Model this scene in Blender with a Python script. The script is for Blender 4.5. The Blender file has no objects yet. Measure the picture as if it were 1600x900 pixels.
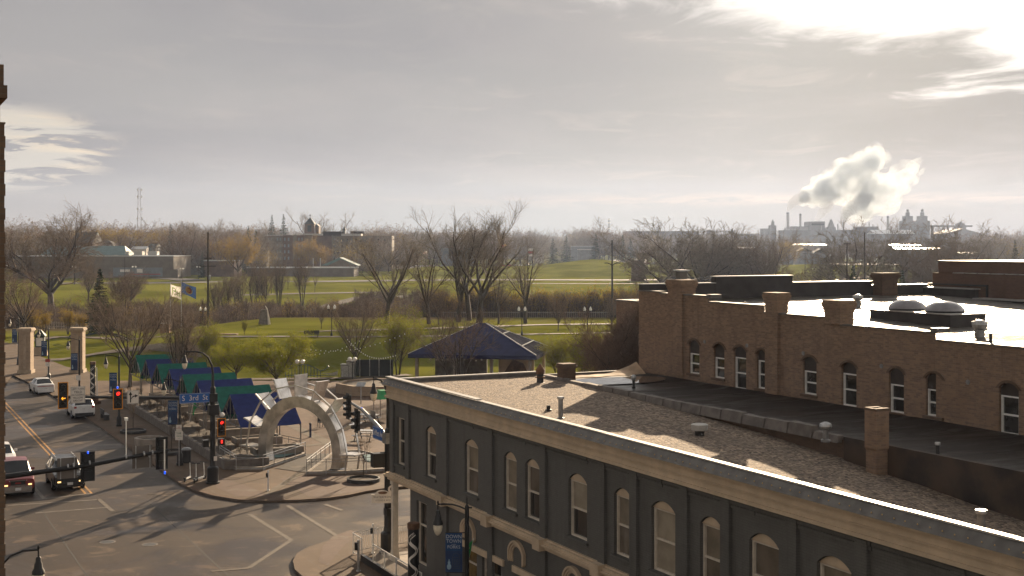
import bpy, math, random
import numpy as np
from mathutils import Vector, Matrix
R = math.radians
sin, cos, pi = math.sin, math.cos, math.pi
sc = bpy.context.scene
col = sc.collection
random.seed(7)

# ------------------------------------------------------------------ camera
EYE, FPX, HOR = 15.0, 2000.0, 381.0       # eye height (m), focal length and horizon row in a 1600 px wide frame
cam = bpy.data.cameras.new('camera'); cam.lens = 36*FPX/1600; cam.sensor_width = 36
cam.shift_y = -(450-HOR)/1600.0; cam.clip_start = .3; cam.clip_end = 30000
camo = bpy.data.objects.new('camera', cam); col.objects.link(camo)
camo.location = (0, 0, EYE); camo.rotation_euler = (R(90), 0, 0)
sc.camera = camo

# ------------------------------------------------------------------ sun, sky, exposure
SUN_AZ, SUN_EL = R(17.0), R(15.8)          # azimuth clockwise from +Y
sd = Vector((sin(SUN_AZ)*cos(SUN_EL), cos(SUN_AZ)*cos(SUN_EL), sin(SUN_EL)))
sl = bpy.data.lights.new('sun', 'SUN'); sl.energy = 5.0; sl.angle = R(.5); sl.color = (1, .77, .52)
so = bpy.data.objects.new('sun', sl); col.objects.link(so)
so.rotation_euler = sd.to_track_quat('Z', 'Y').to_euler(); so.location = (100, 300, 400)
sc.view_settings.view_transform = 'Standard'; sc.view_settings.look = 'None'
sc.view_settings.gamma = 1; sc.view_settings.use_curve_mapping = False
sc.view_settings.exposure = 1.3
sc.cycles.use_denoising = True
sc.cycles.max_bounces = 6; sc.cycles.diffuse_bounces = 3; sc.cycles.glossy_bounces = 3
sc.cycles.transparent_max_bounces = 16; sc.cycles.volume_bounces = 1; sc.cycles.transmission_bounces = 4
sc.cycles.sample_clamp_indirect = 6
sc.cycles.caustics_reflective = False; sc.cycles.caustics_refractive = False

class N:
    """small helper round a node tree"""
    def __init__(s, nt): s.nt = nt; s.n = nt.nodes; s.l = nt.links
    def a(s, typ, ins=None, **kw):
        x = s.n.new(typ)
        for k, v in kw.items(): setattr(x, k, v)
        for k, v in (ins or {}).items(): s.i(x, k, v)
        return x
    def i(s, node, k, v):
        sock = node.inputs[k]
        if isinstance(v, bpy.types.NodeSocket): s.l.new(v, sock)
        elif isinstance(v, bpy.types.Node): s.l.new(v.outputs[0], sock)
        else:
            if isinstance(v, (tuple, list)) and len(v) == 3 and sock.type == 'RGBA': v = (*v, 1)
            sock.default_value = v
    def m(s, op, a, b=0.0, c=0.0): return s.a('ShaderNodeMath', {0: a, 1: b, 2: c}, operation=op).outputs[0]
    def mix(s, f, a, b, bt='MIX'):
        x = s.a('ShaderNodeMix', data_type='RGBA', blend_type=bt)
        s.i(x, 0, f); s.i(x, 6, a); s.i(x, 7, b); return x.outputs[2]
    def noise(s, vec, scale, det=4, rough=.55, dist=0):
        x = s.a('ShaderNodeTexNoise', {'Scale': scale, 'Detail': det, 'Roughness': rough, 'Distortion': dist})
        if vec is not None: s.i(x, 'Vector', vec)
        return x.outputs[0]
    def ramp(s, f, a, b, lo=0.0, hi=1.0, smooth=True):
        x = s.a('ShaderNodeMapRange', {0: f, 1: a, 2: b, 3: lo, 4: hi}, interpolation_type='SMOOTHSTEP' if smooth else 'LINEAR')
        return x.outputs[0]

world = bpy.data.worlds.new('World'); sc.world = world; world.use_nodes = True
w = N(world.node_tree); w.n.clear()
tc = w.a('ShaderNodeTexCoord').outputs['Generated']
sky = w.a('ShaderNodeTexSky', sky_type='NISHITA', sun_disc=False, sun_elevation=SUN_EL, sun_rotation=SUN_AZ,
          air_density=1.2, dust_density=2.0, ozone_density=1.0)
sep = w.a('ShaderNodeSeparateXYZ', {0: tc}); dx, dy, dz = sep.outputs
zz = w.m('MAXIMUM', dz, 0.0)
den = w.m('ADD', zz, .06)
pl = w.a('ShaderNodeCombineXYZ', {0: w.m('DIVIDE', dx, den), 1: w.m('DIVIDE', dy, den), 2: 0.0}).outputs[0]
st = w.a('ShaderNodeMapping', {'Vector': pl, 'Scale': (.55, .42, 1), 'Rotation': (0, 0, R(12))}).outputs[0]
n1 = w.noise(st, 1.1, 8, .58, .5)
n2 = w.noise(st, 3.6, 7, .6, .8)
n3 = w.noise(st, .55, 4, .5, .3)
az = w.m('ARCTAN2', dx, dy); el = w.m('ARCSINE', dz)
def spot(a0, e0, sa, se):
    a_ = w.m('DIVIDE', w.m('SUBTRACT', az, R(a0)), R(sa)); e_ = w.m('DIVIDE', w.m('SUBTRACT', el, R(e0)), R(se))
    return w.m('POWER', 2.718, w.m('MULTIPLY', w.m('ADD', w.m('MULTIPLY', a_, a_), w.m('MULTIPLY', e_, e_)), -1.0))
# the overcast sheet
base = w.mix(w.ramp(az, R(-24), R(20)), (.44, .418, .41), (.305, .312, .32))
base = w.mix(w.ramp(az, R(9), R(20)), base, (.19, .195, .205))
base = w.mix(w.ramp(n1, .42, .66, 0, .55), base, w.mix(w.ramp(az, R(-15), R(15)), (.50, .455, .44), (.40, .38, .38)))
base = w.mix(w.ramp(n2, .52, .70, 0, .42), base, (.56, .50, .46))
base = w.mix(w.ramp(n3, .56, .38, 0, .5), base, (.29, .28, .31))
# pale clear band low down
base = w.mix(w.ramp(el, R(3.4), R(.2), 0, .85), base, w.mix(w.ramp(az, R(4), R(15)), w.mix(w.ramp(az, R(-22), R(3)), (.52, .475, .44), (.40, .425, .42)), (.22, .235, .26)))
# a thin lit streak under the sheet
strk = w.m('MULTIPLY', spot(12, 1.95, 13, .22), w.ramp(n2, .32, .6))
base = w.mix(w.m('MULTIPLY', strk, .9), base, (.60, .49, .42))
# the opening at the left
gap = w.m('MULTIPLY', spot(-22.5, 4.0, 4.8, 1.7), w.ramp(n2, .36, .58, .12, 1.25))
gap = w.ramp(gap, .22, .62)
base = w.mix(gap, base, w.mix(w.ramp(n1, .42, .6), (.72, .66, .58), (1.05, .84, .58)))
# the torn bright opening round the sun
edge = w.m('ADD', w.m('ADD', w.m('MULTIPLY', w.m('SUBTRACT', az, R(8.0)), .30), w.m('SUBTRACT', el, R(10.9))), w.m('MULTIPLY', w.m('SUBTRACT', n1, .5), .15))
edge = w.m('ADD', edge, w.m('MULTIPLY', w.m('SUBTRACT', n2, .5), .10))
base = w.mix(w.ramp(edge, -.02, .022), base, (1.5, 1.42, 1.32))
glow = spot(17, 15.8, 10, 7)
base = w.mix(w.m('MULTIPLY', glow, .35), base, (1.7, 1.6, 1.45))
# dimmed overhead; unseen sky behind camera brightened and warmed to light facing walls
base = w.mix(w.ramp(dy, .5, -.6, 0, .75), base, (.76, .69, .61))
base = w.mix(w.ramp(el, R(16), R(55), 0, .85), base, (.20, .20, .205))
cl = w.mix(1.0, base, (3.4, 3.4, 3.4), 'MULTIPLY')
fin = w.mix(.99, sky.outputs[0], cl)
bg = w.a('ShaderNodeBackground', {0: fin, 1: .1})
w.l.new(bg.outputs[0], w.a('ShaderNodeOutputWorld').inputs[0])

# ------------------------------------------------------------------ materials
def mat(name, c, rough=.75, var=.16, scale=3.0, metal=0.0, bump=0.0, bscale=30.0, c2=None, spec=.4, world_pos=False, emit=None, det=5):
    m = bpy.data.materials.new(name); m.use_nodes = True; t = N(m.node_tree); t.n.clear()
    o = t.a('ShaderNodeOutputMaterial'); b = t.a('ShaderNodeBsdfPrincipled', {'Roughness': rough, 'Metallic': metal, 'Specular IOR Level': spec})
    v = t.a('ShaderNodeNewGeometry').outputs['Position'] if world_pos else t.a('ShaderNodeTexCoord').outputs['Object']
    nz = t.noise(v, scale, det)
    lo = tuple(x*(1-var) for x in c); hi = c2 or tuple(min(1, x*(1+var)) for x in c)
    t.i(b, 'Base Color', t.mix(t.ramp(nz, .32, .68), lo, hi))
    if bump:
        bp = t.a('ShaderNodeBump', {'Strength': bump, 'Distance': .02, 'Height': t.noise(v, bscale, 3)}); t.i(b, 'Normal', bp)
    if emit: t.i(b, 'Emission Color', emit[0]); t.i(b, 'Emission Strength', emit[1])
    t.l.new(b.outputs[0], o.inputs[0]); return m

def wallvec(t):
    s_ = t.a('ShaderNodeSeparateXYZ', {0: t.a('ShaderNodeTexCoord').outputs['Object']})
    return t.a('ShaderNodeCombineXYZ', {0: t.m('ADD', s_.outputs[0], s_.outputs[1]), 1: s_.outputs[2], 2: 0.0}).outputs[0]

def brick_mat(name, c1, c2, mortar, bw=.22, rh=.075, var=.35, stain=(.06, .05, .045), stainamt=.35, painted=False):
    m = bpy.data.materials.new(name); m.use_nodes = True; t = N(m.node_tree); t.n.clear()
    o = t.a('ShaderNodeOutputMaterial'); b = t.a('ShaderNodeBsdfPrincipled', {'Roughness': .85 if not painted else .6, 'Specular IOR Level': .3})
    v = wallvec(t); obj = t.a('ShaderNodeTexCoord').outputs['Object']
    br = t.a('ShaderNodeTexBrick', {'Vector': v, 'Color1': c1, 'Color2': c2, 'Mortar': mortar, 'Scale': 1.0, 'Mortar Size': .008, 'Mortar Smooth': .3,
                                    'Brick Width': bw, 'Row Height': rh, 'Bias': -.1})
    c = br.outputs[0]
    c = t.mix(t.ramp(t.noise(obj, .9, 6, .6), .42, .72, 0, var), c, tuple(x*.55 for x in c1))
    c = t.mix(t.ramp(t.noise(obj, 3.5, 5, .65), .5, .75, 0, stainamt), c, stain)
    sv = t.a('ShaderNodeMapping', {'Vector': v, 'Scale': (2.6, .22, 1)}).outputs[0]
    c = t.mix(t.ramp(t.noise(sv, 1.0, 6, .65), .50, .74, 0, .5), c, tuple(x*.5 for x in c1))
    sv2 = t.a('ShaderNodeMapping', {'Vector': v, 'Scale': (1.1, .35, 1), 'Location': (7.3, 2.1, 0)}).outputs[0]
    c = t.mix(t.ramp(t.noise(sv2, 1.0, 6, .65), .54, .74, 0, .4), c, tuple(min(1, x*1.5) for x in c2))
    c = t.mix(t.ramp(t.noise(obj, 14, 3, .6), .52, .75, 0, .3), c, tuple(min(1, x*1.35) for x in c2))
    t.i(b, 'Base Color', c)
    t.i(b, 'Normal', t.a('ShaderNodeBump', {'Strength': .35 if not painted else .2, 'Distance': .015, 'Height': t.m('ADD', t.m('MULTIPLY', br.outputs[1], -1.0), t.noise(obj, 25, 3))}))
    t.l.new(b.outputs[0], o.inputs[0]); return m

M = {}
M['black_metal'] = mat('black_metal', (.012, .012, .013), .42, .3, 2)
M['dark_metal'] = mat('dark_metal', (.035, .034, .034), .5, .3, 2)
M['grey_metal'] = mat('grey_metal', (.25, .25, .25), .45, .2, 3, .7)
M['galv'] = mat('galv', (.42, .42, .42), .42, .22, 5, .8)
M['white_metal'] = mat('white_metal', (.72, .70, .66), .5, .1, 4)
M['sign_white'] = mat('sign_white', (.66, .61, .55), .55, .08, 3)
M['sign_back'] = mat('sign_back', (.15, .13, .115), .6, .12, 2, .3)
M['ink'] = mat('ink', (.015, .015, .015), .6, .1)
M['sign_blue'] = mat('sign_blue', (.012, .10, .36), .5, .08)
M['banner_blue'] = mat('banner_blue', (.022, .045, .115), .8, .12, 3)
M['banner_top'] = mat('banner_top', (.014, .052, .145), .8, .12, 3)
M['banner_grey'] = mat('banner_grey', (.055, .06, .075), .8, .12, 3)
M['banner_text'] = mat('banner_text', (.40, .42, .45), .8, .1)
M['banner_pale'] = mat('banner_pale', (.25, .36, .45), .8, .1)
M['yellow_border'] = mat('yellow_border', (.62, .24, .012), .5, .1)
M['red_light'] = mat('red_light', (.3, .01, .008), .4, .05, emit=((1, .02, .012), 1.1))
M['amber_light'] = mat('amber_light', (.5, .2, .02), .4, .05, emit=((1, .36, .02), .75))
M['blue_light'] = mat('blue_light', (.02, .08, .6), .4, .05, emit=((.02, .12, 1), .5))
M['lens_dark'] = mat('lens_dark', (.02, .016, .012), .35, .3, 6)
def glass_mat(name, c, rough=.08, alpha=1.0):
    m = mat(name, c, rough, .35, 1.2, spec=.8); return m
M['glass'] = glass_mat('glass', (.03, .027, .024))
M['glass_curtain'] = mat('glass_curtain', (.20, .165, .12), .3, .25, 1.5, spec=.4)
M['blind_pale'] = mat('blind_pale', (.29, .245, .185), .35, .15, 2.0, spec=.4)
M['blind_dark'] = mat('blind_dark', (.12, .098, .075), .25, .3, 1.2, spec=.6)
M['glass_warm'] = mat('glass_warm', (.16, .105, .035), .2, .4, 2.5, spec=.8)  # yellow light of the room behind put into the pane colour
M['car_glass'] = glass_mat('car_glass', (.012, .013, .015), .05)
M['lamp_glass'] = mat('lamp_glass', (.72, .64, .50), .25, .15, 8)
M['globe'] = mat('globe', (.80, .77, .72), .3, .06)
M['tyre'] = mat('tyre', (.014, .014, .014), .85, .2)
M['rim'] = mat('rim', (.35, .35, .36), .35, .15, 4, .8)
M['headlight'] = mat('headlight', (.65, .62, .55), .2, .1, 6)
M['headlight_on'] = mat('headlight_on', (.8, .6, .35), .2, .1, emit=((1, .62, .22), .9))
M['tail_red'] = mat('tail_red', (.28, .012, .01), .3, .15, 5)
M['plate'] = mat('plate', (.55, .55, .54), .5, .15, 12)
M['chrome'] = mat('chrome', (.55, .55, .56), .18, .1, 4, 1.0)
def paint(name, c, rough=.28): return mat(name, c, rough, .08, 2, spec=.6)
M['paint_white'] = paint('paint_white', (.62, .61, .60)); M['paint_black'] = paint('paint_black', (.014, .013, .013))
M['paint_maroon'] = paint('paint_maroon', (.16, .018, .022)); M['paint_silver'] = paint('paint_silver', (.30, .31, .32))
M['paint_blue'] = paint('paint_blue', (.03, .05, .12)); M['paint_red'] = paint('paint_red', (.25, .025, .02))
M['plastic_dark'] = mat('plastic_dark', (.02, .02, .02), .6, .2, 4)
M['stone'] = brick_mat('stone', (.36, .27, .19), (.31, .23, .16), (.17, .13, .10), .7, .42, .2)
M['stone_plain'] = mat('stone_plain', (.36, .28, .20), .8, .16, 2.5, bump=.2)
M['concrete'] = mat('concrete', (.27, .235, .20), .8, .2, 2.2, bump=.15, det=8)
M['concrete_dark'] = mat('concrete_dark', (.15, .13, .115), .8, .25, 2.2, bump=.15, det=8)
M['cream'] = mat('cream', (.52, .40, .28), .6, .12, 1.6, bump=.06)
M['trim_white'] = mat('trim_white', (.60, .53, .44), .55, .1, 4)
M['green_dark'] = mat('green_dark', (.012, .03, .022), .6, .2)
M['steel'] = mat('brushed_steel', (.56, .535, .50), .28, .25, 1.3, .95, bump=.04, bscale=60)
M['steel_plate'] = mat('steel_plate', (.66, .63, .60), .38, .12, 2.5, .75)
M['bark'] = mat('bark', (.060, .047, .037), .9, .3, 5, bump=.4, bscale=20)
M['bark_pale'] = mat('bark_pale', (.095, .075, .058), .9, .3, 5, bump=.3, bscale=20)
M['twig'] = mat('twig', (.145, .105, .072), .9, .25, 2)
M['twig_red'] = mat('twig_red', (.130, .085, .058), .9, .25, 2)
M['twig_far'] = mat('twig_far', (.18, .150, .120), .9, .25, .3)  # paler than the near twigs, distance haze put into the colour
M['twig_grey'] = mat('twig_grey', (.145, .115, .085), .9, .25, 2)

def leafm(name, c, c2):
    m = bpy.data.materials.new(name); m.use_nodes = True; t = N(m.node_tree); t.n.clear()
    o = t.a('ShaderNodeOutputMaterial'); v = t.a('ShaderNodeTexCoord').outputs['Object']
    cc = t.mix(t.ramp(t.noise(v, 1.3, 4), .35, .65), c, c2)
    d = t.a('ShaderNodeBsdfDiffuse', {0: cc}); tr = t.a('ShaderNodeBsdfTranslucent', {0: cc})
    t.l.new(t.a('ShaderNodeMixShader', {0: .45, 1: d, 2: tr}).outputs[0], o.inputs[0]); return m
M['needle'] = leafm('needle', (.022, .032, .018), (.040, .052, .026))
M['needle_blue'] = leafm('needle_blue', (.026, .038, .030), (.046, .058, .044))
M['leaf_green'] = leafm('leaf_green', (.16, .175, .022), (.24, .235, .035))
M['leaf_yellow'] = leafm('leaf_yellow', (.22, .16, .035), (.32, .22, .045))
M['leaf_orange'] = leafm('leaf_orange', (.22, .145, .04), (.28, .19, .055))
M['leaf_rust'] = leafm('leaf_rust', (.10, .06, .035), (.14, .085, .045))

# ------------------------------------------------------------------ mesh helpers
class MB:
    def __init__(s): s.v = []; s.f = []; s.mi = []; s.cur = 0
    def add(s, vs, fs):
        k = len(s.v); s.v += [tuple(p) for p in vs]
        for f in fs: s.f.append(tuple(i+k for i in f)); s.mi.append(s.cur)
        return s
    def box(s, x0, x1, y0, y1, z0, z1):
        v = [(x0,y0,z0),(x1,y0,z0),(x1,y1,z0),(x0,y1,z0),(x0,y0,z1),(x1,y0,z1),(x1,y1,z1),(x0,y1,z1)]
        return s.add(v, [(0,3,2,1),(4,5,6,7),(0,1,5,4),(1,2,6,5),(2,3,7,6),(3,0,4,7)])
    def cbox(s, c, d): return s.box(c[0]-d[0]/2, c[0]+d[0]/2, c[1]-d[1]/2, c[1]+d[1]/2, c[2]-d[2]/2, c[2]+d[2]/2)
    def hexa(s, b, t):       # bottom 4, top 4
        return s.add(list(b)+list(t), [(0,3,2,1),(4,5,6,7),(0,1,5,4),(1,2,6,5),(2,3,7,6),(3,0,4,7)])
    def bar(s, p, q, wd, hh=None, up=(0,0,1)):
        p = Vector(p); q = Vector(q); d = (q-p).normalized(); u = Vector(up)
        if abs(d.dot(u)) > .98: u = Vector((1,0,0))
        a = d.cross(u).normalized(); b = a.cross(d); hh = hh or wd
        a *= wd/2; b *= hh/2
        return s.hexa([p-a-b, p+a-b, p+a+b, p-a+b], [q-a-b, q+a-b, q+a+b, q-a+b])
    def tube(s, pts, r, n=8, caps=True):
        pts = [Vector(p) for p in pts]; rs = r if isinstance(r, (list, tuple)) else [r]*len(pts)
        vs = []; fs = []; a = None
        for i, p in enumerate(pts):
            d = (pts[min(i+1, len(pts)-1)]-pts[max(i-1, 0)]).normalized()
            if a is None:
                a = d.orthogonal().normalized()
            else:
                a = (a-d*a.dot(d)).normalized()
            b = d.cross(a)
            for k in range(n):
                t = 2*pi*k/n; vs.append(p+(a*cos(t)+b*sin(t))*rs[i])
        for i in range(len(pts)-1):
            for k in range(n):
                fs.append((i*n+k, i*n+(k+1) % n, (i+1)*n+(k+1) % n, (i+1)*n+k))
        if caps: fs += [tuple(range(n-1, -1, -1)), tuple(range((len(pts)-1)*n, len(pts)*n))]
        return s.add(vs, fs)
    def lathe(s, prof, n=16, c=(0,0,0)):
        vs = []; fs = []
        for r, z in prof:
            for k in range(n):
                t = 2*pi*k/n; vs.append((c[0]+r*cos(t), c[1]+r*sin(t), c[2]+z))
        for i in range(len(prof)-1):
            for k in range(n): fs.append((i*n+k, i*n+(k+1) % n, (i+1)*n+(k+1) % n, (i+1)*n+k))
        fs += [tuple(range(n-1, -1, -1)), tuple(range((len(prof)-1)*n, len(prof)*n))]
        return s.add(vs, fs)
    def prism(s, pts, f, d0, d1):
        """2-D outline pts, f maps (a, b, depth) to 3-D"""
        n = len(pts); vs = [f(a, b, d0) for a, b in pts]+[f(a, b, d1) for a, b in pts]
        fs = [tuple(range(n-1, -1, -1)), tuple(range(n, 2*n))]+[(i, (i+1) % n, n+(i+1) % n, n+i) for i in range(n)]
        return s.add(vs, fs)
    def quad(s, *p): return s.add(p, [tuple(range(len(p)))])
    def build(s, name, mats, parent=None, smooth=False, loc=None, rot=0):
        me = bpy.data.meshes.new(name); me.from_pydata(s.v, [], s.f)
        mats = mats if isinstance(mats, (list, tuple)) else [mats]
        for m in mats: me.materials.append(M[m] if isinstance(m, str) else m)
        if len(mats) > 1: me.polygons.foreach_set('material_index', s.mi)
        if smooth:
            me.polygons.foreach_set('use_smooth', [True]*len(me.polygons))
        me.validate(); me.update()
        o = bpy.data.objects.new(name, me); col.objects.link(o)
        if smooth and hasattr(me, 'set_sharp_from_angle'): me.set_sharp_from_angle(angle=R(40))
        if parent: o.parent = parent
        if loc is not None: o.location = loc
        o.rotation_euler.z = rot
        return o
def tag(o, label=None, cat=None, group=None, kind=None):
    if label: o['label'] = label
    if cat: o['category'] = cat
    if group: o['group'] = group
    if kind: o['kind'] = kind
    return o
def thing(name, label, cat, loc=(0,0,0), rot=0.0, group=None):
    o = bpy.data.objects.new(name, None); col.objects.link(o); o.empty_display_size = .2
    o.location = loc; o.rotation_euler = (0, 0, rot); return tag(o, label, cat, group)
def copy_tree(o, parent=None):
    c = o.copy(); col.objects.link(c)
    if parent: c.parent = parent
    for ch in list(o.children): copy_tree(ch, c)
    return c
def again(o, label, loc, rot=0.0, scale=None, group=None):
    c = copy_tree(o); c.location = loc; c.rotation_euler = (0, 0, rot)
    if scale: c.scale = scale if isinstance(scale, tuple) else (scale,)*3
    c['label'] = label
    if group: c['group'] = group
    return c
_tcache = {}
def text(name, s, size, mtl, parent, f, sx=1.0, depth=.004, align='CENTER', sp=1.0):
    """raised lettering as a mesh; f is a Matrix placing text plane (x right, y up, z out)"""
    cu = bpy.data.curves.new(name, 'FONT'); cu.body = s; cu.size = size; cu.extrude = depth; cu.align_x = align; cu.align_y = 'CENTER'
    cu.space_character = sp; cu.space_line = .9; cu.resolution_u = 3
    t = bpy.data.objects.new('tmp_text', cu); col.objects.link(t)
    dg = bpy.context.evaluated_depsgraph_get(); me = bpy.data.meshes.new_from_object(t.evaluated_get(dg))
    bpy.data.objects.remove(t); bpy.data.curves.remove(cu)
    me.transform(f @ Matrix.Diagonal((sx, 1, 1, 1))); me.materials.clear(); me.materials.append(M[mtl])
    o = bpy.data.objects.new(name, me); col.objects.link(o); o.parent = parent; return o
def facing(origin, right, up):
    r = Vector(right).normalized(); u = Vector(up).normalized(); n = r.cross(u)
    m = Matrix.Identity(4)
    for i in range(3): m[i][0] = r[i]; m[i][1] = u[i]; m[i][2] = n[i]; m[i][3] = origin[i]
    return m

# ------------------------------------------------------------------ street frame: a across the avenue (to the right, away), b along it (away)
RS = math.atan2(1006, 2000)                                         # street grid is turned this much
VA = Vector((cos(RS), sin(RS), 0)); UB = Vector((-sin(RS), cos(RS), 0))
C0 = Vector((-5.64, 60, 0))                                         # corner of the grey building
def S(a, b, z=0.0):
    p = C0+VA*a+UB*b; return Vector((p.x, p.y, z))
def at(px, py, z=0.0):
    Y = FPX*(EYE-z)/(py-HOR); return Vector(((px-800)/FPX*Y, Y, z))
def ab(p):
    d = Vector((p[0]-C0.x, p[1]-C0.y, 0)); return d.dot(VA), d.dot(UB)

# ------------------------------------------------------------------ terrain
def sstep(a, b, x):
    t = np.clip((x-a)/(b-a), 0, 1); return t*t*(3-2*t)
def hgt(X, Y):
    X = np.asarray(X, float); Y = np.asarray(Y, float)
    z = np.zeros(np.broadcast(X, Y).shape)
    lev = sstep(-62, -40, X)
    z = z+2.6*lev*sstep(156.5, 166.5, Y)-.5*lev*sstep(174, 190, Y)
    z = z-(3.0+2.1*lev)*sstep(224, 262, Y)
    z = z+3.0*sstep(345, 430, Y)
    z = z+3.4*sstep(-75, -40, X)*(1-sstep(150, 210, X))*sstep(545, 640, Y)*(1-sstep(655, 720, Y))
    for (cx, cy, rx, ry, h) in ((44, 690, 22, 50, 4.8), (172, 720, 45, 60, 3.2), (-95, 470, 30, 16, 1.6), (-60, 440, 26, 14, 1.3), (-20, 455, 30, 16, 1.1)):
        z = z+h*np.exp(-((X-cx)/rx)**2-((Y-cy)/ry)**2)
    z = z+.35*np.sin(X*.031+Y*.017)*np.sin(Y*.027-X*.011)*sstep(270, 400, Y)
    return z
def gz(X, Y): return float(hgt(X, Y))
def P(px, Y, dz=0.0):
    X = (px-800)/FPX*Y; return Vector((X, Y, gz(X, Y)+dz))
def zrow(py, Y): return EYE-(py-HOR)*Y/FPX
# ================================================================== GROUND, ROADS, PAVEMENTS
def ground_mat():
    m = bpy.data.materials.new('grass_ground'); m.use_nodes = True; t = N(m.node_tree); t.n.clear()
    o = t.a('ShaderNodeOutputMaterial'); b = t.a('ShaderNodeBsdfPrincipled', {'Roughness': .95, 'Specular IOR Level': 0.0})
    p = t.a('ShaderNodeNewGeometry').outputs['Position']; s_ = t.a('ShaderNodeSeparateXYZ', {0: p}); X, Y, Z = s_.outputs
    g = t.mix(t.ramp(t.noise(p, .03, 7, .62), .38, .62), (.100, .106, .017), (.168, .170, .032))  # dry and green patches; the broad dark ones also stand in for cloud shadows
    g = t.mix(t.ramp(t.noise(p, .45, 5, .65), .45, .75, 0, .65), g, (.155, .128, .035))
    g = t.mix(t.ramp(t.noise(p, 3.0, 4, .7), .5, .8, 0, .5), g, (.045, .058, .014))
    dirt = t.mix(t.ramp(t.noise(p, .35, 6, .65), .35, .65), (.075, .058, .038), (.12, .095, .058))
    riv = t.m('MULTIPLY', t.ramp(t.m('ADD', Y, t.m('MULTIPLY', t.noise(p, .03, 4), 60.0)), 245, 262), t.ramp(t.m('ADD', Y, t.m('MULTIPLY', t.noise(p, .025, 4), 60.0)), 378, 362))
    c = t.mix(riv, g, dirt)
    town = t.ramp(Y, 660, 760, 0, .55)
    c = t.mix(t.m('MULTIPLY', town, t.ramp(t.noise(p, .012, 5), .42, .6)), c, (.10, .09, .075))
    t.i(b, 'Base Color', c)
    t.i(b, 'Normal', t.a('ShaderNodeBump', {'Strength': .7, 'Distance': .12, 'Height': t.noise(p, 2.5, 5, .7)}))
    t.l.new(b.outputs[0], o.inputs[0]); return m
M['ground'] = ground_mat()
ys = np.concatenate([np.arange(-120, 140, 20), np.arange(140, 232, 1.5), np.arange(232, 280, 4), np.arange(280, 760, 7), np.geomspace(762, 3400, 22)])
xp = np.concatenate([np.arange(0, 240, 6), np.geomspace(246, 2600, 22)]); xs = np.concatenate([-xp[:0:-1], xp])
GX, GY = np.meshgrid(xs, ys); GZ = hgt(GX, GY)-.05
def np_mesh(name, V, F, mats, mi=None, parent=None, smooth=False):
    me = bpy.data.meshes.new(name); V = np.asarray(V, np.float32); F = np.asarray(F, np.int32); k = F.shape[1]
    me.vertices.add(len(V)); me.vertices.foreach_set('co', V.ravel())
    me.loops.add(F.size); me.loops.foreach_set('vertex_index', F.ravel())
    me.polygons.add(len(F)); me.polygons.foreach_set('loop_start', np.arange(0, F.size, k, dtype=np.int32))
    for m in (mats if isinstance(mats, (list, tuple)) else [mats]): me.materials.append(M[m] if isinstance(m, str) else m)
    if mi is not None: me.polygons.foreach_set('material_index', np.asarray(mi, np.int32))
    if smooth: me.polygons.foreach_set('use_smooth', np.ones(len(F), bool))
    me.update(calc_edges=True)
    o = bpy.data.objects.new(name, me); col.objects.link(o)
    if parent: o.parent = parent
    return o
ny, nx = GX.shape; ii = np.arange(ny*nx).reshape(ny, nx)
F = np.stack([ii[:-1,:-1], ii[:-1,1:], ii[1:,1:], ii[1:,:-1]], -1).reshape(-1, 4)
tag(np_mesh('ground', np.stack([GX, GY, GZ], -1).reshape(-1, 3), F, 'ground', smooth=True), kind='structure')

def road_mat(name, base, panel, joint, damp=.5, rough=.6, rot=RS, patch=(.14, .115, .09)):
    m = bpy.data.materials.new(name); m.use_nodes = True; t = N(m.node_tree); t.n.clear()
    o = t.a('ShaderNodeOutputMaterial'); b = t.a('ShaderNodeBsdfPrincipled', {'Specular IOR Level': .18})
    p = t.a('ShaderNodeNewGeometry').outputs['Position']
    v = t.a('ShaderNodeMapping', {'Vector': p, 'Rotation': (0, 0, -rot), 'Location': (.7, 1.3, 0)}).outputs[0]
    br = t.a('ShaderNodeTexBrick', {'Vector': v, 'Color1': base, 'Color2': tuple(x*.82 for x in base), 'Mortar': joint, 'Scale': 1.0, 'Mortar Size': panel[2], 'Mortar Smooth': .4,
                                    'Brick Width': panel[0], 'Row Height': panel[1], 'Bias': 0.0}, offset=0.0 if panel[0] > 1 else .5)
    c = br.outputs[0]
    c = t.mix(t.ramp(t.noise(p, .22, 7, .62, .6), .40, .68, 0, .75), c, tuple(x*.62 for x in base))
    c = t.mix(t.ramp(t.noise(p, .5, 7, .62, .9), .54, .66, 0, .8), c, patch)
    vs = t.a('ShaderNodeMapping', {'Vector': v, 'Scale': (1.6, .12, 1)}).outputs[0]
    c = t.mix(t.ramp(t.noise(vs, 1.0, 5, .6), .48, .75, 0, .45), c, tuple(x*.5 for x in base))
    c = t.mix(t.ramp(t.noise(p, 9, 4, .7), .45, .8, 0, .3), c, tuple(x*1.5 for x in base))
    t.i(b, 'Base Color', c)
    wet = t.ramp(t.noise(p, .13, 6, .6, .5), .45, .62)
    t.i(b, 'Roughness', t.m('SUBTRACT', rough, t.m('MULTIPLY', wet, damp*.5)))
    t.i(b, 'Normal', t.a('ShaderNodeBump', {'Strength': .35, 'Distance': .01, 'Height': t.noise(p, 45, 4, .7)}))
    t.l.new(b.outputs[0], o.inputs[0]); return m
M['road'] = road_mat('road_concrete', (.043, .028, .018), (4.2, 4.6, .018), (.022, .019, .017), .45, .62, patch=(.125, .086, .055))
M['pavement'] = road_mat('pavement_concrete', (.108, .070, .043), (1.6, 1.6, .018), (.10, .08, .065), .2, .8, patch=(.14, .092, .058))
M['pavers'] = road_mat('plaza_pavers', (.108, .062, .036), (.32, .16, .008), (.12, .09, .07), .2, .8, patch=(.128, .078, .048))
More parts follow.
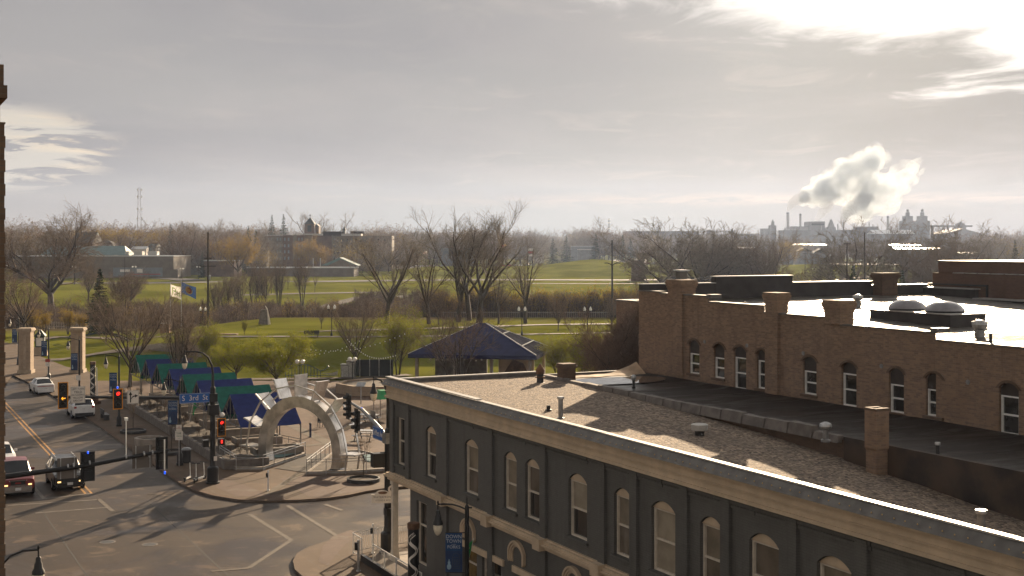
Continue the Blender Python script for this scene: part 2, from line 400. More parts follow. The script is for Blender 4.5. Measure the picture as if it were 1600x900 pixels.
M['asphalt'] = road_mat('far_asphalt', (.068, .058, .050), (8, 8, .03), (.06, .055, .05), .2, .8)
M['path'] = road_mat('path_concrete', (.115, .090, .062), (2, 2, .02), (.15, .13, .11), .1, .8)
M['line_white'] = mat('line_white', (.125, .105, .085), .7, .35, 2.5, world_pos=True)
M['line_joint'] = mat('line_joint', (.072, .056, .042), .8, .3, 3, world_pos=True)
M['line_yellow'] = mat('line_yellow', (.33, .16, .03), .7, .3, 2.5, world_pos=True)
M['soil'] = mat('soil', (.062, .046, .034), .95, .4, 2.5, bump=.8, bscale=9, world_pos=True)
M['kerb'] = mat('kerb', (.12, .092, .07), .8, .25, 1.5, bump=.1, world_pos=True)
M['teal'] = mat('teal_paint', (.13, .22, .22), .5, .2, 2)

def slab(name, pts, z0, z1, top, side='kerb', label=None):
    """raised sheet on world-space outline"""
    b = MB(); n = len(pts)
    b.add([(p[0], p[1], z1) for p in pts], [tuple(range(n))])
    b.cur = 1
    b.add([(p[0], p[1], z0) for p in pts]+[(p[0], p[1], z1) for p in pts], [(i, (i+1) % n, n+(i+1) % n, n+i) for i in range(n)])
    return tag(b.build(name, [top, side]), kind='structure')
def flat(name, pts, z, m):
    b = MB(); b.add([(p[0], p[1], z) for p in pts], [tuple(range(len(pts)))]); return tag(b.build(name, m), kind='structure')
AB = lambda l: [S(a, b) for a, b in l]
flat('road', AB([(-32,-95),(2,-95),(2,3),(170,3),(170,19.5),(2,19.5),(2,60),(-3.5,60),(-3.5,190),(-32,190)]), 0.0, 'road')
KERB = .13
slab('near_pavement', AB([(-4.6,-95),(60,-95),(60,5.6),(.8,5.6),(-.5,5.5),(-1.6,5.15),(-2.6,4.5),(-3.5,3.5),(-4.1,2.2),(-4.5,.6),(-4.6,-2)]), -.02, KERB, 'pavement')
far_kerb = [(-7.2,108),(-7.2,100),(-6.6,92),(-5.9,81),(-5.2,59),(-4.7,30),(-4.6,24),(-4.3,21.5),(-3.7,19.4),(-2.7,17.6),(-1.3,16.5),(.5,15.9),(2.2,15.7),(3.6,16.0),(4.8,16.6),(6.2,17),(9,17),(170,17)]
slab('plaza', AB(far_kerb+[(170,4.2+3),(100,38.2),(0,88.5),(-5.5,100)][1:]), -.02, KERB, 'pavers')
# concrete pavement beside the avenue and round the corner, laid over the pavers
z1 = KERB+.004
flat('pavement', AB([(-6.2,91.5),(-5.6,80.5),(-4.9,59),(-4.4,30),(-4.3,24),(-4.0,21.6),(-3.4,19.6),(-2.5,17.9),(-1.2,16.85),(.5,16.25),(2.2,16.05),(3.6,16.35),(4.8,16.95),(6.2,17.35),(9,17.35),(150,17.35),
                     (150,20),(9.5,20.2),(8.8,22.4),(3.2,24.2),(1.8,26.5),(-.9,29.5),(-1.0,70),(-1.6,91.5)]), z1, 'pavement')
for nm_, l_ in (('opposite_pavement', [(-42,-95),(-17.2,-95),(-17.2,0),(-18.5,2.6),(-21,3.6),(-42,3.6)]), ('opposite_pavement', [(-42,19.5),(-20.5,19.5),(-18,20.8),(-17.2,23.5),(-17.2,190),(-42,190)])): slab(nm_, AB(l_), -.02, KERB, 'pavement')
def strip(p, q, wd, z, bld):
    d = (Vector(q)-Vector(p)); d.z = 0; d.normalize(); s_ = Vector((-d.y, d.x, 0))*wd/2
    bld.quad(*[(v.x, v.y, z) for v in (p-s_, q-s_, q+s_, p+s_)])
def pline(name, segs, wd, z, m):
    b = MB()
    for k, (p, q) in enumerate(segs): strip(at(*p), at(*q), wd, z+.0015*k, b)
    return tag(b.build(name, m), kind='structure')
pline('lane_line', [((47,754),(69,780)),((24,727),(34,738)),((69,780),(142,771)),((12,790),(153,781)),((55,802),(168,793))], .22, .006, 'line_white')
pline('crossing_line', [((389,803),(455,844)),((455,844),(388,888)),((449,790),(537,844)),((176,799),(154,780)),((507,788),(535,798)),((388,888),(330,893))], .26, .006, 'line_joint')
yb = MB()
for off in (-.17, .17):
    strip(S(-10.1+off, 23.9), S(-10.9+off, 120), .13, .008, yb)
tag(yb.build('yellow_line', 'line_yellow'), kind='structure')
jb = MB()
for b0 in (-18,-12,-6,9,):
    strip(S(-30, b0), S(-4.8, b0+.3), .05, .005, jb)
strip(S(-7.4,-40), S(-7.4,20), .06, .005, jb); strip(S(-12.8,-40), S(-13.2,20), .06, .005, jb)
tag(jb.build('road_joint', mat('joint_dark', (.028,.026,.024), .8, .2)), kind='structure')
# brick-paved curb ramps and bands in the plaza paving
rb = MB()
for px in ([(505,853),(520,838),(548,828),(566,836),(540,850),(524,868),(512,884),(497,878)],): rb.add([(at(*p,z=KERB).x, at(*p,z=KERB).y, KERB+.006) for p in px], [tuple(range(len(px)))])
for px in ([(437,748),(512,738),(582,752),(568,766),(500,777),(482,776)], [(336,748),(352,748),(430,776),(372,776),(338,762)]):
    rb.add([(at(*p,z=KERB).x, at(*p,z=KERB).y, KERB+.008) for p in px], [tuple(range(len(px)))])
tag(rb.build('brick_paving', road_mat('brick_paving', (.13,.085,.065), (.22,.11,.008), (.07,.05,.04), .2, .8)), kind='structure')
bb = MB()
for k, (p, q, wd) in enumerate((((420,650),(545,710),.9),((560,690),(420,706),.7),((530,650),(640,640),.8),((430,664),(350,672),.6),((418,776),(470,742),.5),((520,742),(430,775),.12),((356,764),(420,748),.12))):
    strip(at(*p), at(*q), wd, KERB+.010+.0015*k, bb)
tag(bb.build('paving_band', 'path'), kind='structure')
pc = MB()
for px in ([(60,783),(108,788),(178,795),(166,792)],): pass
# damp apron between the arch planters
flat('apron', [at(*p) for p in ((430,735),(478,742),(524,712),(478,712))], KERB+.026, 'asphalt')
# manhole covers and drains
mh = MB()
for px in ((168,847),(163,842),(234,851)): 
    c = at(*px); mh.lathe([(.36,.002),(.36,.010),(.30,.012)], 18, (c.x, c.y, 0))
# forecourt by the gate columns and paths through the lawns
flat('forecourt', [Vector((p[0], p[1], 0)) for p in (at(6,606),at(20,588),at(60,607),at(150,612),at(150,592),at(136,580),at(104,575),at(60,557),at(30,541),at(6,536))], KERB+.012, 'pavement')
def ribbon(name, pts, wd, m, dz=.06, step=3.0, kind='structure'):
    """strip that follows the ground; pts are world (x, y)"""
    ps = []
    for (x0, y0), (x1, y1) in zip(pts, pts[1:]):
        k = max(1, int(math.hypot(x1-x0, y1-y0)/step))
        ps += [(x0+(x1-x0)*i/k, y0+(y1-y0)*i/k) for i in range(k)]
    ps.append(pts[-1]); b = MB(); vs = []
    nw = max(1, int(wd/3))
    for i, (x, y) in enumerate(ps):
        x0, y0 = ps[max(0, i-1)]; x1, y1 = ps[min(len(ps)-1, i+1)]; l = math.hypot(x1-x0, y1-y0) or 1
        nx_, ny_ = -(y1-y0)/l, (x1-x0)/l
        for k in range(nw+1):
            o_ = (k/nw-.5)*wd; vs.append((x+nx_*o_, y+ny_*o_, gz(x+nx_*o_, y+ny_*o_)+dz))
    fs = [(i*(nw+1)+k, (i+1)*(nw+1)+k, (i+1)*(nw+1)+k+1, i*(nw+1)+k+1) for i in range(len(ps)-1) for k in range(nw)]
    b.add(vs, fs); return tag(b.build(name, m), kind=kind)
def pr(*l): return [((px-800)/FPX*Y, Y) for px, Y in l]
ribbon('path', pr((62,164),(100,163),(150,165),(240,164),(330,161)), 2.6, 'path', .1)
ribbon('path', pr((330,141),(440,141.5),(560,142.5),(640,146)), 1.8, 'path', .1)
ribbon('path', pr((280,171),(420,171),(560,170.5),(700,172),(900,178),(1000,184)), 2.2, 'path', .05, 2)
ribbon('path', pr((470,186),(530,190),(700,196),(850,204),(960,206)), 2.4, 'path', .06, 2)
ribbon('far_path', pr((430,318),(480,335),(520,365),(560,385),(640,392)), 4.5, 'path', .12, 6)
ribbon('far_path', pr((380,395),(480,400),(600,405)), 4, 'path', .12, 6)
ribbon('far_path', pr((640,470),(800,475),(1000,480)), 6, 'path', .12, 6)
ribbon('riverside_road', pr((60,480),(180,490),(262,495),(320,505),(420,505),(560,508),(700,515),(860,530),(1000,540),(1200,560)), 17, 'asphalt', .15, 6)
ribbon('riverside_road', pr((250,545),(285,535),(300,520)), 12, 'asphalt', .16, 6)
ribbon('path', pr((8,186),(40,196),(90,206),(140,205),(200,200),(300,198)), 2.5, 'path', .06, 2)
ribbon('path', pr((110,330),(128,322),(150,318)), 5, 'path', .12, 4)
ribbon('far_path', pr((1170,520),(1240,505),(1300,520),(1380,585)), 6, 'path', .15, 6)
# paved lots across the river
def lot(name, px0, px1, Y0, Y1, m='asphalt', dz=.25):
    ny_, nx_ = 8, 10; b = MB(); vs = []
    for j in range(ny_+1):
        Y = Y0+(Y1-Y0)*j/ny_
        for i in range(nx_+1):
            X = (px0+(px1-px0)*i/nx_-800)/FPX*Y; vs.append((X, Y, gz(X, Y)+dz))
    b.add(vs, [(j*(nx_+1)+i, j*(nx_+1)+i+1, (j+1)*(nx_+1)+i+1, (j+1)*(nx_+1)+i) for j in range(ny_) for i in range(nx_)])
    return tag(b.build(name, m), kind='structure')
lot('car_park', 610, 900, 760, 880, dz=.5); lot('car_park', 905, 1010, 850, 1150, dz=.6); lot('car_park', 1120, 1230, 760, 900, dz=.6)
lot('far_road', 1240, 1500, 900, 930, dz=.5)

# ================================================================== THE GREY-BLUE CORNER BUILDING
M['paint_brick'] = brick_mat('painted_brick', (.116, .112, .104), (.104, .100, .093), (.080, .077, .072), var=.3, stain=(.045,.042,.038), stainamt=.35, painted=True)
M['brick'] = brick_mat('tan_brick', (.28, .180, .115), (.165, .108, .072), (.235, .178, .135))
M['brick_dark'] = brick_mat('dark_brick', (.14, .088, .056), (.10, .062, .042), (.11, .085, .065))
M['brick_red'] = brick_mat('red_brick', (.15, .085, .055), (.11, .06, .042), (.12, .09, .07))
def gravel_mat():
    m = bpy.data.materials.new('gravel_roof'); m.use_nodes = True; t = N(m.node_tree); t.n.clear()
    o = t.a('ShaderNodeOutputMaterial'); b = t.a('ShaderNodeBsdfPrincipled', {'Roughness': .9, 'Specular IOR Level': .3})
    p = t.a('ShaderNodeTexCoord').outputs['Object']
    vo = t.a('ShaderNodeTexVoronoi', {'Vector': p, 'Scale': 11.0, 'Randomness': 1.0}); s_ = t.a('ShaderNodeSeparateColor', {0: vo.outputs['Color']})
    c = t.mix(s_.outputs[0], (.050, .035, .026), (.36, .275, .20))
    c = t.mix(t.ramp(s_.outputs[1], .8, .95), c, (.09, .075, .065))
    c = t.mix(t.ramp(t.noise(p, .6, 6, .6), .4, .7, 0, .45), c, (.13, .10, .08))
    t.i(b, 'Base Color', c)
    t.i(b, 'Normal', t.a('ShaderNodeBump', {'Strength': .8, 'Distance': .05, 'Height': t.m('MULTIPLY', vo.outputs['Distance'], -1.0)}))
    t.l.new(b.outputs[0], o.inputs[0]); return m
M['gravel'] = gravel_mat()
def wetroof(name, base, wet, r0=.6, r1=.12, sc_=.35, bump=.25, soft=.06, spec=.5):
    m = bpy.data.materials.new(name); m.use_nodes = True; t = N(m.node_tree); t.n.clear()
    o = t.a('ShaderNodeOutputMaterial'); b = t.a('ShaderNodeBsdfPrincipled', {'Specular IOR Level': spec})
    p = t.a('ShaderNodeMapping', {'Vector': t.a('ShaderNodeTexCoord').outputs['Object'], 'Scale': (.6, 1.7, 1)}).outputs[0]; nz = t.noise(p, sc_, 7, .6, .8)
    f = t.ramp(nz, wet-soft, wet+soft)
    t.i(b, 'Base Color', t.mix(f, t.mix(t.ramp(t.noise(p, 1.4, 6, .65), .35, .7), tuple(x*.7 for x in base), base), tuple(x*.5 for x in base)))
    br = t.a('ShaderNodeTexBrick', {'Vector': t.a('ShaderNodeTexCoord').outputs['Object'], 'Color1': (1,1,1,1), 'Color2': (.86,.86,.86,1), 'Mortar': (.45,.45,.45,1), 'Scale': 1.0, 'Mortar Size': .035, 'Mortar Smooth': .2, 'Brick Width': 9.0, 'Row Height': 1.9})
    t.i(b, 'Base Color', t.mix(1.0, b.inputs['Base Color'].links[0].from_socket, br.outputs[0], 'MULTIPLY'))
    t.i(b, 'Roughness', t.ramp(t.m('ADD', f, t.m('MULTIPLY', br.outputs[1], -.8)), 0, 1, r0, r1))
    hb = t.m('ADD', t.m('MULTIPLY', t.noise(p, 18, 5, .7), t.m('SUBTRACT', 1.15, f)), t.m('MULTIPLY', t.noise(p, 2.0, 3), .6))
    t.i(b, 'Normal', t.a('ShaderNodeBump', {'Strength': bump, 'Distance': .05, 'Height': hb}))
    t.l.new(b.outputs[0], o.inputs[0]); return m
M['tar_roof'] = wetroof('tar_roof', (.036, .026, .019), .52, .70, .38, .35, .3, .16, .2)
M['membrane'] = wetroof('wet_membrane', (.17, .15, .125), .47, .75, .36, .5, .9, .12, .14)
M['flashing'] = mat('flashing', (.125, .115, .105), .55, .22, 2.5, .25)
M['flash_white'] = mat('flash_white', (.42, .40, .37), .5, .15, 3, .2)
M['coping_metal'] = mat('coping_metal', (.42, .40, .38), .33, .12, 3, .6)
M['tan_membrane'] = mat('tan_membrane', (.42, .30, .20), .8, .25, 1.2, bump=.3, bscale=5)
M['rust'] = mat('rust', (.14, .075, .045), .85, .4, 3, bump=.2)

def wall_grid(bld, y0, y1, z0, z1, openings, pt, depth, rev=False):
    """flat wall with rectangular openings and their reveals; pt(y, z, d) maps to 3-D, d goes into the wall"""
    Y = sorted({y0, y1}|{v for o in openings for v in o[:2] if y0 < v < y1}); Z = sorted({z0, z1}|{v for o in openings for v in o[2:4] if z0 < v < z1})
    for ya, yb in zip(Y, Y[1:]):
        for za, zb in zip(Z, Z[1:]):
            cy, cz = (ya+yb)/2, (za+zb)/2
            if any(o[0] < cy < o[1] and o[2] < cz < o[3] for o in openings): continue
            bld.quad(pt(ya,za,0), pt(yb,za,0), pt(yb,zb,0), pt(ya,zb,0))
    for a, b, c, d in [o[:4] for o in openings]:
        for (p, q) in (((a,c),(b,c)),((b,c),(b,d)),((b,d),(a,d)),((a,d),(a,c))):
            bld.quad(pt(*p,0), pt(*q,0), pt(*q,depth), pt(*p,depth))
def arc_pts(a, b, z0, rise, n=10):
    """arch from (a, z0) to (b, z0) with given rise"""
    w_ = (b-a)/2; r = (w_*w_+rise*rise)/(2*rise); cz = z0+rise-r; th = math.asin(min(1, w_/r)) if rise <= w_ else pi-math.asin(min(1, w_/r))
    return [((a+b)/2+r*sin(-th+2*th*i/n), cz+r*cos(-th+2*th*i/n)) for i in range(n+1)]

gb = thing('grey_building', 'two-storey blue-grey painted brick corner building with cream cornice and gravel roof', 'building', C0, RS)
LEN = 46.0
fp = lambda t_, z, d: (d, -t_, z)          # facade: t runs towards the camera
WIN = [(.65,1.6,'sq'),(4.09,5.23,'a'),(8.22,9.52,'a'),(11.85,12.94,'a'),(13.65,14.8,'a'),(16.96,18.25,'a'),(20.02,21.1,'a'),(22.26,23.6,'a'),(24.9,26.0,'a'),(27.25,28.55,'a'),(30.1,31.4,'a'),(33.0,34.2,'a'),(36.2,37.4,'a'),(39.5,40.7,'a')]
ops = [(a, b, 4.80, 7.05 if k == 'a' else 6.98) for a, b, k in WIN]
b = MB(); wall_grid(b, 0, LEN, 4.2, 8.42, ops, fp, .30)
# spandrels above the arched heads
for a, c, k in WIN:
    if k != 'a': continue
    arc = arc_pts(a, c, 6.78, .27); h = len(arc)//2
    b.add([fp(y, z, .0) for y, z in arc[:h+1]]+[fp(a, 7.05, 0)], [tuple(range(h+2))])
    b.add([fp(y, z, .0) for y, z in arc[h:]]+[fp(c, 7.05, 0)], [tuple(range(h+2))])
# lower storey
LOW = [(3.06,4.2,.75,3.55),(8.0,9.4,1.0,2.55),(9.9,11.6,1.0,2.55),(13.2,15.0,.9,2.55),(17.5,20.0,.9,2.6),(23,26,.9,2.6),(29,32,.9,2.6)]
wall_grid(b, 2.3, LEN, 0.1, 4.2, LOW, fp, .25)
b.quad((0,-2.3,.1),(0,-2.3,4.2),(3.2,-2.3,4.2),(3.2,-2.3,.1))          # cut-away corner
b.quad((3.2,-2.3,.1),(3.2,-2.3,4.2),(3.2,0,4.2),(3.2,0,.1))
# the side to the cross street, the back and the far end
b.quad((0,0,4.2),(7.8,0,4.2),(7.8,0,8.42),(0,0,8.42)); b.quad((3.2,0,.1),(7.8,0,.1),(7.8,0,4.2),(3.2,0,4.2))
b.quad((0,-LEN,.1),(7.8,-LEN,.1),(7.8,-LEN,8.42),(0,-LEN,8.42))
b.quad((0,0,4.18),(3.2,0,4.18),(3.2,-2.3,4.18),(0,-2.3,4.18))
wall = b.build('wall', 'paint_brick', gb)
# pilasters
b = MB()
for te in (.42, 2.35, 6.6, 11.0, 15.4, 19.55, 21.55, 24.36, 26.45, 29.4, 32.06, 35.2, 38.5):
    b.box(-.11, .02, -te, -te+.42, 4.34, 7.72)
    if te > 2.4: b.box(-.11, .02, -te, -te+.42, .1, 3.95)
for t0 in np.arange(0, LEN, 4.6):          # corbel courses under the frieze
    for k in range(3): b.box(-.05-.03*k, .02, -t0-4.55, -t0, 7.50+.13*k, 7.60+.13*k)
b.build('pilaster', 'paint_brick', gb)
# cornice: cream frieze, mouldings, crown
b = MB()
b.box(-.20, .02, -LEN, .20, 7.84, 8.36); b.box(-.26, .02, -LEN, .26, 7.80, 7.90); b.box(-.25, .02, -LEN, .25, 8.10, 8.13)
b.box(-.34, .02, -LEN, .34, 8.362, 8.42); b.box(-.20, 7.8, .02, .20, 7.84, 8.36)
b.build('cornice', 'cream', gb)
b = MB(); b.hexa([(-.40,-LEN,8.425),(.1,-LEN,8.425),(.1,.4,8.425),(-.40,.4,8.425)], [(-.16,-LEN,8.70),(.1,-LEN,8.70),(.1,.16,8.70),(-.16,.16,8.70)])
b.box(.1, 7.8, .05, .3, 8.425, 8.62)
b.build('gutter_flashing', 'flashing', gb)
b = MB()
t0 = 0.0
rr = random.Random(4)
while t0 < LEN-.1:                                                    # coping in separate lengths
    l = 3.0+rr.random()*.6
    b.box(-.19-(.06 if t0 < 9 else 0), .04, -min(t0+l, LEN)+.01, -t0+(.2 if t0 == 0 else 0), 8.70+(.05 if t0 < 9 else 0)+rr.random()*.012, 8.74+(.05 if t0 < 9 else 0)+rr.random()*.012); t0 += l
for k in range(7): b.box(.17+k*1.09, .17+k*1.09+1.06, .02, .34, 8.62, 8.67)
b.build('coping', 'flash_white', gb)
# belt course between the storeys
b = MB()
b.box(-.30, .02, -LEN, .30, 4.12, 4.20); b.box(-.22, .02, -LEN, .22, 4.20, 4.29); b.box(-.16, .02, -LEN, .16, 3.97, 4.118); b.box(-.10, .02, -LEN, .10, 4.29, 4.345)
for te in (6.6, 11.0, 15.4, 19.55, 24.36, 29.4, 35.2): b.box(-.38, -.02, -te-.06, -te+.48, 3.93, 4.36)
b.box(-.30, 3.4, .02, .30, 4.122, 4.202)
b.build('belt_course', 'cream', gb)
# gravel roof, sagging to the back
b = MB(); tt = np.linspace(0, LEN, 24); xx = [.1, 2.5, 5, 7.3, 7.8]; vs = []
for t_ in tt:
    for x_ in xx: vs.append((x_, -t_, 8.46-.0016*t_*t_*(.25+.75*x_/7.8)+.02*sin(t_*1.7+x_)))
b.add(vs, [(i*5+k, (i+1)*5+k, (i+1)*5+k+1, i*5+k+1) for i in range(len(tt)-1) for k in range(4)])
b.build('gravel_roof', 'gravel', gb, smooth=True)
b = MB(); b.quad((.1,0,8.7),(.1,-LEN,8.7),(.1,-LEN,7.3),(.1,0,8.3)); b.build('parapet_back', 'flashing', gb)

def sash_window(parent, a, c, z0, z1, glass_u, glass_l, f, frame='trim_white', arch=0.0, d=.16, sill=None, fw=.07, name='window', tymp='cream', low_frac=.5):
    """frame (part) with panes, arch panel and sill as sub-parts; f(y, z, depth)"""
    fr = MB()
    def bx(y0, y1, za, zb, d0, d1): fr.hexa([f(y0,za,d0),f(y1,za,d0),f(y1,za,d1),f(y0,za,d1)], [f(y0,zb,d0),f(y1,zb,d0),f(y1,zb,d1),f(y0,zb,d1)])
    zt = z1-arch
    bx(a, a+fw, z0, zt, d-.05, d+.06); bx(c-fw, c, z0, zt, d-.05, d+.06); bx(a+fw, c-fw, z0, z0+fw, d-.05, d+.06); bx(a+fw, c-fw, zt-fw, zt, d-.05, d+.06)
    zm = z0+(zt-z0)*low_frac; bx(a+fw, c-fw, zm-.03, zm+.03, d-.03, d+.06)
    o = fr.build(name, frame, parent)
    for (za, zb, g) in ((z0+fw, zm-.03, glass_l), (zm+.03, zt-fw, glass_u)):
        p = MB(); p.quad(f(a+fw,za,d+.03), f(c-fw,za,d+.03), f(c-fw,zb,d+.03), f(a+fw,zb,d+.03)); p.build('pane', g, o)
    if arch:
        arc = arc_pts(a, c, zt-.02, arch); p = MB(); n = len(arc)
        vs = [f(y, z, d-.08) for y, z in arc]+[f(c, zt, d-.08), f(a, zt, d-.08)]
        p.add(vs, [tuple(range(len(vs)))]); p.build('arch_panel', tymp, o)
    if sill:
        p = MB(); y0, y1 = a-.1, c+.1
        p.hexa([f(y0,z0-.10,-.10),f(y1,z0-.10,-.10),f(y1,z0-.10,d-.05),f(y0,z0-.10,d-.05)], [f(y0,z0-.005,-.10),f(y1,z0-.005,-.10),f(y1,z0-.005,d-.05),f(y0,z0-.005,d-.05)])
        p.build('sill', sill, o)
    return o
rg = random.Random(3)
for i, (a, c, k) in enumerate(WIN):
    gu = ('glass','blind_dark','glass_curtain','glass_curtain','blind_dark','blind_pale','glass_curtain','blind_pale','glass_curtain','blind_dark','glass_curtain','blind_pale','glass','blind_pale')[i]; gl = ('glass','glass','blind_dark','glass_curtain','glass','glass','blind_dark','blind_pale','blind_dark','glass_curtain','blind_dark','glass','glass','blind_dark')[i]
    sash_window(gb, a, c, 4.80, 7.05 if k == 'a' else 6.98, gu, gl, fp, arch=.27 if k == 'a' else 0, sill='paint_brick')
for i, (a, c, z0, z1) in enumerate(LOW):
    sash_window(gb, a, c, z0, z1, 'glass_warm' if i in (1,) else 'glass', 'glass_warm' if i == 1 else 'glass', fp, low_frac=.62)
# cream arched hoods and lintel boards of the lower storey
for k, (a, c) in enumerate(((8.0,9.3),(12.4,13.7),(16.7,18.0),(21,22.3),(27,28.3))):
    h = MB()
    for dz_, dw, dep in ((0, .0, -.13), (-.09, .09, -.09), (-.17, .17, -.05)):
        o_ = arc_pts(a+dw, c-dw, 3.38+dz_*.5, .42+dz_*.5, 12); i_ = arc_pts(a+dw+.09, c-dw-.09, 3.36+dz_*.5, .36+dz_*.5, 12)
        o_ = [(a+dw, 3.0)]+o_+[(c-dw, 3.0)]; i_ = [(a+dw+.09, 2.92)]+i_+[(c-dw-.09, 2.92)]
        for j in range(len(o_)-1):
            h.hexa([fp(*o_[j],dep), fp(*o_[j+1],dep), fp(*i_[j+1],dep), fp(*i_[j],dep)], [fp(*o_[j],.01), fp(*o_[j+1],.01), fp(*i_[j+1],.01), fp(*i_[j],.01)])
    h.build('arch_hood', 'cream', gb)
for a, c in ((7.7,11.9),(12.7,15.3),(17.2,20.3),(22.7,26.3)):
    h = MB(); h.box(-.09, .02, -c, -a, 2.56, 2.80); h.build('lintel', 'cream', gb)
# corner post and the raised entrance floor
h = MB(); h.box(-.02, .24, -.24, .02, .45, 3.96); h.hexa([(-.10,-.32,.12),(.32,-.32,.12),(.32,.10,.12),(-.10,.10,.12)], [(-.02,-.24,.7),(.24,-.24,.7),(.24,.02,.7),(-.02,.02,.7)]); h.box(-.06,.28,-.28,.06,3.75,3.955)
h.build('corner_post', 'trim_white', gb)
h = MB(); h.box(.05, 3.15, -2.25, .9, .11, .28); h.build('entrance_floor', 'concrete', gb)
h = MB(); h.box(.25, .32, -5.5, -5.4, 2, 2.1); 
# string of small bulbs along the gutter
h = MB(); rr = random.Random(8)
for k in range(120):
    h.lathe([(.0,-.02),(.017,-.008),(.017,.01),(.008,.022)], 5, (-.36+rr.random()*.03, .2-k*.38, 8.52+rr.random()*.03))
tag(h.build('bulb_string', mat('bulb_warm', (.55,.36,.16), .3, .1), gb), kind='stuff')

# ================================================================== MIDDLE BUILDING WITH DARK FLAT ROOF
mb_ = thing('flat_roof_building', 'low building with dark wet tar roof squeezed between grey building and brick building', 'building', S(7.8, 0), RS)
b = MB(); b.box(0.01, 5.84, -LEN, -.02, .1, 8.30); b.build('wall', 'brick_dark', mb_)
b = MB(); vs = []
for i in range(24):
    y = -LEN*i/23
    for x_, dz_ in ((0,.06),(.5,.0),(2.5,-.02),(4.2,.0),(5.3,.0),(5.84,.05)): vs.append((x_, y, 8.36+dz_+.015*sin(i*2.1+x_*3)))
b.add(vs, [(i*6+k, (i+1)*6+k, (i+1)*6+k+1, i*6+k+1) for i in range(23) for k in range(5)]); b.build('tar_roof', 'tar_roof', mb_, smooth=True)
b = MB(); rr = random.Random(12)
for i in range(16):                                                   # lumpy kerb between the two roofs
    y = -.6-i*1.35; h_ = .16+rr.random()*.08-(.10 if i > 14 else 0)
    b.hexa([(-.22,y-1.28,8.2),(.2,y-1.28,8.2),(.2,y,8.2),(-.22,y,8.2)], [(-.14,y-1.26,8.38+h_),(.10,y-1.26,8.38+h_),(.12,y-.02,8.38+h_+rr.random()*.03),(-.15,y-.02,8.38+h_)])
b.build('roof_kerb', 'concrete_dark', mb_)
M['tar_wall'] = mat('tar_wall', (.042, .036, .033), .75, .25, 1.2, bump=.15, bscale=6)
b = MB(); b.box(-.16, .02, -LEN, -22.4, 5.8, 8.46); b.build('kerb_wall', mat('tarred_wall', (.040,.032,.027), .8, .3, .8, bump=.2, bscale=5, c2=(.085,.058,.040)), mb_)
b = MB(); b.box(.02, 5.8, -.12, .10, 8.28, 8.52); b.build('end_kerb', 'flashing', mb_)
M['puddle'] = mat('puddle', (.03, .027, .025), .06, .2, 1.5, spec=.6)
b = MB(); b.add([(.35+2.35+2.3*cos(q)*(1+.18*sin(3*q+1)), -3.2+1.75*sin(q)*(1+.2*cos(2*q)), 8.405) for q in np.linspace(0, 2*pi, 41)[:-1]], [tuple(range(40))]); b.build('puddle', 'puddle', mb_)
b = MB(); vs = []                                                     # tan membrane lapping up at the end
rr = random.Random(2)
for i in range(15):
    x_ = .3+5.3*i/14; lift = .02+.5*max(0, (i-9)/5)**1.6
    for k in range(5): vs.append((x_, -.14-k*(.25+.03*sin(i*1.3)), 8.385+lift*(1-k/4.0)+.03*rr.random()*(k < 4)))
b.add(vs, [(i*5+k, (i+1)*5+k, (i+1)*5+k+1, i*5+k+1) for i in range(14) for k in range(4)]); b.build('tan_membrane', 'tan_membrane', mb_)

# ================================================================== BRICK BUILDING
bb_ = thing('brick_building', 'long tan brick building with arched windows and bright wet roof beside dark tar roof', 'building', S(13.65, 0), RS)
zr = lambda t_: 12.2-.033*t_
BL = 46.0; BWD = 19.6
def wt(t_):                                                            # stepped wall top
    for lim, z in ((2.0,12.62),(6.2,12.55),(10.4,12.28),(15.4,11.98),(20.6,11.72)):
        if t_ < lim: return z
    return 11.45-.006*(t_-20)
kx = lambda px: (px-800)/FPX
def tw(px):                                                            # pixel column to t on this wall
    k = kx(px); return (k*66.13+5.64-.893*13.65)/(.449+.893*k)
def zw(px, py):
    Y = 66.13-.893*tw(px); return zrow(py, Y)
BW = [((1076.5,1092),552.5,584,531,1),((1115.5,1131),559,591,537,1),((1146.7,1165),558.7,608,541,1),((1182.7,1196),563.5,607.5,546,1),((1254.7,1274.7),580,616.5,557,1),((1315,1337),584,634.7,566,1),
      ((1389,1411),601,645,575,1),((1446.7,1471.5),609,650.7,583,1),((1561,1590),619,679,598,1),((1665,1700),655,722,630,1),((1790,1830),690,765,660,1)]
OP = []; info = []
for (pa, pb), yt, yb_, ya, g in BW:
    a, c = tw(pa), tw(pb); m_ = (pa+pb)/2
    zt, zb, za = zw(m_, yt), zw(m_, yb_), zw(m_, ya)
    OP.append((a-.03, c+.03, zb, za)); info.append((a, c, zb, zt, za))
b = MB(); fb = lambda t_, z, d: (d, -t_, z)
steps = [0,2.0,6.2,10.4,15.4,20.6,BL]
for t0, t1 in zip(steps, steps[1:]):
    zt_ = wt(t0+.01) if t0 < 20 else 11.45
    wall_grid(b, t0, t1, 8.2, zt_-.06, [o for o in OP if t0 < (o[0]+o[1])/2 < t1], fb, .30)
    for o in OP:
        if not (t0 < (o[0]+o[1])/2 < t1): continue
        arc = arc_pts(o[0], o[1], o[3]-.22, .21); h = len(arc)//2
        b.add([fb(y, z, .0) for y, z in arc[:h+1]]+[fb(o[0], o[3], 0)], [tuple(range(h+2))])
        b.add([fb(y, z, .0) for y, z in arc[h:]]+[fb(o[1], o[3], 0)], [tuple(range(h+2))])
b.quad((0,0,.1),(BWD,0,.1),(BWD,0,12.2),(0,0,12.56)); b.quad((0,-BL,.1),(BWD,-BL,.1),(BWD,-BL,10.7),(0,-BL,10.7)); b.quad((BWD,0,.1),(BWD,-BL,.1),(BWD,-BL,10.7),(BWD,0,12.2))
b.build('wall', 'brick', bb_)
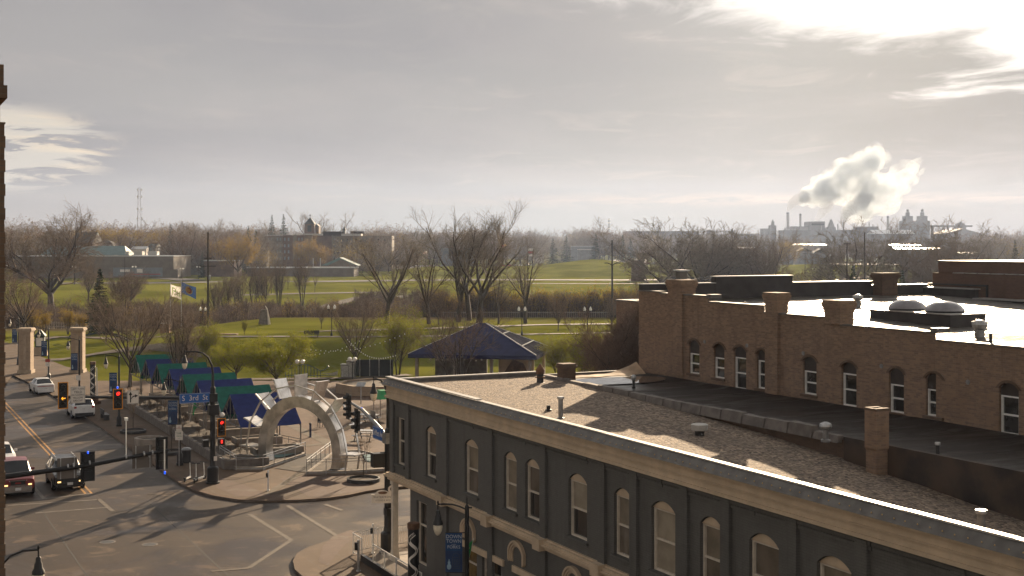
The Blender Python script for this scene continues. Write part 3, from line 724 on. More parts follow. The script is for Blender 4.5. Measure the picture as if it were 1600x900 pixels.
for a, c, zb, zt, za in info:
    o = sash_window(bb_, a, c, zb, zt, 'glass', 'glass', fb, frame='white_metal', d=.14, fw=.055, sill='brick_dark')
    p = MB(); arc = arc_pts(a-.03, c+.03, za-.22, .21)
    p.add([fb(y, z, .10) for y, z in arc]+[fb(c+.03, zt, .10), fb(a-.03, zt, .10)], [tuple(range(len(arc)+2))]); p.build('boarded_arch', mat('board', (.045,.034,.028), .8), o)
    hd = MB(); ar1 = arc_pts(a-.16, c+.16, za-.24, .33); ar0 = arc_pts(a-.03, c+.03, za-.22, .215)
    for j in range(10): hd.hexa([fb(*ar1[j],-.035), fb(*ar1[j+1],-.035), fb(*ar0[j+1],-.035), fb(*ar0[j],-.035)], [fb(*ar1[j],.01), fb(*ar1[j+1],.01), fb(*ar0[j+1],.01), fb(*ar0[j],.01)])
    hd.build('brick_arch', 'brick_dark', o)
# roof
b = MB(); vs = []; ts = np.linspace(.2, BL, 30); xs_ = np.linspace(.35, BWD, 14)
rr = random.Random(5)
for t_ in ts:
    for x_ in xs_: vs.append((x_, -t_, zr(t_)-.1+.012*sin(t_*2.3+x_)+.01*sin(x_*3.1)))
n = len(xs_); b.add(vs, [(i*n+k, (i+1)*n+k, (i+1)*n+k+1, i*n+k+1) for i in range(len(ts)-1) for k in range(n-1)]); b.build('roof', 'membrane', bb_, smooth=True)
# coping along the stepped near wall
b = MB()
for t0, t1 in zip(steps, steps[1:]):
    b.box(-.07, .38, -t1+.01, -t0, (wt(t0+.01) if t0 < 20 else 11.45)-.06, wt(t0+.01) if t0 < 20 else 11.45)
b.build('coping', 'flashing', bb_)
for t0, t1, z in ((6.1,6.5,12.55),(20.4,20.8,11.80)): b = MB(); b.box(-.1, .5, -t1, -t0, z-.12, z+.06); b.build('coping_block', 'flashing', bb_)
# parapet toward the cross street with a raised middle
M['tar_wall'] = mat('tar_wall', (.042, .036, .033), .75, .25, 1.2, bump=.15, bscale=6)
b = MB()
b.box(.02, 4.6, -.32, .02, 11.5, 12.90); b.box(4.6, 9.7, -.36, .06, 11.5, 13.24); b.box(9.7, 15.4, -.32, .02, 11.5, 12.86); b.box(15.4, BWD, -.32, .02, 11.5, 12.62)
b.build('parapet', 'tar_wall', bb_)
b = MB()
for x0, x1, z in ((.02,4.58,12.90),(4.55,9.75,13.24),(9.72,15.4,12.86),(15.42,BWD,12.62)): b.box(x0, x1, -.40, .10, z+.002, z+.05)
b.build('parapet_cap', 'coping_metal', bb_)
b = MB(); b.box(BWD-.3, BWD, -4.2, -.34, 11.4, 12.45); b.box(BWD-.3, BWD, -BL, -4.6, 10.2, 11.95); b.build('rear_parapet', 'tar_wall', bb_)
b = MB(); b.box(BWD-.4, BWD+.1, -4.25, -.42, 12.452, 12.52); b.box(BWD-.9, BWD+.1, -11.5, -4.6, 11.952, 12.02); b.box(BWD-.4, BWD+.1, -BL, -11.6, 11.70, 11.76); b.build('rear_cap', 'coping_metal', bb_)
# brick piers that rise as chimneys
def pier(t0, t1, zbot, ztop, flare=True, deep=.42, x0=-.14, nm='chimney'):
    p = MB(); p.box(x0, x0+deep, -t1, -t0, zbot, ztop-.5)
    if flare:
        for k, e in enumerate((.02, .05, .08, .10, .07)): p.box(x0-e, x0+deep+e, -t1-e, -t0+e, ztop-.5+.1*k, ztop-.5+.1*(k+1)-.002)
    else: p.box(x0, x0+deep, -t1, -t0, ztop-.498, ztop)
    return p.build(nm, 'brick', bb_)
pier(tw(1047), tw(1069), 8.55, zw(1058,437), deep=.8)
pier(tw(1199), tw(1218), 8.4, zw(1209,457), deep=.6)
pier(tw(1292), tw(1317), zw(1304,506), zw(1304,469), deep=.7)
b = MB(); b.box(13.65-.1+1.9, 14.7+1.9, -1.1, -.36, 11.7, 13.0)
for k, e in enumerate((.05,.1,.14,.09)): b.box(15.45-e, 16.6+e, -1.1-e, -.36+e if e else 0, 13.0+.09*k, 13.088+.09*k)
b.build('chimney', 'brick_dark', bb_)
# vents set in the wall
for px, py in ((1101,534),(1167,540),(1255,552),(1377,572),(1512,597)):
    p = MB(); y, z = -tw(px), zw(px, py); p.tube([(-.03,y,z),(.02,y,z)], .09, 10); p.build('wall_vent', 'grey_metal', bb_)
# grey box flue by the first chimney
fl = thing('metal_flue', 'grey square metal flue with flat cap rising behind the first brick chimney', 'flue', S(13.65+1.2, -2.1, 11.9), RS)
b = MB(); b.cbox((0,0,.85), (.42,.42,1.7)); b.build('shaft', 'flashing', fl); b = MB(); b.cbox((0,0,1.76), (.6,.6,.06)); b.cbox((0,0,1.725),(.3,.3,.05)); b.build('cap', 'galv', fl)
# raised skylight kerb with two domes
sk = thing('skylight', 'raised dark roof kerb carrying two clear dome skylights on the bright wet roof', 'skylight', S(18.0, -12.3, 11.55), RS)
b = MB(); b.box(0, 2.0, -4.75, 0, -.1, .50); b.build('kerb', 'tar_wall', sk); b = MB(); b.box(-.05, 2.05, -4.8, .05, .502, .54); b.build('kerb_cap', 'coping_metal', sk)
M['dome'] = mat('dome_plastic', (.20, .19, .20), .12, .1, 3, spec=.9)
for yy in (-1.25, -3.45):
    b = MB(); b.lathe([(.82,.54),(.84,.60),(.80,.62)], 24, (1, yy, 0)); c_ = b.build('dome_frame', 'dark_metal', sk)
    b = MB(); b.lathe([(.80*cos(q), .62+.40*sin(q)) for q in np.linspace(0, pi/2-.02, 8)], 24, (1, yy, 0)); b.build('dome', 'dome', sk, smooth=True)
def turbine(name, label, loc, s=1.0):
    o = thing(name, label, 'roof vent', loc, RS); b = MB(); b.lathe([(.2,-.1),(.2,.30),(.16,.32)], 14); b.lathe([(.3,-.02),(.3,.02)], 14); b.build('pipe', 'grey_metal', o)
    b = MB(); b.lathe([(.20,.33),(.27,.40),(.31,.50),(.27,.60),(.14,.68),(.02,.70)], 18); 
    for k in range(18): t = 2*pi*k/18; b.bar((.28*cos(t),.28*sin(t),.36),(.30*cos(t+.25),.30*sin(t+.25),.62), .02)
    b.build('turbine_head', 'galv', o); o.scale = (s,)*3; return o
turbine('turbine_vent', 'silver turbine vent on the bright roof right of the domes', S(16.2, -20.3, zr(20.3)-.1), .95)
turbine('turbine_vent', 'small silver turbine vent in front of the far brick chimney', S(22.4, -6.6, zr(6.6)-.1), .85)
def pipe_vent(label, loc, h, r, cap=None, m='grey_metal'):
    o = thing('vent_pipe', label, 'vent pipe', loc, RS); b = MB(); b.lathe([(r*1.6,-.05),(r*1.6,.03),(r,.05),(r,h),(r*.8,h)], 12); b.build('pipe', m, o)
    if cap == 'mush': b = MB(); b.lathe([(r*.9,h),(r*1.9,h+.05),(r*2.1,h+.12),(r*1.9,h+.2),(r*.7,h+.26)], 16); b.build('hood', 'galv', o)
    if cap == 'wide': b = MB(); b.lathe([(r*.9,h-.25),(r*1.75,h-.2),(r*1.85,h),(r*1.6,h+.02)], 16); b.build('hood', 'flash_white', o)
    if cap == 'cone': b = MB(); b.lathe([(r*1.3,h-.1),(r*1.3,h+.1),(r*1.1,h+.15),(.02,h+.38)], 14); b.lathe([(r*1.5,h*.5),(r*1.5,h*.5+.05)],14); b.build('hood', 'rust', o)
    if cap == 'flat': b = MB(); b.lathe([(r*1.4,h-.03),(r*1.5,h),(r*1.4,h+.06)], 12); b.build('collar', 'galv', o)
    return o
pipe_vent('thin dark pipe standing near the coping at the right end of the bright roof', S(14.3, -22.6, zr(22.6)-.1), .42, .06, m='dark_metal')
pipe_vent('tiny dark pipe on the wet roof beside the second brick chimney', S(16.5, -5.2, zr(5.2)-.1), .25, .05, m='dark_metal')
def gv(px, py, z):
    p = at(px, py, z); a, bb = ab(p); return S(a, bb, z)
pipe_vent('rusty vent with cone hood at the far end of the gravel roof', gv(844,599,8.42), .55, .16, 'cone', 'dark_metal')
pipe_vent('slim grey pipe with flat collar near the gravel roof edge', gv(876,654,8.35), .78, .09, 'flat', 'grey_metal')
pipe_vent('short dark pipe stub by the grey roof parapet', gv(857,641,8.38), .2, .08, None, 'dark_metal')
pipe_vent('wide hooded vent with pale cap standing in shadow on gravel', gv(1093,690,7.85), .62, .17, 'wide', 'dark_metal')
pipe_vent('mushroom capped vent on dark tar roof left of the free chimney', gv(1290,688,8.36), .36, .1, 'mush', 'grey_metal')
pipe_vent('thin capped pipe on dark tar roof right of the free chimney', gv(1465,714,8.36), .40, .06, 'flat', 'dark_metal')
pipe_vent('small stub pipe poking up beside the white coping at right', gv(1533,832,7.9), .5, .1, 'flat', 'grey_metal')
pipe_vent('short capped pipe standing in the puddle on the tar roof', gv(990,606,8.37), .35, .06, 'mush', 'dark_metal')
# chimneys standing by themselves
ch = thing('brick_chimney', 'tall weathered brick chimney standing free between gravel and tar roofs', 'chimney', S(7.36, -24.3, 7.4), RS)
b = MB(); b.box(-.24,.24,-.24,.24,-.3,.9); b.hexa([(-.24,-.24,.9),(.24,-.24,.9),(.24,.24,.9),(-.24,.24,.9)],[(-.27,-.27,.98),(.27,-.27,.98),(.27,.27,.98),(-.27,.27,.98)]); b.box(-.27,.27,-.27,.27,.98,2.2); b.build('stack', 'brick', ch)
b = MB(); b.box(-.28,.28,-.28,-.12,2.202,2.28); b.box(-.28,.28,.12,.28,2.202,2.28); b.box(-.28,-.12,-.12,.12,2.202,2.27); b.box(.12,.28,-.12,.12,2.202,2.26); b.build('rim', 'brick_dark', ch)
ch = thing('brick_chimney', 'squat dark brick chimney at the roof kerb near the wet tar roof', 'chimney', gv(885,595,8.42), RS)
b = MB(); b.box(-.34,.34,-.3,.3,-.1,.62); b.build('stack', 'brick_dark', ch); b = MB(); b.box(-.40,.40,-.36,.36,.622,.74); b.box(-.36,.36,-.32,.32,.742,.84); b.build('rim', 'brick_dark', ch)

# the taller brick building behind, right edge of the picture
rbk = thing('brick_building', 'taller dark red brick building rising behind the two roof domes', 'building', S(34.0, 0), RS)
b = MB(); b.box(0, 22, -30, 0, .1, 13.30); b.box(.45, 22, -30, -.0, 13.302, 13.95); b.build('wall', 'brick_red', rbk)
b = MB(); b.box(.40, 22.1, -30.1, .05, 13.952, 14.02); b.build('coping', 'flashing', rbk)
b = MB()
for k in range(14):
    y = -1.6-k*.95; b.hexa([(-.04,y-.80,13.302),(.45,y-.80,13.302),(.45,y,13.302),(-.04,y,13.302)], [(-.04,y-.80,13.34),(.449,y-.72,13.345),(.449,y-.06,13.345),(-.04,y,13.34)])
b.build('ledge_flashing', 'coping_metal', rbk)
b = MB(); b.box(-.10, .0, -4.2, 0.3, 12.6, 12.7); b.box(-.10,0,-4.2,-4.1,11.5,12.6); b.build('pipe_run', 'dark_metal', rbk)
ax = thing('brick_building', 'plain brick building across the cross street behind a bare tree', 'building', S(31, 22), RS)
b = MB(); b.box(0, 22, 0, 8.7, .1, 10.5); b.build('wall', 'brick', ax); b = MB(); b.box(-.08, 22.08, -.08, 8.78, 10.502, 10.6); b.build('coping', 'flashing', ax)

# ================================================================== BRICK EDGE AT THE LEFT
lb = thing('brick_tower', 'dark brick corner of the neighbouring tall building at the left edge', 'building', (0,0,0), 0)
Yb = 16.0; Xb = (8.6-800)/FPX*Yb
o_ = Vector((Xb, Yb, 0)); lb.location = o_; lb.rotation_euler.z = RS
b = MB()
rr = random.Random(6)
z = 0.0
while z < 16.52:                                                       # rusticated courses
    e = .012 if int(z/.15) % 2 else 0.0
    b.box(-6, -e, 0, 1.6, z, min(z+.148, 16.52)); z += .15
b.build('wall', 'brick_dark', lb)
b = MB(); b.box(-6, -.06, .05, 1.5, 16.52, 17.0); b.box(-6, .02, -.03, 1.6, 16.82, 16.98); b.box(-6, -.02, .0, 1.55, 16.981, 17.24); b.box(-6, -.10, .0, 1.5, 17.241, 17.34); b.build('cap', 'brick_dark', lb)
# ================================================================== STREET FURNITURE
def lampm(pa, top, out, s=1.0, globe=None):
    """teardrop lantern hanging at the end of an arm: out = horizontal offset, top = arm height"""
    x = out; r = []
    b = MB(); b.lathe([(.02,.02),(.035,.04),(.03,.09),(.012,.13)], 8, (x,0,top)); b.tube([(x,0,top+.03),(x,0,top-.22)], .022, 8)
    b.lathe([(.05,-.20),(.075,-.24),(.08,-.34),(.11,-.40),(.125,-.52),(.17,-.60),(.185,-.68),(.17,-.70)], 16, (x,0,top))
    h = b.build('lamp_housing', 'black_metal', pa, smooth=True)
    b = MB(); b.lathe([(.155,-.70),(.165,-.78),(.15,-.88),(.115,-.98),(.06,-1.06),(.01,-1.08)], 16, (x,0,top)); b.build('lamp_globe', 'lamp_glass', h, smooth=True)
def banner(pa, x0, x1, zt, zb, y=0.0):
    """cloth banner in the local x-z plane, facing -y"""
    w_ = x1-x0; h_ = zt-zb
    b = MB(); b.box(x0, x1, y-.006, y+.006, zb, zt-h_*.46)
    o = b.build('banner', 'banner_blue', pa)
    b = MB(); b.box(x0, x1, y-.006, y+.006, zt-h_*.459, zt); b.build('banner_field', 'banner_top', o)
    f = lambda dz: facing((x0+w_/2, y-.009, zt-dz*h_), (1,0,0), (0,0,1))
    text('lettering', 'DOWN\nTOWN', w_*.30, 'banner_text', o, f(.155), .93, .003)
    b = MB(); b.box(x0+w_*.36, x1-w_*.36, y-.011, y-.0065, zt-h_*.292, zt-h_*.285); b.build('rule', 'banner_text', o)
    text('lettering', 'FORKS', w_*.27, 'banner_text', o, f(.36), .95, .003)
    b = MB(); cx, cz = x0+w_*.22, zb+h_*.14                                # pale figure in the corner
    for (dx_, dz_, rx, rz) in ((0,0,.13,.075),(0,.10,.075,.045),(0,.16,.03,.03)):
        b.prism([(cx+dx_*w_+rx*w_*cos(q), cz+dz_*h_+rz*h_*sin(q)) for q in np.linspace(0, 2*pi, 13)[:-1]], lambda a, c, d: (a, y-.0065-d, c), 0, .004)
    b.build('emblem', 'banner_pale', o)
    b = MB(); mx, mz = x0+w_*.64, zb+h_*.10
    out_ = [(mx-.22*w_, mz), (mx+.22*w_, mz), (mx+.22*w_, mz+.25*h_)]+[(mx+.22*w_*cos(q), mz+.25*h_+.14*h_*sin(q)) for q in np.linspace(0.2, pi-.2, 7)]+[(mx-.22*w_, mz+.25*h_)]
    for (p, q) in zip(out_, out_[1:]+out_[:1]): b.bar((p[0], y-.009, p[1]), (q[0], y-.009, q[1]), .012, .012)
    for k in range(1, 6): b.bar((mx-.2*w_, y-.009, mz+k*.055*h_), (mx+.2*w_, y-.009, mz+k*.055*h_), .010, .010)
    for k in (-1,0,1): b.bar((mx+k*.1*w_, y-.009, mz+.02*h_), (mx+k*.1*w_, y-.009, mz+.22*h_), .010, .010)
    b.build('emblem', 'banner_grey', o)
    for zz in (zt+.01, zb-.01): b = MB(); b.bar((0,y,zz), (x0,y,zz), .03); b.build('banner_arm', 'black_metal', o)
    return o
def street_lamp(label, loc, rot, H=5.9, out=-.95, wb=.62, ban=True, zt=4.35, zb=2.75):
    o = thing('street_lamp', label, 'street lamp', loc, rot, 'lamps with banners along the avenue')
    b = MB(); b.lathe([(.24,0),(.24,.16),(.20,.2),(.20,.72),(.15,.8),(.11,.86),(.085,1.2),(.075,H-.1),(.07,H),(.03,H+.06),(.02,H+.26),(.005,H+.34)], 14); b.build('pole', 'black_metal', o, smooth=True)
    b = MB(); arc = [(0,0,H-.12),(out*.25,0,H-.01),(out*.5,0,H+.06),(out*.75,0,H+.07),(out,0,H+.06)]; b.tube(arc, .03, 8); b.tube([(0,0,H-.05),(.18,0,H-.05)], .03, 6); b.build('arm', 'black_metal', o)
    lampm(o, H+.06, out)
    if ban: banner(o, -.16-wb, -.16, zt, zb)
    return o
# banner plane faces the camera side: local -y toward -u
L = []
for k, ((px, py), lab) in enumerate((((281,727),'street lamp with banner nearest the corner, by the planter wall'), ((186,666),'street lamp with banner second from the corner, by the big bare tree'), ((124,623),'street lamp with banner right of the white car'),
                                    ((76,596),'street lamp with red and green parking sign beside stone gate column'), ((29,570),'farthest street lamp with banner, left of the stone gate columns'))):
    p = at(px, py, KERB); p.z = KERB
    L.append(street_lamp(lab, p, RS*.0+R(4), 5.7, -1.05))
p = S(-3.7, -18.6, KERB)
Yp = 44.0; p = Vector(((729.5-800)/FPX*Yp, Yp, KERB))
street_lamp('near street lamp with blue downtown banner in front of the grey building', p, R(-2), 5.85, -1.0, .58, True, 4.93, 3.58)
# near lamp hanging in at the lower left
Yp = 36.5; p = Vector(((-8-800)/FPX*Yp, Yp, KERB)); zt_ = zrow(866, Yp)
nl = thing('street_lamp', 'black street lamp reaching in at the lower left corner', 'street lamp', p, R(0), 'lamps with banners along the avenue')
b = MB(); b.lathe([(.24,0),(.24,.16),(.20,.2),(.20,.72),(.15,.8),(.085,1.2),(.075,zt_-.3)], 14); b.build('pole', 'black_metal', nl)
b = MB(); xo = (60-(-8))/FPX*Yp; b.tube([(0,0,zt_-.75),(.18,0,zt_-.45),(.45,0,zt_-.17),(.8,0,zt_-.03),(xo,0,zt_)], .032, 8); b.build('arm', 'black_metal', nl)
lampm(nl, zt_, xo)

def signal_head(pa, c, rt, nrm, n=3, lit=None, lit_i=0, back=True, border=True, s=1.0, arrow=False, name='signal_head'):
    """c centre, rt unit vector to the right as seen from the front, nrm unit vector toward the viewer of the lenses"""
    c = Vector(c); rt = Vector(rt); nrm = Vector(nrm); up = Vector((0,0,1)); h_ = .34*n*s; w_ = .36*s
    def P3(a, b_, d): return c+rt*a+up*b_+nrm*d
    b = MB()
    def bx(x0,x1,z0,z1,d0,d1): b.hexa([P3(x0,z0,d0),P3(x1,z0,d0),P3(x1,z0,d1),P3(x0,z0,d1)], [P3(x0,z1,d0),P3(x1,z1,d0),P3(x1,z1,d1),P3(x0,z1,d1)])
    for k in range(n):
        zc = h_/2-.34*s*(k+.5); bx(-w_/2, w_/2, zc-.165*s, zc+.165*s, -.14, .04)
    if back: bx(-w_/2-.11*s, w_/2+.11*s, -h_/2-.11*s, h_/2+.11*s, .0, .012)
    o = b.build(name, 'black_metal', pa)
    for k in range(n):
        zc = h_/2-.34*s*(k+.5)
        b = MB(); vs = [P3(.125*s*cos(q), zc+.125*s*sin(q), .046) for q in np.linspace(0, 2*pi, 17)[:-1]]; b.add(vs, [tuple(range(16))])
        on = k == lit_i and lit
        if on and arrow:
            b.build('lens', 'lens_dark', o); b = MB()
            for pp in ([(-.11,0),(-.02,.10),(.01,.07),(-.05,.0),(.01,-.07),(-.02,-.10)], [(-.07,.025),(.12,.025),(.12,-.025),(-.07,-.025)]): b.add([P3(x*s*1.1, zc+y*s*1.1, .052) for x, y in pp], [tuple(range(len(pp)))])
            b.build('arrow_light', lit, o)
        else: b.build('lens', lit if on else 'lens_dark', o)
        v = MB()                                                      # visor
        qs = np.linspace(-.35, pi+.35, 9)
        for q0, q1 in zip(qs, qs[1:]): v.quad(P3(.14*s*cos(q0), zc+.14*s*sin(q0), .04), P3(.14*s*cos(q1), zc+.14*s*sin(q1), .04), P3(.135*s*cos(q1), zc+.135*s*sin(q1)-.02, .26*s), P3(.135*s*cos(q0), zc+.135*s*sin(q0)-.02, .26*s))
        v.build('visor', 'black_metal', o)
    if border:
        b = MB(); W2 = w_/2+.11*s; H2 = h_/2+.11*s; t_ = .055*s
        for x0,x1,z0,z1 in ((-W2,W2,H2-t_,H2),(-W2,W2,-H2,-H2+t_),(-W2,-W2+t_,-H2+t_,H2-t_),(W2-t_,W2,-H2+t_,H2-t_)):
            b.hexa([P3(x0,z0,.013),P3(x1,z0,.013),P3(x1,z0,.02),P3(x0,z0,.02)], [P3(x0,z1,.013),P3(x1,z1,.013),P3(x1,z1,.02),P3(x0,z1,.02)])
        b.build('yellow_border', 'yellow_border', o)
    return o
def plate(pa, c, rt, nrm, w_, h_, m, name='sign', th=.012, border=None):
    c = Vector(c); rt = Vector(rt); nrm = Vector(nrm); up = Vector((0,0,1))
    b = MB()
    def q(x0,x1,z0,z1,d0,d1): b.hexa([c+rt*x0+up*z0+nrm*d0, c+rt*x1+up*z0+nrm*d0, c+rt*x1+up*z0+nrm*d1, c+rt*x0+up*z0+nrm*d1],[c+rt*x0+up*z1+nrm*d0, c+rt*x1+up*z1+nrm*d0, c+rt*x1+up*z1+nrm*d1, c+rt*x0+up*z1+nrm*d1])
    q(-w_/2,w_/2,-h_/2,h_/2,0,th); o = b.build(name, m, pa)
    if border:
        b = MB(); t_ = .012; i_ = .02
        for x0,x1,z0,z1 in ((-w_/2+i_,w_/2-i_,h_/2-i_-t_,h_/2-i_),(-w_/2+i_,w_/2-i_,-h_/2+i_,-h_/2+i_+t_),(-w_/2+i_,-w_/2+i_+t_,-h_/2+i_+t_,h_/2-i_-t_),(w_/2-i_-t_,w_/2-i_,-h_/2+i_+t_,h_/2-i_-t_)): q(x0,x1,z0,z1,th+.002,th+.004)
        b.build('sign_border', border, o)
    return o
def tf(c, rt, nrm, d=.016):
    c = Vector(c)+Vector(nrm)*d; return facing(c, rt, (0,0,1))

# --- far corner pole with mast arm, lamp, street name
VR = VA; VN = -UB                                                     # right and toward-camera in the street frame
pA = at(332.5, 755, KERB); pA.z = KERB
tp = thing('traffic_signal', 'black corner pole with curved lamp and mast arm carrying the S 3rd St sign', 'traffic signal', pA, RS)
X_, Yl, Z_ = Vector((1,0,0)), Vector((0,1,0)), Vector((0,0,1)); FN = -Yl
b = MB(); b.lathe([(.44,0),(.44,.1),(.36,.12),(.36,.95),(.31,1.02),(.2,1.08),(.175,1.3),(.165,5.9),(.13,6.0)], 16); b.build('pole', 'black_metal', tp)
zt_ = zrow(548, pA.y)-KERB
b = MB(); b.tube([(0,0,5.95),(0,0,zt_-1.35),(-.06,0,zt_-.9),(-.28,0,zt_-.42),(-.62,0,zt_-.12),(-1.05,0,zt_-.01),(-1.72,0,zt_)], [.10,.08,.07,.062,.055,.05,.045], 10); b.build('lamp_arm', 'black_metal', tp)
lampm(tp, zt_, -1.74)
MAz = zrow(621, pA.y)-KERB
b = MB(); b.tube([(-.1,0,MAz-.05),(-9.4,0,MAz+.55)], [.115,.075], 10); b.cbox((0,0,MAz),(.5,.42,.5)); b.build('mast_arm', 'black_metal', tp)
def ax_x(px):                                                          # column -> local x on this arm
    k = (px-800)/FPX; return (k*pA.y-pA.x)/(VA.x-k*VA.y)
def ax_z(px, py): return zrow(py, pA.y+VA.y*ax_x(px))-KERB
signal_head(tp, (ax_x(98),-.14,ax_z(98,617.5)), X_, FN, 4, 'amber_light', 2, arrow=True)
signal_head(tp, (ax_x(183.5),-.14,ax_z(183.5,623)), X_, FN, 3, 'red_light', 0)
b = MB(); b.lathe([(.05,0),(.06,.10),(.04,.13)], 10, (ax_x(183),-.1,ax_z(183,607))); b.build('beacon', 'blue_light', tp)
c_ = (ax_x(121),-.15,ax_z(121,616.5)); o = plate(tp, c_, X_, FN, .83, .98, 'sign_white', 'turn_sign', border='ink')
for s_, dz_, sz in (('LEFT TURN',.34,.155),('YIELD',.16,.20),('ON FLASHING',-.01,.13),('YELLOW',-.175,.165),('ARROW',-.345,.165)):
    text('lettering', s_, sz, 'ink', o, tf(Vector(c_)+Z_*dz_, X_, FN), .88, .002)
c_ = (ax_x(207),-.15,ax_z(207,620)); o = plate(tp, c_, X_, FN, .70, .80, 'sign_white', 'lane_sign', border='ink')
b = MB(); cc = Vector(c_)+FN*.014
def sh(pts): b.add([cc+X_*x+Z_*z+FN*.002 for x, z in pts], [tuple(range(len(pts)))])
sh([(-.18,-.32),(-.11,-.32),(-.11,.14),(-.18,.14)]); sh([(-.25,.13),(-.04,.13),(-.145,.34)])
cur = [(-.13+.26*(1-cos(q)), -.22+.28*sin(q)) for q in np.linspace(0, pi/2, 7)]
for (x0,z0),(x1,z1) in zip(cur, cur[1:]): sh([(x0,z0-.03),(x1,z1-.035),(x1,z1+.035),(x0,z0+.045)])
sh([(.12,-.04),(.12,.17),(.30,.07)]); b.build('arrow', 'ink', o)
c_ = (ax_x(303)+.02,-.17,ax_z(303,621.5)); o = plate(tp, c_, X_, FN, (ax_x(327)-ax_x(279)), .60, 'sign_blue', 'street_name', border='sign_white')
text('lettering', 'S  3rd  St', .46, 'sign_white', o, tf(c_, X_, FN), .92, .003)
signal_head(tp, (.50,-.16,zrow(668,pA.y)-KERB), X_, FN, 3, 'red_light', 0, s=.92)
b = MB(); b.cbox((.02,0,zrow(640,pA.y)-KERB), (.62,.5,.62)); b.build('control_box', 'black_metal', tp)
b = MB(); b.cbox((.5,-.1,zrow(691,pA.y)-KERB), (.38,.3,.40)); o = b.build('pedestrian_signal', 'black_metal', tp)
b = MB(); b.cbox((.5,-.262,zrow(690,pA.y)-KERB), (.10,.02,.20)); b.build('hand_light', 'red_light', o)
b = MB(); b.cbox((-.45,.05,zrow(692,pA.y)-KERB), (.36,.4,.42)); b.build('pedestrian_signal', 'black_metal', tp)
b = MB(); b.cbox((.12,-.19,1.55), (.2,.04,.28)); b.build('notice', 'sign_white', tp)
b = MB(); b.lathe([(.14,0),(.17,.08),(.13,.2),(.02,.25)], 12, (.55,-.1,zrow(651,pA.y)-KERB)); b.build('camera_dome', 'white_metal', tp)

# --- near-left mast arm seen from behind
Y0 = 52.0; p0 = Vector(((-60-800)/FPX*Y0*1.0, Y0-.9, 0))
nm = thing('traffic_signal', 'black mast arm seen from behind crossing in from the left with two signals', 'traffic signal', Vector((p0.x, p0.y, KERB)), RS)
def nx_(px): k = (px-800)/FPX; return (k*nm.location.y-nm.location.x)/(VA.x-k*VA.y)
def nz_(px, py): return zrow(py, nm.location.y+VA.y*nx_(px))-KERB
xe = nx_(263)
b = MB(); b.tube([(0,0,nz_(-60,759)),(nx_(10),0,nz_(10,744.5)),(nx_(140),0,nz_(140,727)),(xe,0,nz_(263,703))], [.125,.115,.09,.07], 12); b.build('mast_arm', 'black_metal', nm)
b = MB(); b.lathe([(.36,0),(.36,.95),(.2,1.05),(.17,7.4)], 14); b.build('pole', 'black_metal', nm)
for px, py, w_, h_ in ((105.5,732.5,.78,.86),(223.5,714.5,.84,.95)):
    c_ = Vector((nx_(px),.16,nz_(px,py))); o = plate(nm, c_, X_, Yl, w_, h_, 'sign_back', 'sign_back')
    for dx_ in (-.26*w_/.8, .30*w_/.8):
        b = MB(); b.box(c_.x+dx_-.018, c_.x+dx_+.018, .125, .155, c_.z-h_/2, c_.z+h_/2); b.build('bracket', 'galv', o)
    b = MB(); b.tube([(c_.x+.26,.0,c_.z),(c_.x+.26,.15,c_.z)], .03, 8); b.build('clamp', 'galv', o)
signal_head(nm, (nx_(138),.18,nz_(138,730)), -X_, Yl, 3, None, border=False, s=1.0)
signal_head(nm, (nx_(254),.18,nz_(254,709)), -X_, Yl, 4, None, border=False, s=.88)
b = MB(); b.tube([(nx_(256),-.13,nz_(256,733)),(nx_(256),-.13,nz_(256,686))], .028, 8); b.build('bracket', 'white_metal', nm)
b = MB(); b.lathe([(.035,0),(.04,.09),(.02,.11)], 10, (nx_(138),.1,nz_(138,709.5))); b.build('beacon', 'blue_light', nm)
b = MB(); b.lathe([(.035,-.11),(.04,0),(.02,.02)], 10, (nx_(256.5),-.13,nz_(256.5,736))); b.build('beacon', 'blue_light', nm)
b = MB(); b.tube([(nx_(197),0,nz_(197,718)),(nx_(197),0,nz_(197,657))], .022, 8); b.build('camera_post', 'white_metal', nm)
b = MB(); b.cbox((nx_(197),-.02,nz_(197,655)), (.11,.26,.10)); b.cbox((nx_(197),.0,nz_(197,653)),(.13,.3,.015)); b.build('traffic_camera', 'white_metal', nm)
b = MB(); 
for px in (106, 115, 140, 197, 225, 238): b.tube([(nx_(px)-.03,0,nz_(px,744.5-(px-10)*.164)),(nx_(px)+.03,0,nz_(px,744.5-(px-10)*.164)+.003)], .105, 10)
b.build('arm_band', 'galv', nm)

# --- near-right corner pole at the grey building, arm reaching over the cross street
pF = at(606.5, 864, KERB); pF.z = KERB
nf = thing('traffic_signal', 'black corner pole beside the grey building with two signals over the cross street', 'traffic signal', pF, RS)
b = MB(); b.lathe([(.44,0),(.44,.1),(.36,.12),(.36,.95),(.31,1.02),(.22,1.08),(.195,1.3),(.165,5.9),(.13,6.0)], 16); b.build('pole', 'black_metal', nf)
zt_ = zrow(591, pF.y)-KERB
b = MB(); b.tube([(0,0,5.95),(0,0,zt_-1.2),(-.03,0,zt_-.8),(-.16,0,zt_-.36),(-.36,0,zt_-.08),(-.62,0,zt_),(-.74,0,zt_)], [.10,.08,.07,.06,.05,.045,.04], 10); b.build('lamp_arm', 'black_metal', nf)
lampm(nf, zt_, -.74)
def fy(px): k = (px-800)/FPX; return (k*pF.y-pF.x)/(UB.x-k*UB.y)
def fz(px, py): return zrow(py, pF.y+UB.y*fy(px))-KERB
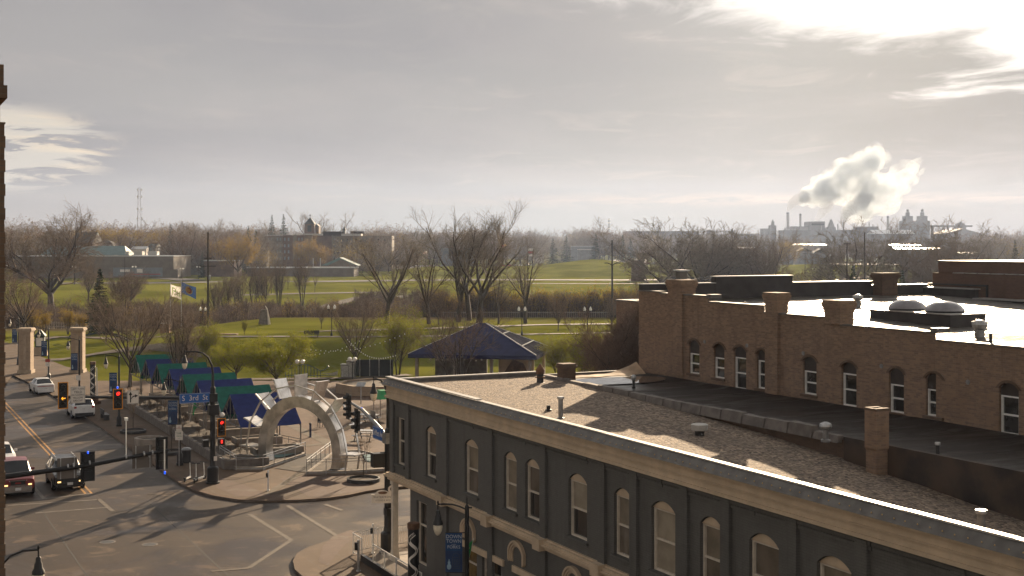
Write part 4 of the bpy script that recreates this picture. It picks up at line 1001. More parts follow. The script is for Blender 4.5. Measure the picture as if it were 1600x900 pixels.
b = MB(); b.tube([(0,.1,fz(606,684)),(0,fy(586),fz(586,661)),(0,fy(566),fz(566,640)),(0,fy(546),fz(546,628))], [.115,.10,.085,.06], 10); b.cbox((0,0,fz(606,684)),(.42,.5,.5)); b.build('mast_arm', 'grey_metal', nf)
signal_head(nf, (-.14,fy(547.5),fz(547.5,634.5)), -Yl, -X_, 4, None, border=False, s=.86)
signal_head(nf, (-.14,fy(561),fz(561,657)), -Yl, -X_, 3, None, border=False, s=1.0)
c_ = Vector((-.17,fy(596)+.0,fz(596,677))); o = plate(nf, c_, -Yl, -X_, abs(fy(588)-fy(604.5)), .62, 'sign_blue', 'street_name', border='sign_white')
text('lettering', 'DeMers Ave', .42, 'sign_white', o, tf(c_, -Yl, -X_), .62, .003)
c_ = Vector((.17,fy(577.5),fz(577.5,657))); plate(nf, c_, Yl, X_, .7, .95, 'sign_back', 'sign_back')
b = MB(); b.lathe([(.035,0),(.04,.09),(.02,.11)], 10, (0,fy(565.5),fz(565.5,640))); b.build('beacon', 'blue_light', nf)
b = MB(); b.cbox((-.52,.05,fz(598,714)), (.56,.45,.66)); b.cbox((-.22,.05,fz(604,706)),(.3,.08,.08)); b.build('pedestrian_signal', 'black_metal', nf)
b = MB(); b.cbox((.02,-.2,zrow(798,pF.y)-KERB), (.5,.44,.34)); b.build('control_box', 'black_metal', nf)
ws = thing('hanging_sign', 'small pale shop sign with oval crest hung on the corner pole', 'sign', Vector((pF.x, pF.y-.22, 0)), R(6))
zc = zrow(777, pF.y); sw = .56
b = MB(); b.box(-sw-.22, sw-.22, -.03, .03, zc-.23, zc+.20); o = b.build('board', 'sign_white', ws)
b = MB(); b.prism([(-.26+.34*cos(q), zc+.20+.19*sin(q)) for q in np.linspace(0, pi, 12)], lambda a, c, d: (a, d, c), -.028, .028); b.build('crest', 'sign_white', o)
b = MB(); b.prism([(-.24+.22*cos(q), zc+.27+.07*sin(q)) for q in np.linspace(0, 2*pi, 17)[:-1]], lambda a, c, d: (a, d, c), -.036, -.029); b.build('crest_oval', 'rust', o)
b = MB(); b.prism([(.20+.19*cos(q), zc+.42+.19*sin(q)) for q in np.linspace(0, 2*pi, 21)[:-1]], lambda a, c, d: (a, d, c), -.027, .027); b.box(.0,.34,-.026,.026,zc+.202,zc+.30); b.build('round_emblem', 'sign_white', o)
b = MB(); b.prism([(.20+.09*cos(q), zc+.44+.09*sin(q)) for q in np.linspace(0, 2*pi, 17)[:-1]], lambda a, c, d: (a, d, c), -.035, -.028); b.build('emblem_centre', 'dark_metal', o)
text('lettering', 'WATERFRONT', .135, 'ink', o, facing((-.22,-.032,zc+.06), (1,0,0), (0,0,1)), .9, .002, sp=1.2)
text('lettering', 'KITCHEN & BATH', .085, 'ink', o, facing((-.22,-.032,zc-.09), (1,0,0), (0,0,1)), .9, .002, sp=1.2)
b = MB(); b.bar((.36,.05,zc+.16),(.1,.1,zc+.16),.03); b.bar((.36,.05,zc-.18),(.1,.1,zc-.18),.03); b.build('bracket', 'black_metal', ws)

# --- swirl-painted columns
def art_column(label, loc, H, r, base=False):
    o = thing('painted_column', label, 'art column', loc, 0, 'black columns with white swirls')
    b = MB(); b.lathe([(r,0),(r,H)], 20); b.build('column', 'ink', o, smooth=True)
    b = MB(); b.lathe([(r*1.05,H),(r*1.12,H+.06),(r*1.12,H+.22),(r*1.05,H+.25)], 20); b.build('copper_cap', 'rust', o)
    b = MB(); rr = random.Random(int(H*100))
    qc = -pi/2-.05                                                     # broad serpentine ribbon of white paint wrapped on the drum
    for ph, amp in ((0,.75),(2.1,.7),(-2.1,.7)):
        z = .2; prev = None
        while z < H-.15:
            q = qc+ph+amp*sin(z*7.2+ph); wd = .125+.03*sin(z*3)
            dq = amp*7.2*cos(z*7.2+ph)*r; nl_ = math.hypot(1, dq); ta, tz = wd/2*1/nl_/r, -wd/2*dq/nl_
            e = [(r+.004)*cos(q-ta), (r+.004)*sin(q-ta), z-tz], [(r+.004)*cos(q+ta), (r+.004)*sin(q+ta), z+tz]
            if prev: b.quad(prev[0], e[0], e[1], prev[1])
            prev = e; z += .035
    b.build('swirl', 'sign_white', o)
    if base:
        b = MB(); b.lathe([(r*2.1,-.35),(r*2.1,-.02),(r*1.7,0)], 18); b.lathe([(r*3.0,-.62),(r*3.0,-.36)], 18); b.build('pedestal', 'rust', o)
        b = MB(); b.tube([(r*1.7,0,0),(r*1.5,0,H*.9)], .05, 8); b.build('side_post', 'white_metal', o)
    return o
Yp = 54.0; art_column('black column with white swirls on the near pavement by the grey building', Vector(((646-800)/FPX*Yp, Yp, KERB)), zrow(826, Yp)-KERB, .235)
Yp = 119.0; art_column('black column with white swirls far down the avenue on a round base', Vector(((145-800)/FPX*Yp, Yp, KERB+.62)), 3.05, .24, True)

# --- stone gate columns, kiosk
def gate_col(label, px, py):
    p = at(px, py, KERB); p.z = KERB; o = thing('gate_column', label, 'gate column', p, R(4), 'stone gate columns')
    b = MB(); b.box(-.78,.78,-.78,.78,0,.42); b.build('plinth', 'stone_plain', o); b = MB(); b.box(-.66,.66,-.66,.66,.42,4.78); b.build('shaft', 'stone', o)
    b = MB(); b.box(-.74,.74,-.74,.74,4.78,4.9); b.box(-.84,.84,-.84,.84,4.9,5.1); b.box(-.76,.76,-.76,.76,5.1,5.2); b.build('capital', 'stone_plain', o)
    b = MB(); b.box(-.12,.12,-.69,-.661,.6,4.4); b.build('recess_band', 'stone_plain', o)
gate_col('left stone gate column behind the white car', 41, 583); gate_col('right stone gate column beside the lamp and banner', 122, 582)
p = at(63, 556); ks = thing('kiosk', 'small notice kiosk with green pyramid roof between the gate columns', 'kiosk', (p.x, p.y, 0), R(10))
b = MB(); b.hexa([(-.85,-.85,0),(.85,-.85,0),(.85,.85,0),(-.85,.85,0)],[(-.7,-.7,1.2),(.7,-.7,1.2),(.7,.7,1.2),(-.7,.7,1.2)]); b.build('base', 'stone', ks)
b = MB(); b.box(-.55,.55,-.55,.55,1.2,2.6); b.build('cabinet', 'green_dark', ks); b = MB(); b.box(-.42,.42,-.575,-.555,1.35,2.45); b.build('notice_panel', 'sign_white', ks)
b = MB(); b.box(-.72,.72,-.72,.72,2.6,2.72); b.hexa([(-.72,-.72,2.722),(.72,-.72,2.722),(.72,.72,2.722),(-.72,.72,2.722)],[(-.03,-.03,3.55),(.03,-.03,3.55),(.03,.03,3.55),(-.03,.03,3.55)]); b.build('roof', 'green_dark', ks)

# --- small signs on poles / posts
def sign_post(label, loc, rot, H, plates, cat='sign', m='galv', r=.03):
    o = thing('street_sign', label, cat, loc, rot); b = MB(); b.lathe([(r,0),(r,H)], 8); b.build('post', m, o)
    for (z, w_, h_, mm, tx) in plates:
        s_ = plate(o, (0,-r-.01,z), X_, FN, w_, h_, mm, 'plate', border=None)
        for (t_, dz_, sz, tm) in tx: text('lettering', t_, sz, tm, s_, tf((0,-r-.01,z+dz_), X_, FN), .9, .002)
    return o
M['sign_red'] = mat('sign_red', (.35,.05,.04), .6, .1); M['sign_green'] = mat('sign_green', (.02,.16,.08), .6, .1)
p = at(281.5, 727, KERB); sign_post('white and red parking signs on the lamp post nearest the corner', (p.x, p.y-.28, KERB), R(2), 2.75, [(2.55,.36,.42,'sign_white',[('NO\nPARKING',.02,.09,'sign_red')]),(2.05,.50,.62,'sign_white',[('2 HR',.14,.17,'sign_green'),('PARKING',-.05,.10,'sign_green'),('<-->',-.2,.10,'sign_green')])])
p = at(76, 596, KERB); sign_post('red and green parking sign on the lamp post by the left gate column', (p.x, p.y-.25, KERB), R(2), 2.45, [(2.28,.5,.32,'sign_red',[]),(1.86,.5,.42,'sign_white',[('<--',0,.2,'sign_green')])])
p = at(124, 623, KERB); sign_post('small pale square sign on the lamp post behind the turn sign', (p.x, p.y-.25, KERB), R(2), 2.3, [(2.05,.45,.5,'sign_white',[])])
# white post at the bulb-out and blue post in the plaza
p = at(419, 767, KERB); o = thing('crossing_post', 'slim pale crossing button post at the rounded plaza corner', 'post', (p.x,p.y,KERB), 0)
b = MB(); b.lathe([(.09,0),(.09,.06),(.055,.08),(.055,1.2),(.03,1.24)], 10); b.build('post', 'white_metal', o); b = MB(); b.cbox((-.06,-.04,.95),(.12,.1,.26)); b.build('button_box', 'black_metal', o)
p = at(485, 683, KERB); o = thing('bollard', 'dark blue bollard standing in the paved plaza seen through the arch', 'bollard', (p.x,p.y,KERB), 0)
b = MB(); b.lathe([(.12,0),(.12,.05),(.085,.07),(.085,.98)], 12); b.build('post', mat('bollard_blue',(.035,.045,.10),.5,.15), o); b = MB(); b.lathe([(.10,.98),(.11,1.02),(.10,1.07),(.04,1.11)], 12); b.build('cap', 'dark_metal', o)
p = at(571.5, 868, KERB); o = thing('crossing_post', 'pale crossing button post behind the white railing at the building corner', 'post', (p.x+.3,p.y+.4,KERB), 0)
b = MB(); b.lathe([(.09,0),(.09,.06),(.055,.08),(.055,1.4),(.03,1.44)], 10); b.build('post', 'white_metal', o); b = MB(); b.cbox((-.06,-.04,1.1),(.12,.1,.26)); b.build('button_box', 'black_metal', o)
p = at(560, 893, KERB); o = thing('crossing_post', 'pale post with dark button box at the ramp foot on the near corner', 'post', (p.x,p.y,KERB), 0)
b = MB(); b.lathe([(.10,0),(.10,.06),(.06,.08),(.06,1.42)], 10); b.build('post', 'galv', o); b = MB(); b.cbox((-.1,-.02,1.15),(.14,.12,.34)); b.build('button_box', 'black_metal', o)

# --- white ramp railings at the grey building's corner
def railing(label, pts, H, cat='railing', m='white_metal', pick=.12, r=.022, group=None, z=None, mid=False, name='railing'):
    """pts are world points; posts at the corners and every 1.5 m"""
    o = thing(name, label, cat, pts[0], 0, group); q0 = Vector(pts[0]); L_ = [Vector(p)-q0 for p in pts]
    rl = MB(); bl = MB()
    for p, q in zip(L_, L_[1:]):
        d = q-p; n = max(1, round(d.length/1.5))
        for h_ in ((H, .12) if not mid else (H, H*.82, .12)): rl.tube([p+Z_*h_, q+Z_*h_], r, 6)
        for k in range(n+1):
            s_ = MB(); s_.tube([p+d*k/n, p+d*k/n+Z_*(H+.02)], r*1.25, 6)
            if k < n or q is L_[-1]: s_.build('post', m, o)
        if pick:
            for k in range(1, int(d.length/pick)): bl.tube([p+d*(k*pick/d.length)+Z_*.12, p+d*(k*pick/d.length)+Z_*H], .008, 4, False)
    rl.build('rail', m, o)
    if bl.v: tag(bl.build('baluster', m, o), kind='stuff')
    return o
zk = KERB+.02
railing('white ramp railing along the pavement edge below the swirl column', [S(-1.2,-.74,zk), S(-1.2,-6.5,zk)], 1.05)
railing('short white railing panel at the ramp mouth on the building corner', [S(-1.2,1.95,zk), S(-1.2,.75,zk)], 1.0)
railing('white railing along the cross street side of the building entrance', [S(-1.15,2.1,zk), S(.25,2.5,zk), S(3.6,2.6,zk)], 1.0)
o = thing('entrance_ramp', 'dark edged concrete ramp at the foot of the corner entrance', 'ramp', S(0,0,KERB), RS)
b = MB(); b.box(-1.12, -.15, -6, .7, 0, .12); b.build('ramp_top', 'pavement', o); b = MB(); b.box(-1.3,-1.125,-6,.7,-.0,.30); b.build('ramp_edge', 'black_metal', o)

# --- planter wall and dead flower beds along the avenue
o = thing('planter_wall', 'long low concrete planter wall with dry flower bed along the avenue pavement', 'planter wall', S(-1.0, 27.5, KERB), RS)
b = MB(); b.box(0,.3,0,44,0,.62); b.box(.3,3.0,0,.3,0,.6); b.build('wall', 'concrete_dark', o)
b = MB(); 
for k in range(30): b.box(.04,.26,.2+k*1.45,.55+k*1.45,.62,.69)
b.build('wall_block', 'concrete', o)
b = MB(); vs = []; rr = random.Random(9)
for i in range(60):
    for k in range(6): vs.append((.3+k*.44, .3+i*.74, .50+.04*rr.random()))
b.add(vs, [(i*6+k,(i+1)*6+k,(i+1)*6+k+1,i*6+k+1) for i in range(59) for k in range(5)]); b.build('soil_bed', 'soil', o)
# beds under the market canopies
for k in range(8):
    o = thing('planter_bed', 'timber edged planting bed under the market canopies, number of beds away from the arch: %s' % ['nearest','second','third','fourth','fifth','sixth','seventh','last'][k], 'planting bed', S(2.1, 31.0+k*5.2, KERB), RS, 'planting beds by the market canopies')
    o['label'] = ['planting bed nearest the steel arch with pale rim', 'second planting bed from the steel arch beside blue canopy', 'third planting bed from the steel arch under green canopy', 'fourth planting bed from the steel arch', 'fifth planting bed from the steel arch', 'sixth planting bed from the steel arch', 'seventh planting bed from the steel arch', 'farthest planting bed from the steel arch'][k]
    b = MB()
    for x0,x1,y0,y1 in ((0,3.4,0,.16),(0,3.4,1.5,1.66),(0,.16,.16,1.5),(3.24,3.4,.16,1.5)): b.box(x0,x1,y0,y1,0,.62)
    b.build('rim', 'concrete', o); b = MB(); b.box(.16,3.24,.16,1.5,.3,.52); b.build('soil', 'soil', o)

# --- market canopies: blue and green gabled tarpaulins on frames
M['tarp_blue'] = mat('tarp_blue', (.016,.026,.125), .75, .15, 3, bump=.25, bscale=4, spec=.2)
M['tarp_green'] = mat('tarp_green', (.009,.105,.075), .75, .15, 3, bump=.25, bscale=4, spec=.2)
M['tarp_lime'] = mat('tarp_lime', (.03,.28,.09), .55, .12, 3)
def canopy(k, m):
    zr_, ze, hw, ln = 4.05, 2.05, 3.0, 4.4
    kind = 'blue' if m == 'tarp_blue' else 'green'; nth = ['nearest', 'second', 'third', 'farthest'][k//2]
    o = thing('market_canopy', '%s %s gabled market canopy %s' % (nth, kind, 'counting from the steel arch'), 'canopy', S(1.3, 35.2+5.2*k, KERB), RS, 'market canopies in a row')
    b = MB(); n = 8; vs = []
    for i in range(n+1):                                               # cover sags a little between the ends
        x = ln*i/n; sg = .06*sin(pi*i/n)+.02*sin(i*2.2+k)
        for (y, z) in ((-hw,ze),(-hw*.66,ze+(zr_-ze)*.33),(-hw*.33,ze+(zr_-ze)*.66),(0,zr_),(hw*.33,ze+(zr_-ze)*.66),(hw*.66,ze+(zr_-ze)*.33),(hw,ze)): vs.append((x, y, z-sg*(1 if y else .4)))
    b.add(vs, [(i*7+j,(i+1)*7+j,(i+1)*7+j+1,i*7+j+1) for i in range(n) for j in range(6)]); 
    b.add([(v[0], v[1], v[2]-.012) for v in vs], [(i*7+j+1,(i+1)*7+j+1,(i+1)*7+j,i*7+j) for i in range(n) for j in range(6)])
    b.build('cover', m, o, smooth=True)
    f = MB()
    for x in (.05, ln-.05):
        f.bar((x,-hw,ze-.06),(x,0,zr_-.08),.07); f.bar((x,0,zr_-.08),(x,hw,ze-.06),.07); f.bar((x,-hw,ze-.06),(x,hw,ze-.06),.07); f.bar((x,0,zr_-.1),(x,0,ze-.06),.05)
        f.bar((x,-hw*.5,ze-.06),(x,-hw*.25,ze+1.4),.05); f.bar((x,hw*.5,ze-.06),(x,hw*.25,ze+1.4),.05); f.bar((x,0,ze),(x,-hw*.5,ze+.9),.05); f.bar((x,0,ze),(x,hw*.5,ze+.9),.05)
    f.bar((0,0,zr_-.1),(ln,0,zr_-.1),.06); f.build('frame', 'grey_metal', o)
    for x in (.05, ln-.05):
        for y in (-hw+.05, hw-.05): p = MB(); p.box(x-.04,x+.04,y-.04,y+.04,0,ze-.05); p.build('leg', 'grey_metal', o)
for k in range(8): canopy(k, 'tarp_blue' if k % 2 == 0 else 'tarp_green')
# green feather flags in the market
for k, (px, py, h_) in enumerate(((294,668,2.2),(236,600,2.6),(330,640,2.4))):
    p = at(px, py, .3); o = thing('market_flag', ['green cloth flag on a leaning pole by the planter wall','green cloth hanging below the far canopies','green cloth hanging behind the street name sign'][k], 'flag', (p.x,p.y,.3), 0)
    b = MB(); b.tube([(0,0,0),(.45,0,h_)], .02, 6); b.build('pole', 'white_metal', o)
    b = MB(); vs = []
    for i in range(5):
        t = i/4; vs += [(.45-.1*t, .01, h_-.1-1.1*t), (.85-.45*t+.08*sin(i*2), .06*sin(i*1.7), h_-.25-1.0*t)]
    b.add(vs, [(2*i,2*i+1,2*i+3,2*i+2) for i in range(4)]); b.build('cloth', 'tarp_lime', o)

# --- the steel paddle-wheel arch
aA = math.atan2(-2.9, 4.55); cA = (at(425,725)+at(520,737))*.5; cA.z = KERB
ar = thing('paddle_wheel_arch', 'large brushed steel arch sculpture ringed with paddles at the plaza entrance', 'sculpture', cA, aA)
Ro, Ri, dp, zc = 3.66, 2.93, .34, 1.02
b = MB(); qs = np.linspace(R(-17), R(197), 49); vs = []
for q in qs:
    for r_, y in ((Ro,-dp),(Ro,dp),(Ri,dp),(Ri,-dp)): vs.append((r_*cos(q), y, zc+r_*sin(q)))
b.add(vs, [(i*4+k,i*4+(k+1)%4,(i+1)*4+(k+1)%4,(i+1)*4+k) for i in range(48) for k in range(4)]); b.build('ring', 'steel', ar, smooth=True)
for sx in (-1, 1):
    q = R(-17) if sx > 0 else R(197); b = MB()
    b.hexa([(Ri*cos(q)-.05*sx,-dp-.02,-.05),(Ro*cos(q)+.35*sx,-dp-.02,-.05),(Ro*cos(q)+.35*sx,dp+.02,-.05),(Ri*cos(q)-.05*sx,dp+.02,-.05)],[(Ri*cos(q),-dp,.2),(Ro*cos(q)+.06*sx,-dp,.2),(Ro*cos(q)+.06*sx,dp,.2),(Ri*cos(q),dp,.2)]); b.build('foot', 'steel', ar)
RP0, RP1, hw = 3.72, 5.1, .60
pang = [R(v) for v in (202,180,158,135,113,91,69,47,25,2,-20)]
for q in pang:
    er = Vector((cos(q),0,sin(q))); et = Vector((-sin(q),0,cos(q))); c = Vector((0,0,zc)); p = MB()
    for (r0,r1) in ((RP0,(RP0+RP1)/2-.01),((RP0+RP1)/2+.01,RP1)):
        p.hexa([c+er*r0+Yl*-hw-et*.04, c+er*r1+Yl*-hw-et*.04, c+er*r1+Yl*hw-et*.04, c+er*r0+Yl*hw-et*.04],[c+er*r0+Yl*-hw+et*.04, c+er*r1+Yl*-hw+et*.04, c+er*r1+Yl*hw+et*.04, c+er*r0+Yl*hw+et*.04])
    o = p.build('paddle', 'steel_plate', ar)
    f = MB()
    for y in (-hw-.02, hw+.02): f.bar(c+er*(Ro-.02)+Yl*y*.5, c+er*(RP1+.02)+Yl*y, .05, .09)
    f.build('paddle_rib', 'steel', o)
rm = 4.45
for sy in (-1, 1):
    b = MB()
    for q0, q1 in zip(pang, pang[1:]):
        b.bar((rm*cos(q0), sy*(hw+.03), zc+rm*sin(q0)), (rm*cos(q1), sy*(hw+.03), zc+rm*sin(q1)), .06, .13, up=(0,1,0))
    b.build('outer_rail', 'steel', ar)
for q, sx in ((R(202),-1),(R(-20),1)):
    b = MB()
    for sy in (-1, 1): b.bar((rm*cos(q), sy*(hw+.03), zc+rm*sin(q)), (rm*cos(q)+.25*sx, sy*(hw+.03), -.02), .06, .13)
    b.build('strut', 'steel', ar)

def curb_bed(label, pxs, teal=None):
    pts = [at(*p, z=KERB) for p in pxs]; c = sum(pts, Vector())/len(pts)
    o = thing('sculpture_bed', label, 'planting bed', (c.x, c.y, KERB), 0); L_ = [Vector((p.x-c.x, p.y-c.y, 0)) for p in pts]
    b = MB(); n = len(L_); inn = [p*(1-.22/max(p.length,.3)) for p in L_]
    b.add([tuple(p) for p in L_]+[(p.x,p.y,.22) for p in L_]+[(p.x,p.y,.22) for p in inn]+[(p.x,p.y,.02) for p in inn], [(i,(i+1)%n,n+(i+1)%n,n+i) for i in range(n)]+[(n+i,n+(i+1)%n,2*n+(i+1)%n,2*n+i) for i in range(n)]+[(2*n+i,2*n+(i+1)%n,3*n+(i+1)%n,3*n+i) for i in range(n)])
    b.build('kerb', 'concrete', o); b = MB(); b.add([(p.x,p.y,.12) for p in inn], [tuple(range(n))]); b.build('soil', 'soil', o)
    if teal:
        t = [at(*p, z=KERB) for p in teal]; b = MB(); b.add([(p.x-c.x,p.y-c.y,.17) for p in t], [tuple(range(len(t)))]); b.build('painted_basin', 'teal', o)
    return o
curb_bed('kerbed bed with teal basin under the left foot of the arch', [(345,722),(368,735),(411,735),(477,713),(470,708),(430,700),(366,706)], [(362,716),(400,712),(462,704),(474,709),(440,718),(380,722)])
curb_bed('kerbed bed with teal basin under the right foot of the arch', [(479,742),(540,741),(604,737),(606,716),(560,707),(521,709)], [(566,712),(604,718),(604,727),(572,724)])
g3 = 'steel handrails round the arch'
railing('steel handrail along the left bed of the arch', [at(343,718,KERB), at(369,735,KERB), at(411,735,KERB), at(477,713,KERB)], 1.0, m='galv', pick=None, mid=True, group=g3)
railing('steel handrail along the right bed of the arch', [at(521,709,KERB), at(479,742,KERB), at(540,741,KERB), at(604,737,KERB)], 1.0, m='galv', pick=None, mid=True, group=g3)
railing('steel handrail behind the left foot of the arch', [at(432,700,KERB), at(470,708,KERB)], 1.0, m='galv', pick=None, mid=True, group=g3)

# --- twin globe lamps in the plaza; park lamps; planter, screen, boxes, tables
def globe_lamp(label, p, H, r=.2, m='globe', sp=.34, post='black_metal', acorn=False):
    o = thing('twin_lamp', label, 'park lamp', p, 0, 'twin globe park lamps'); b = MB(); b.lathe([(.16,0),(.16,.3),(.08,.5),(.055,.7),(.05,H-.3)], 10); b.tube([(-sp,0,H-.25),(-sp*.6,0,H-.38),(0,0,H-.34),(sp*.6,0,H-.38),(sp,0,H-.25)], .03, 6); b.build('post', post, o)
    for s_ in (-1, 1):
        b = MB()
        if acorn: b.lathe([(.10,-.28),(.14,-.2),(.14,-.16)], 10, (s_*sp,0,H)); b.build('lamp_base', post, o); b = MB(); b.lathe([(.13,-.16),(.19,0),(.16,.2),(.06,.38),(.01,.48)], 10, (s_*sp,0,H))
        else: b.lathe([(r*cos(q)+.001, r*sin(q)) for q in np.linspace(-pi/2+.1, pi/2-.1, 9)], 14, (s_*sp,0,H))
        b.build('lamp_globe', m, o, smooth=True)
p = at(468.5, 613, KERB); globe_lamp('twin globe lamp above the top of the steel arch', (p.x,p.y,KERB), zrow(565,p.y)-KERB, .22, sp=.27)
p = at(550.5, 607, KERB); globe_lamp('twin globe lamp in front of the dark fence screen', (p.x,p.y,KERB), zrow(561,p.y)-KERB, .22, sp=.27)
for px, Y, lab in ((317,213,'twin acorn park lamp beside the tall utility pole'),(518,172,'twin acorn park lamp standing on the levee above the lawn'),(815.5,174,'twin acorn park lamp just right of the pavilion roof'),(918,178,'twin acorn park lamp near the double arm pole')):
    z = gz((px-800)/FPX*Y, Y); globe_lamp(lab, ((px-800)/FPX*Y, Y, z), zrow(484 if px != 518 else 481, Y)-z, sp=.42, acorn=True)
o = thing('stone_planter', 'octagonal stone block planter in the plaza behind the arch', 'planter', at(590, 612, KERB), R(15))
o.location.z = KERB; b = MB(); b.lathe([(4.2,0),(4.2,.95),(3.8,.95),(3.8,.7)], 8); b.build('wall', 'stone', o); b = MB(); b.lathe([(3.8,.3),(3.8,.8)], 8); b.build('soil', 'soil', o)
o = thing('info_stand', 'slanted grey information panel on a post in the plaza', 'sign', at(564, 631, KERB), R(-10)); o.location.z = KERB
b = MB(); b.lathe([(.05,0),(.05,1.7)], 8); b.build('post', 'galv', o); b = MB(); b.hexa([(-.42,-.3,1.62),(.42,-.3,1.62),(.42,.3,1.95),(-.42,.3,1.95)],[(-.42,-.31,1.66),(.42,-.31,1.66),(.42,.29,1.99),(-.42,.29,1.99)]); b.build('panel', 'galv', o)
o = thing('fence_screen', 'dark fabric fence screen with pale posts at the plaza edge', 'fence', at(556, 589), R(4)); o.location.z = 0
b = MB(); b.box(0,4.2,-.02,.02,.05,1.95); b.build('screen', mat('screen',(.02,.024,.026),.8,.2), o)
for x in (.45,1.55,2.6,3.9): b = MB(); b.tube([(x,-.06,0),(x,-.06,2.05)], .05, 8); b.build('post', 'galv', o)
for k, (px, py, s_, lab) in enumerate(((540,590,(.9,.7,1.5),'lower grey utility box left of the dark fence screen'),(549,590,(.9,.8,1.9),'taller grey utility box next to the dark fence screen'))):
    p = at(px, py); o = thing('utility_box', lab, 'utility box', (p.x,p.y,-.03), R(-8)); b = MB(); b.box(-s_[0]/2,s_[0]/2,-s_[1]/2,s_[1]/2,0,s_[2]); b.build('cabinet', 'grey_metal', o)
    b = MB(); b.box(-s_[0]/2-.05,s_[0]/2+.05,-s_[1]/2-.05,s_[1]/2+.05,s_[2]+.001,s_[2]+.07); b.build('lid', 'galv', o); b = MB(); b.box(-s_[0]/2+.08,s_[0]/2-.08,-s_[1]/2-.02,-s_[1]/2-.001,.15,s_[2]-.12); b.build('door', 'galv', o)
for k, (px, py, lab) in enumerate(((571,688,'picnic table under the signals beside the arch'),(576,662,'picnic table farther back beside the arch'))):
    p = at(px, py, KERB); o = thing('picnic_table', lab, 'picnic table', (p.x,p.y,KERB), R(-15)); b = MB(); b.box(-.8,.8,-.4,.4,.72,.77); b.build('table_top', 'galv', o)
    for y in (-.75,.75): b = MB(); b.box(-.8,.8,y-.14,y+.14,.42,.46); b.build('bench', 'galv', o)
    for x in (-.6,.6): b = MB(); b.bar((x,-.8,0),(x,-.3,.72),.06); b.bar((x,.8,0),(x,.3,.72),.06); b.bar((x,-.85,.4),(x,.85,.4),.05); b.build('leg', 'dark_metal', o)
p = at(606, 651, KERB); o = thing('green_canopy', 'bright green low awning peeking out beside the grey building', 'awning', (p.x,p.y+1,KERB), RS)
b = MB(); b.hexa([(-1.2,-.9,1.5),(1.6,-.9,1.5),(1.6,.9,1.5),(-1.2,.9,1.5)],[(-.9,-.5,2.2),(1.4,-.5,2.2),(1.4,.5,2.2),(-.9,.5,2.2)]); b.build('cover', 'tarp_lime', o)
for x in (-1.1,1.5):
    for y in (-.8,.8): b = MB(); b.box(x-.03,x+.03,y-.03,y+.03,0,1.5); b.build('leg', 'galv', o)
p = at(502, 668, KERB); o = thing('chair', 'small dark chair alone on the plaza paving inside the arch', 'chair', (p.x,p.y,KERB), R(30))
b = MB(); b.box(-.24,.24,-.24,.24,.42,.46); b.build('seat', 'dark_metal', o); b = MB(); b.box(-.24,.24,.2,.24,.47,.95); b.build('backrest', 'dark_metal', o)
for x in (-.21,.21):
    for y in (-.21,.21): b = MB(); b.box(x-.02,x+.02,y-.02,y+.02,0,.42); b.build('leg', 'dark_metal', o)
# blue pipe climbing frame and bike rack behind the plaza
o = thing('fish_fence', 'blue steel pipe fence shaped like a fish at the lawn edge', 'fence', at(446, 590), R(-3)); o.location.z = 0; b = MB(); M['pipe_blue'] = mat('pipe_blue', (.05,.08,.16), .4, .1)
for k in range(12):
    h_ = .75+.75*sin(k/11*pi); b.tube([(k*.36,0,0),(k*.36,0,h_)], .035, 6)
b.build('upright', 'pipe_blue', o); b = MB(); b.tube([(k*.36,0,.75+.75*sin(k/11*pi)) for k in range(12)]+[(4.4,0,.9),(4.9,0,1.3)], .04, 6); b.tube([(0,0,.25),(5.6,0,.25)], .03, 6); b.build('rail', 'pipe_blue', o)
b = MB(); b.prism([(4.0,.45),(5.3,.55),(5.9,.8),(5.9,.3)], lambda a, c, d: (a, d, c), -.02, .02); b.build('tail', 'galv', o)
# string lights over the plaza
for k, (p0, p1, h0, h1) in enumerate(((at(432,610), at(600,585), 3.6, 5.4), (at(455,600), at(640,600), 4.0, 5.6), (at(540,600), at(622,640), 5.0, 5.0))):
    o = thing('string_lights', ['string of small bulbs from the green tree to the planter','string of small bulbs sagging over the plaza planter','string of small bulbs above the picnic tables'][k], 'string lights', (0,0,0))
    pts = [Vector(p0).lerp(Vector(p1), i/24)+Z_*(h0+(h1-h0)*i/24-1.1*sin(pi*i/24)) for i in range(25)]
    b = MB(); b.tube(pts, .008, 4, False); b.build('cable', 'black_metal', o)
    b = MB()
    for p in pts[1:-1]: b.lathe([(.01,.02),(.05,-.03),(.05,-.08),(.01,-.12)], 6, p)
    tag(b.build('bulb', 'globe', o), kind='stuff')
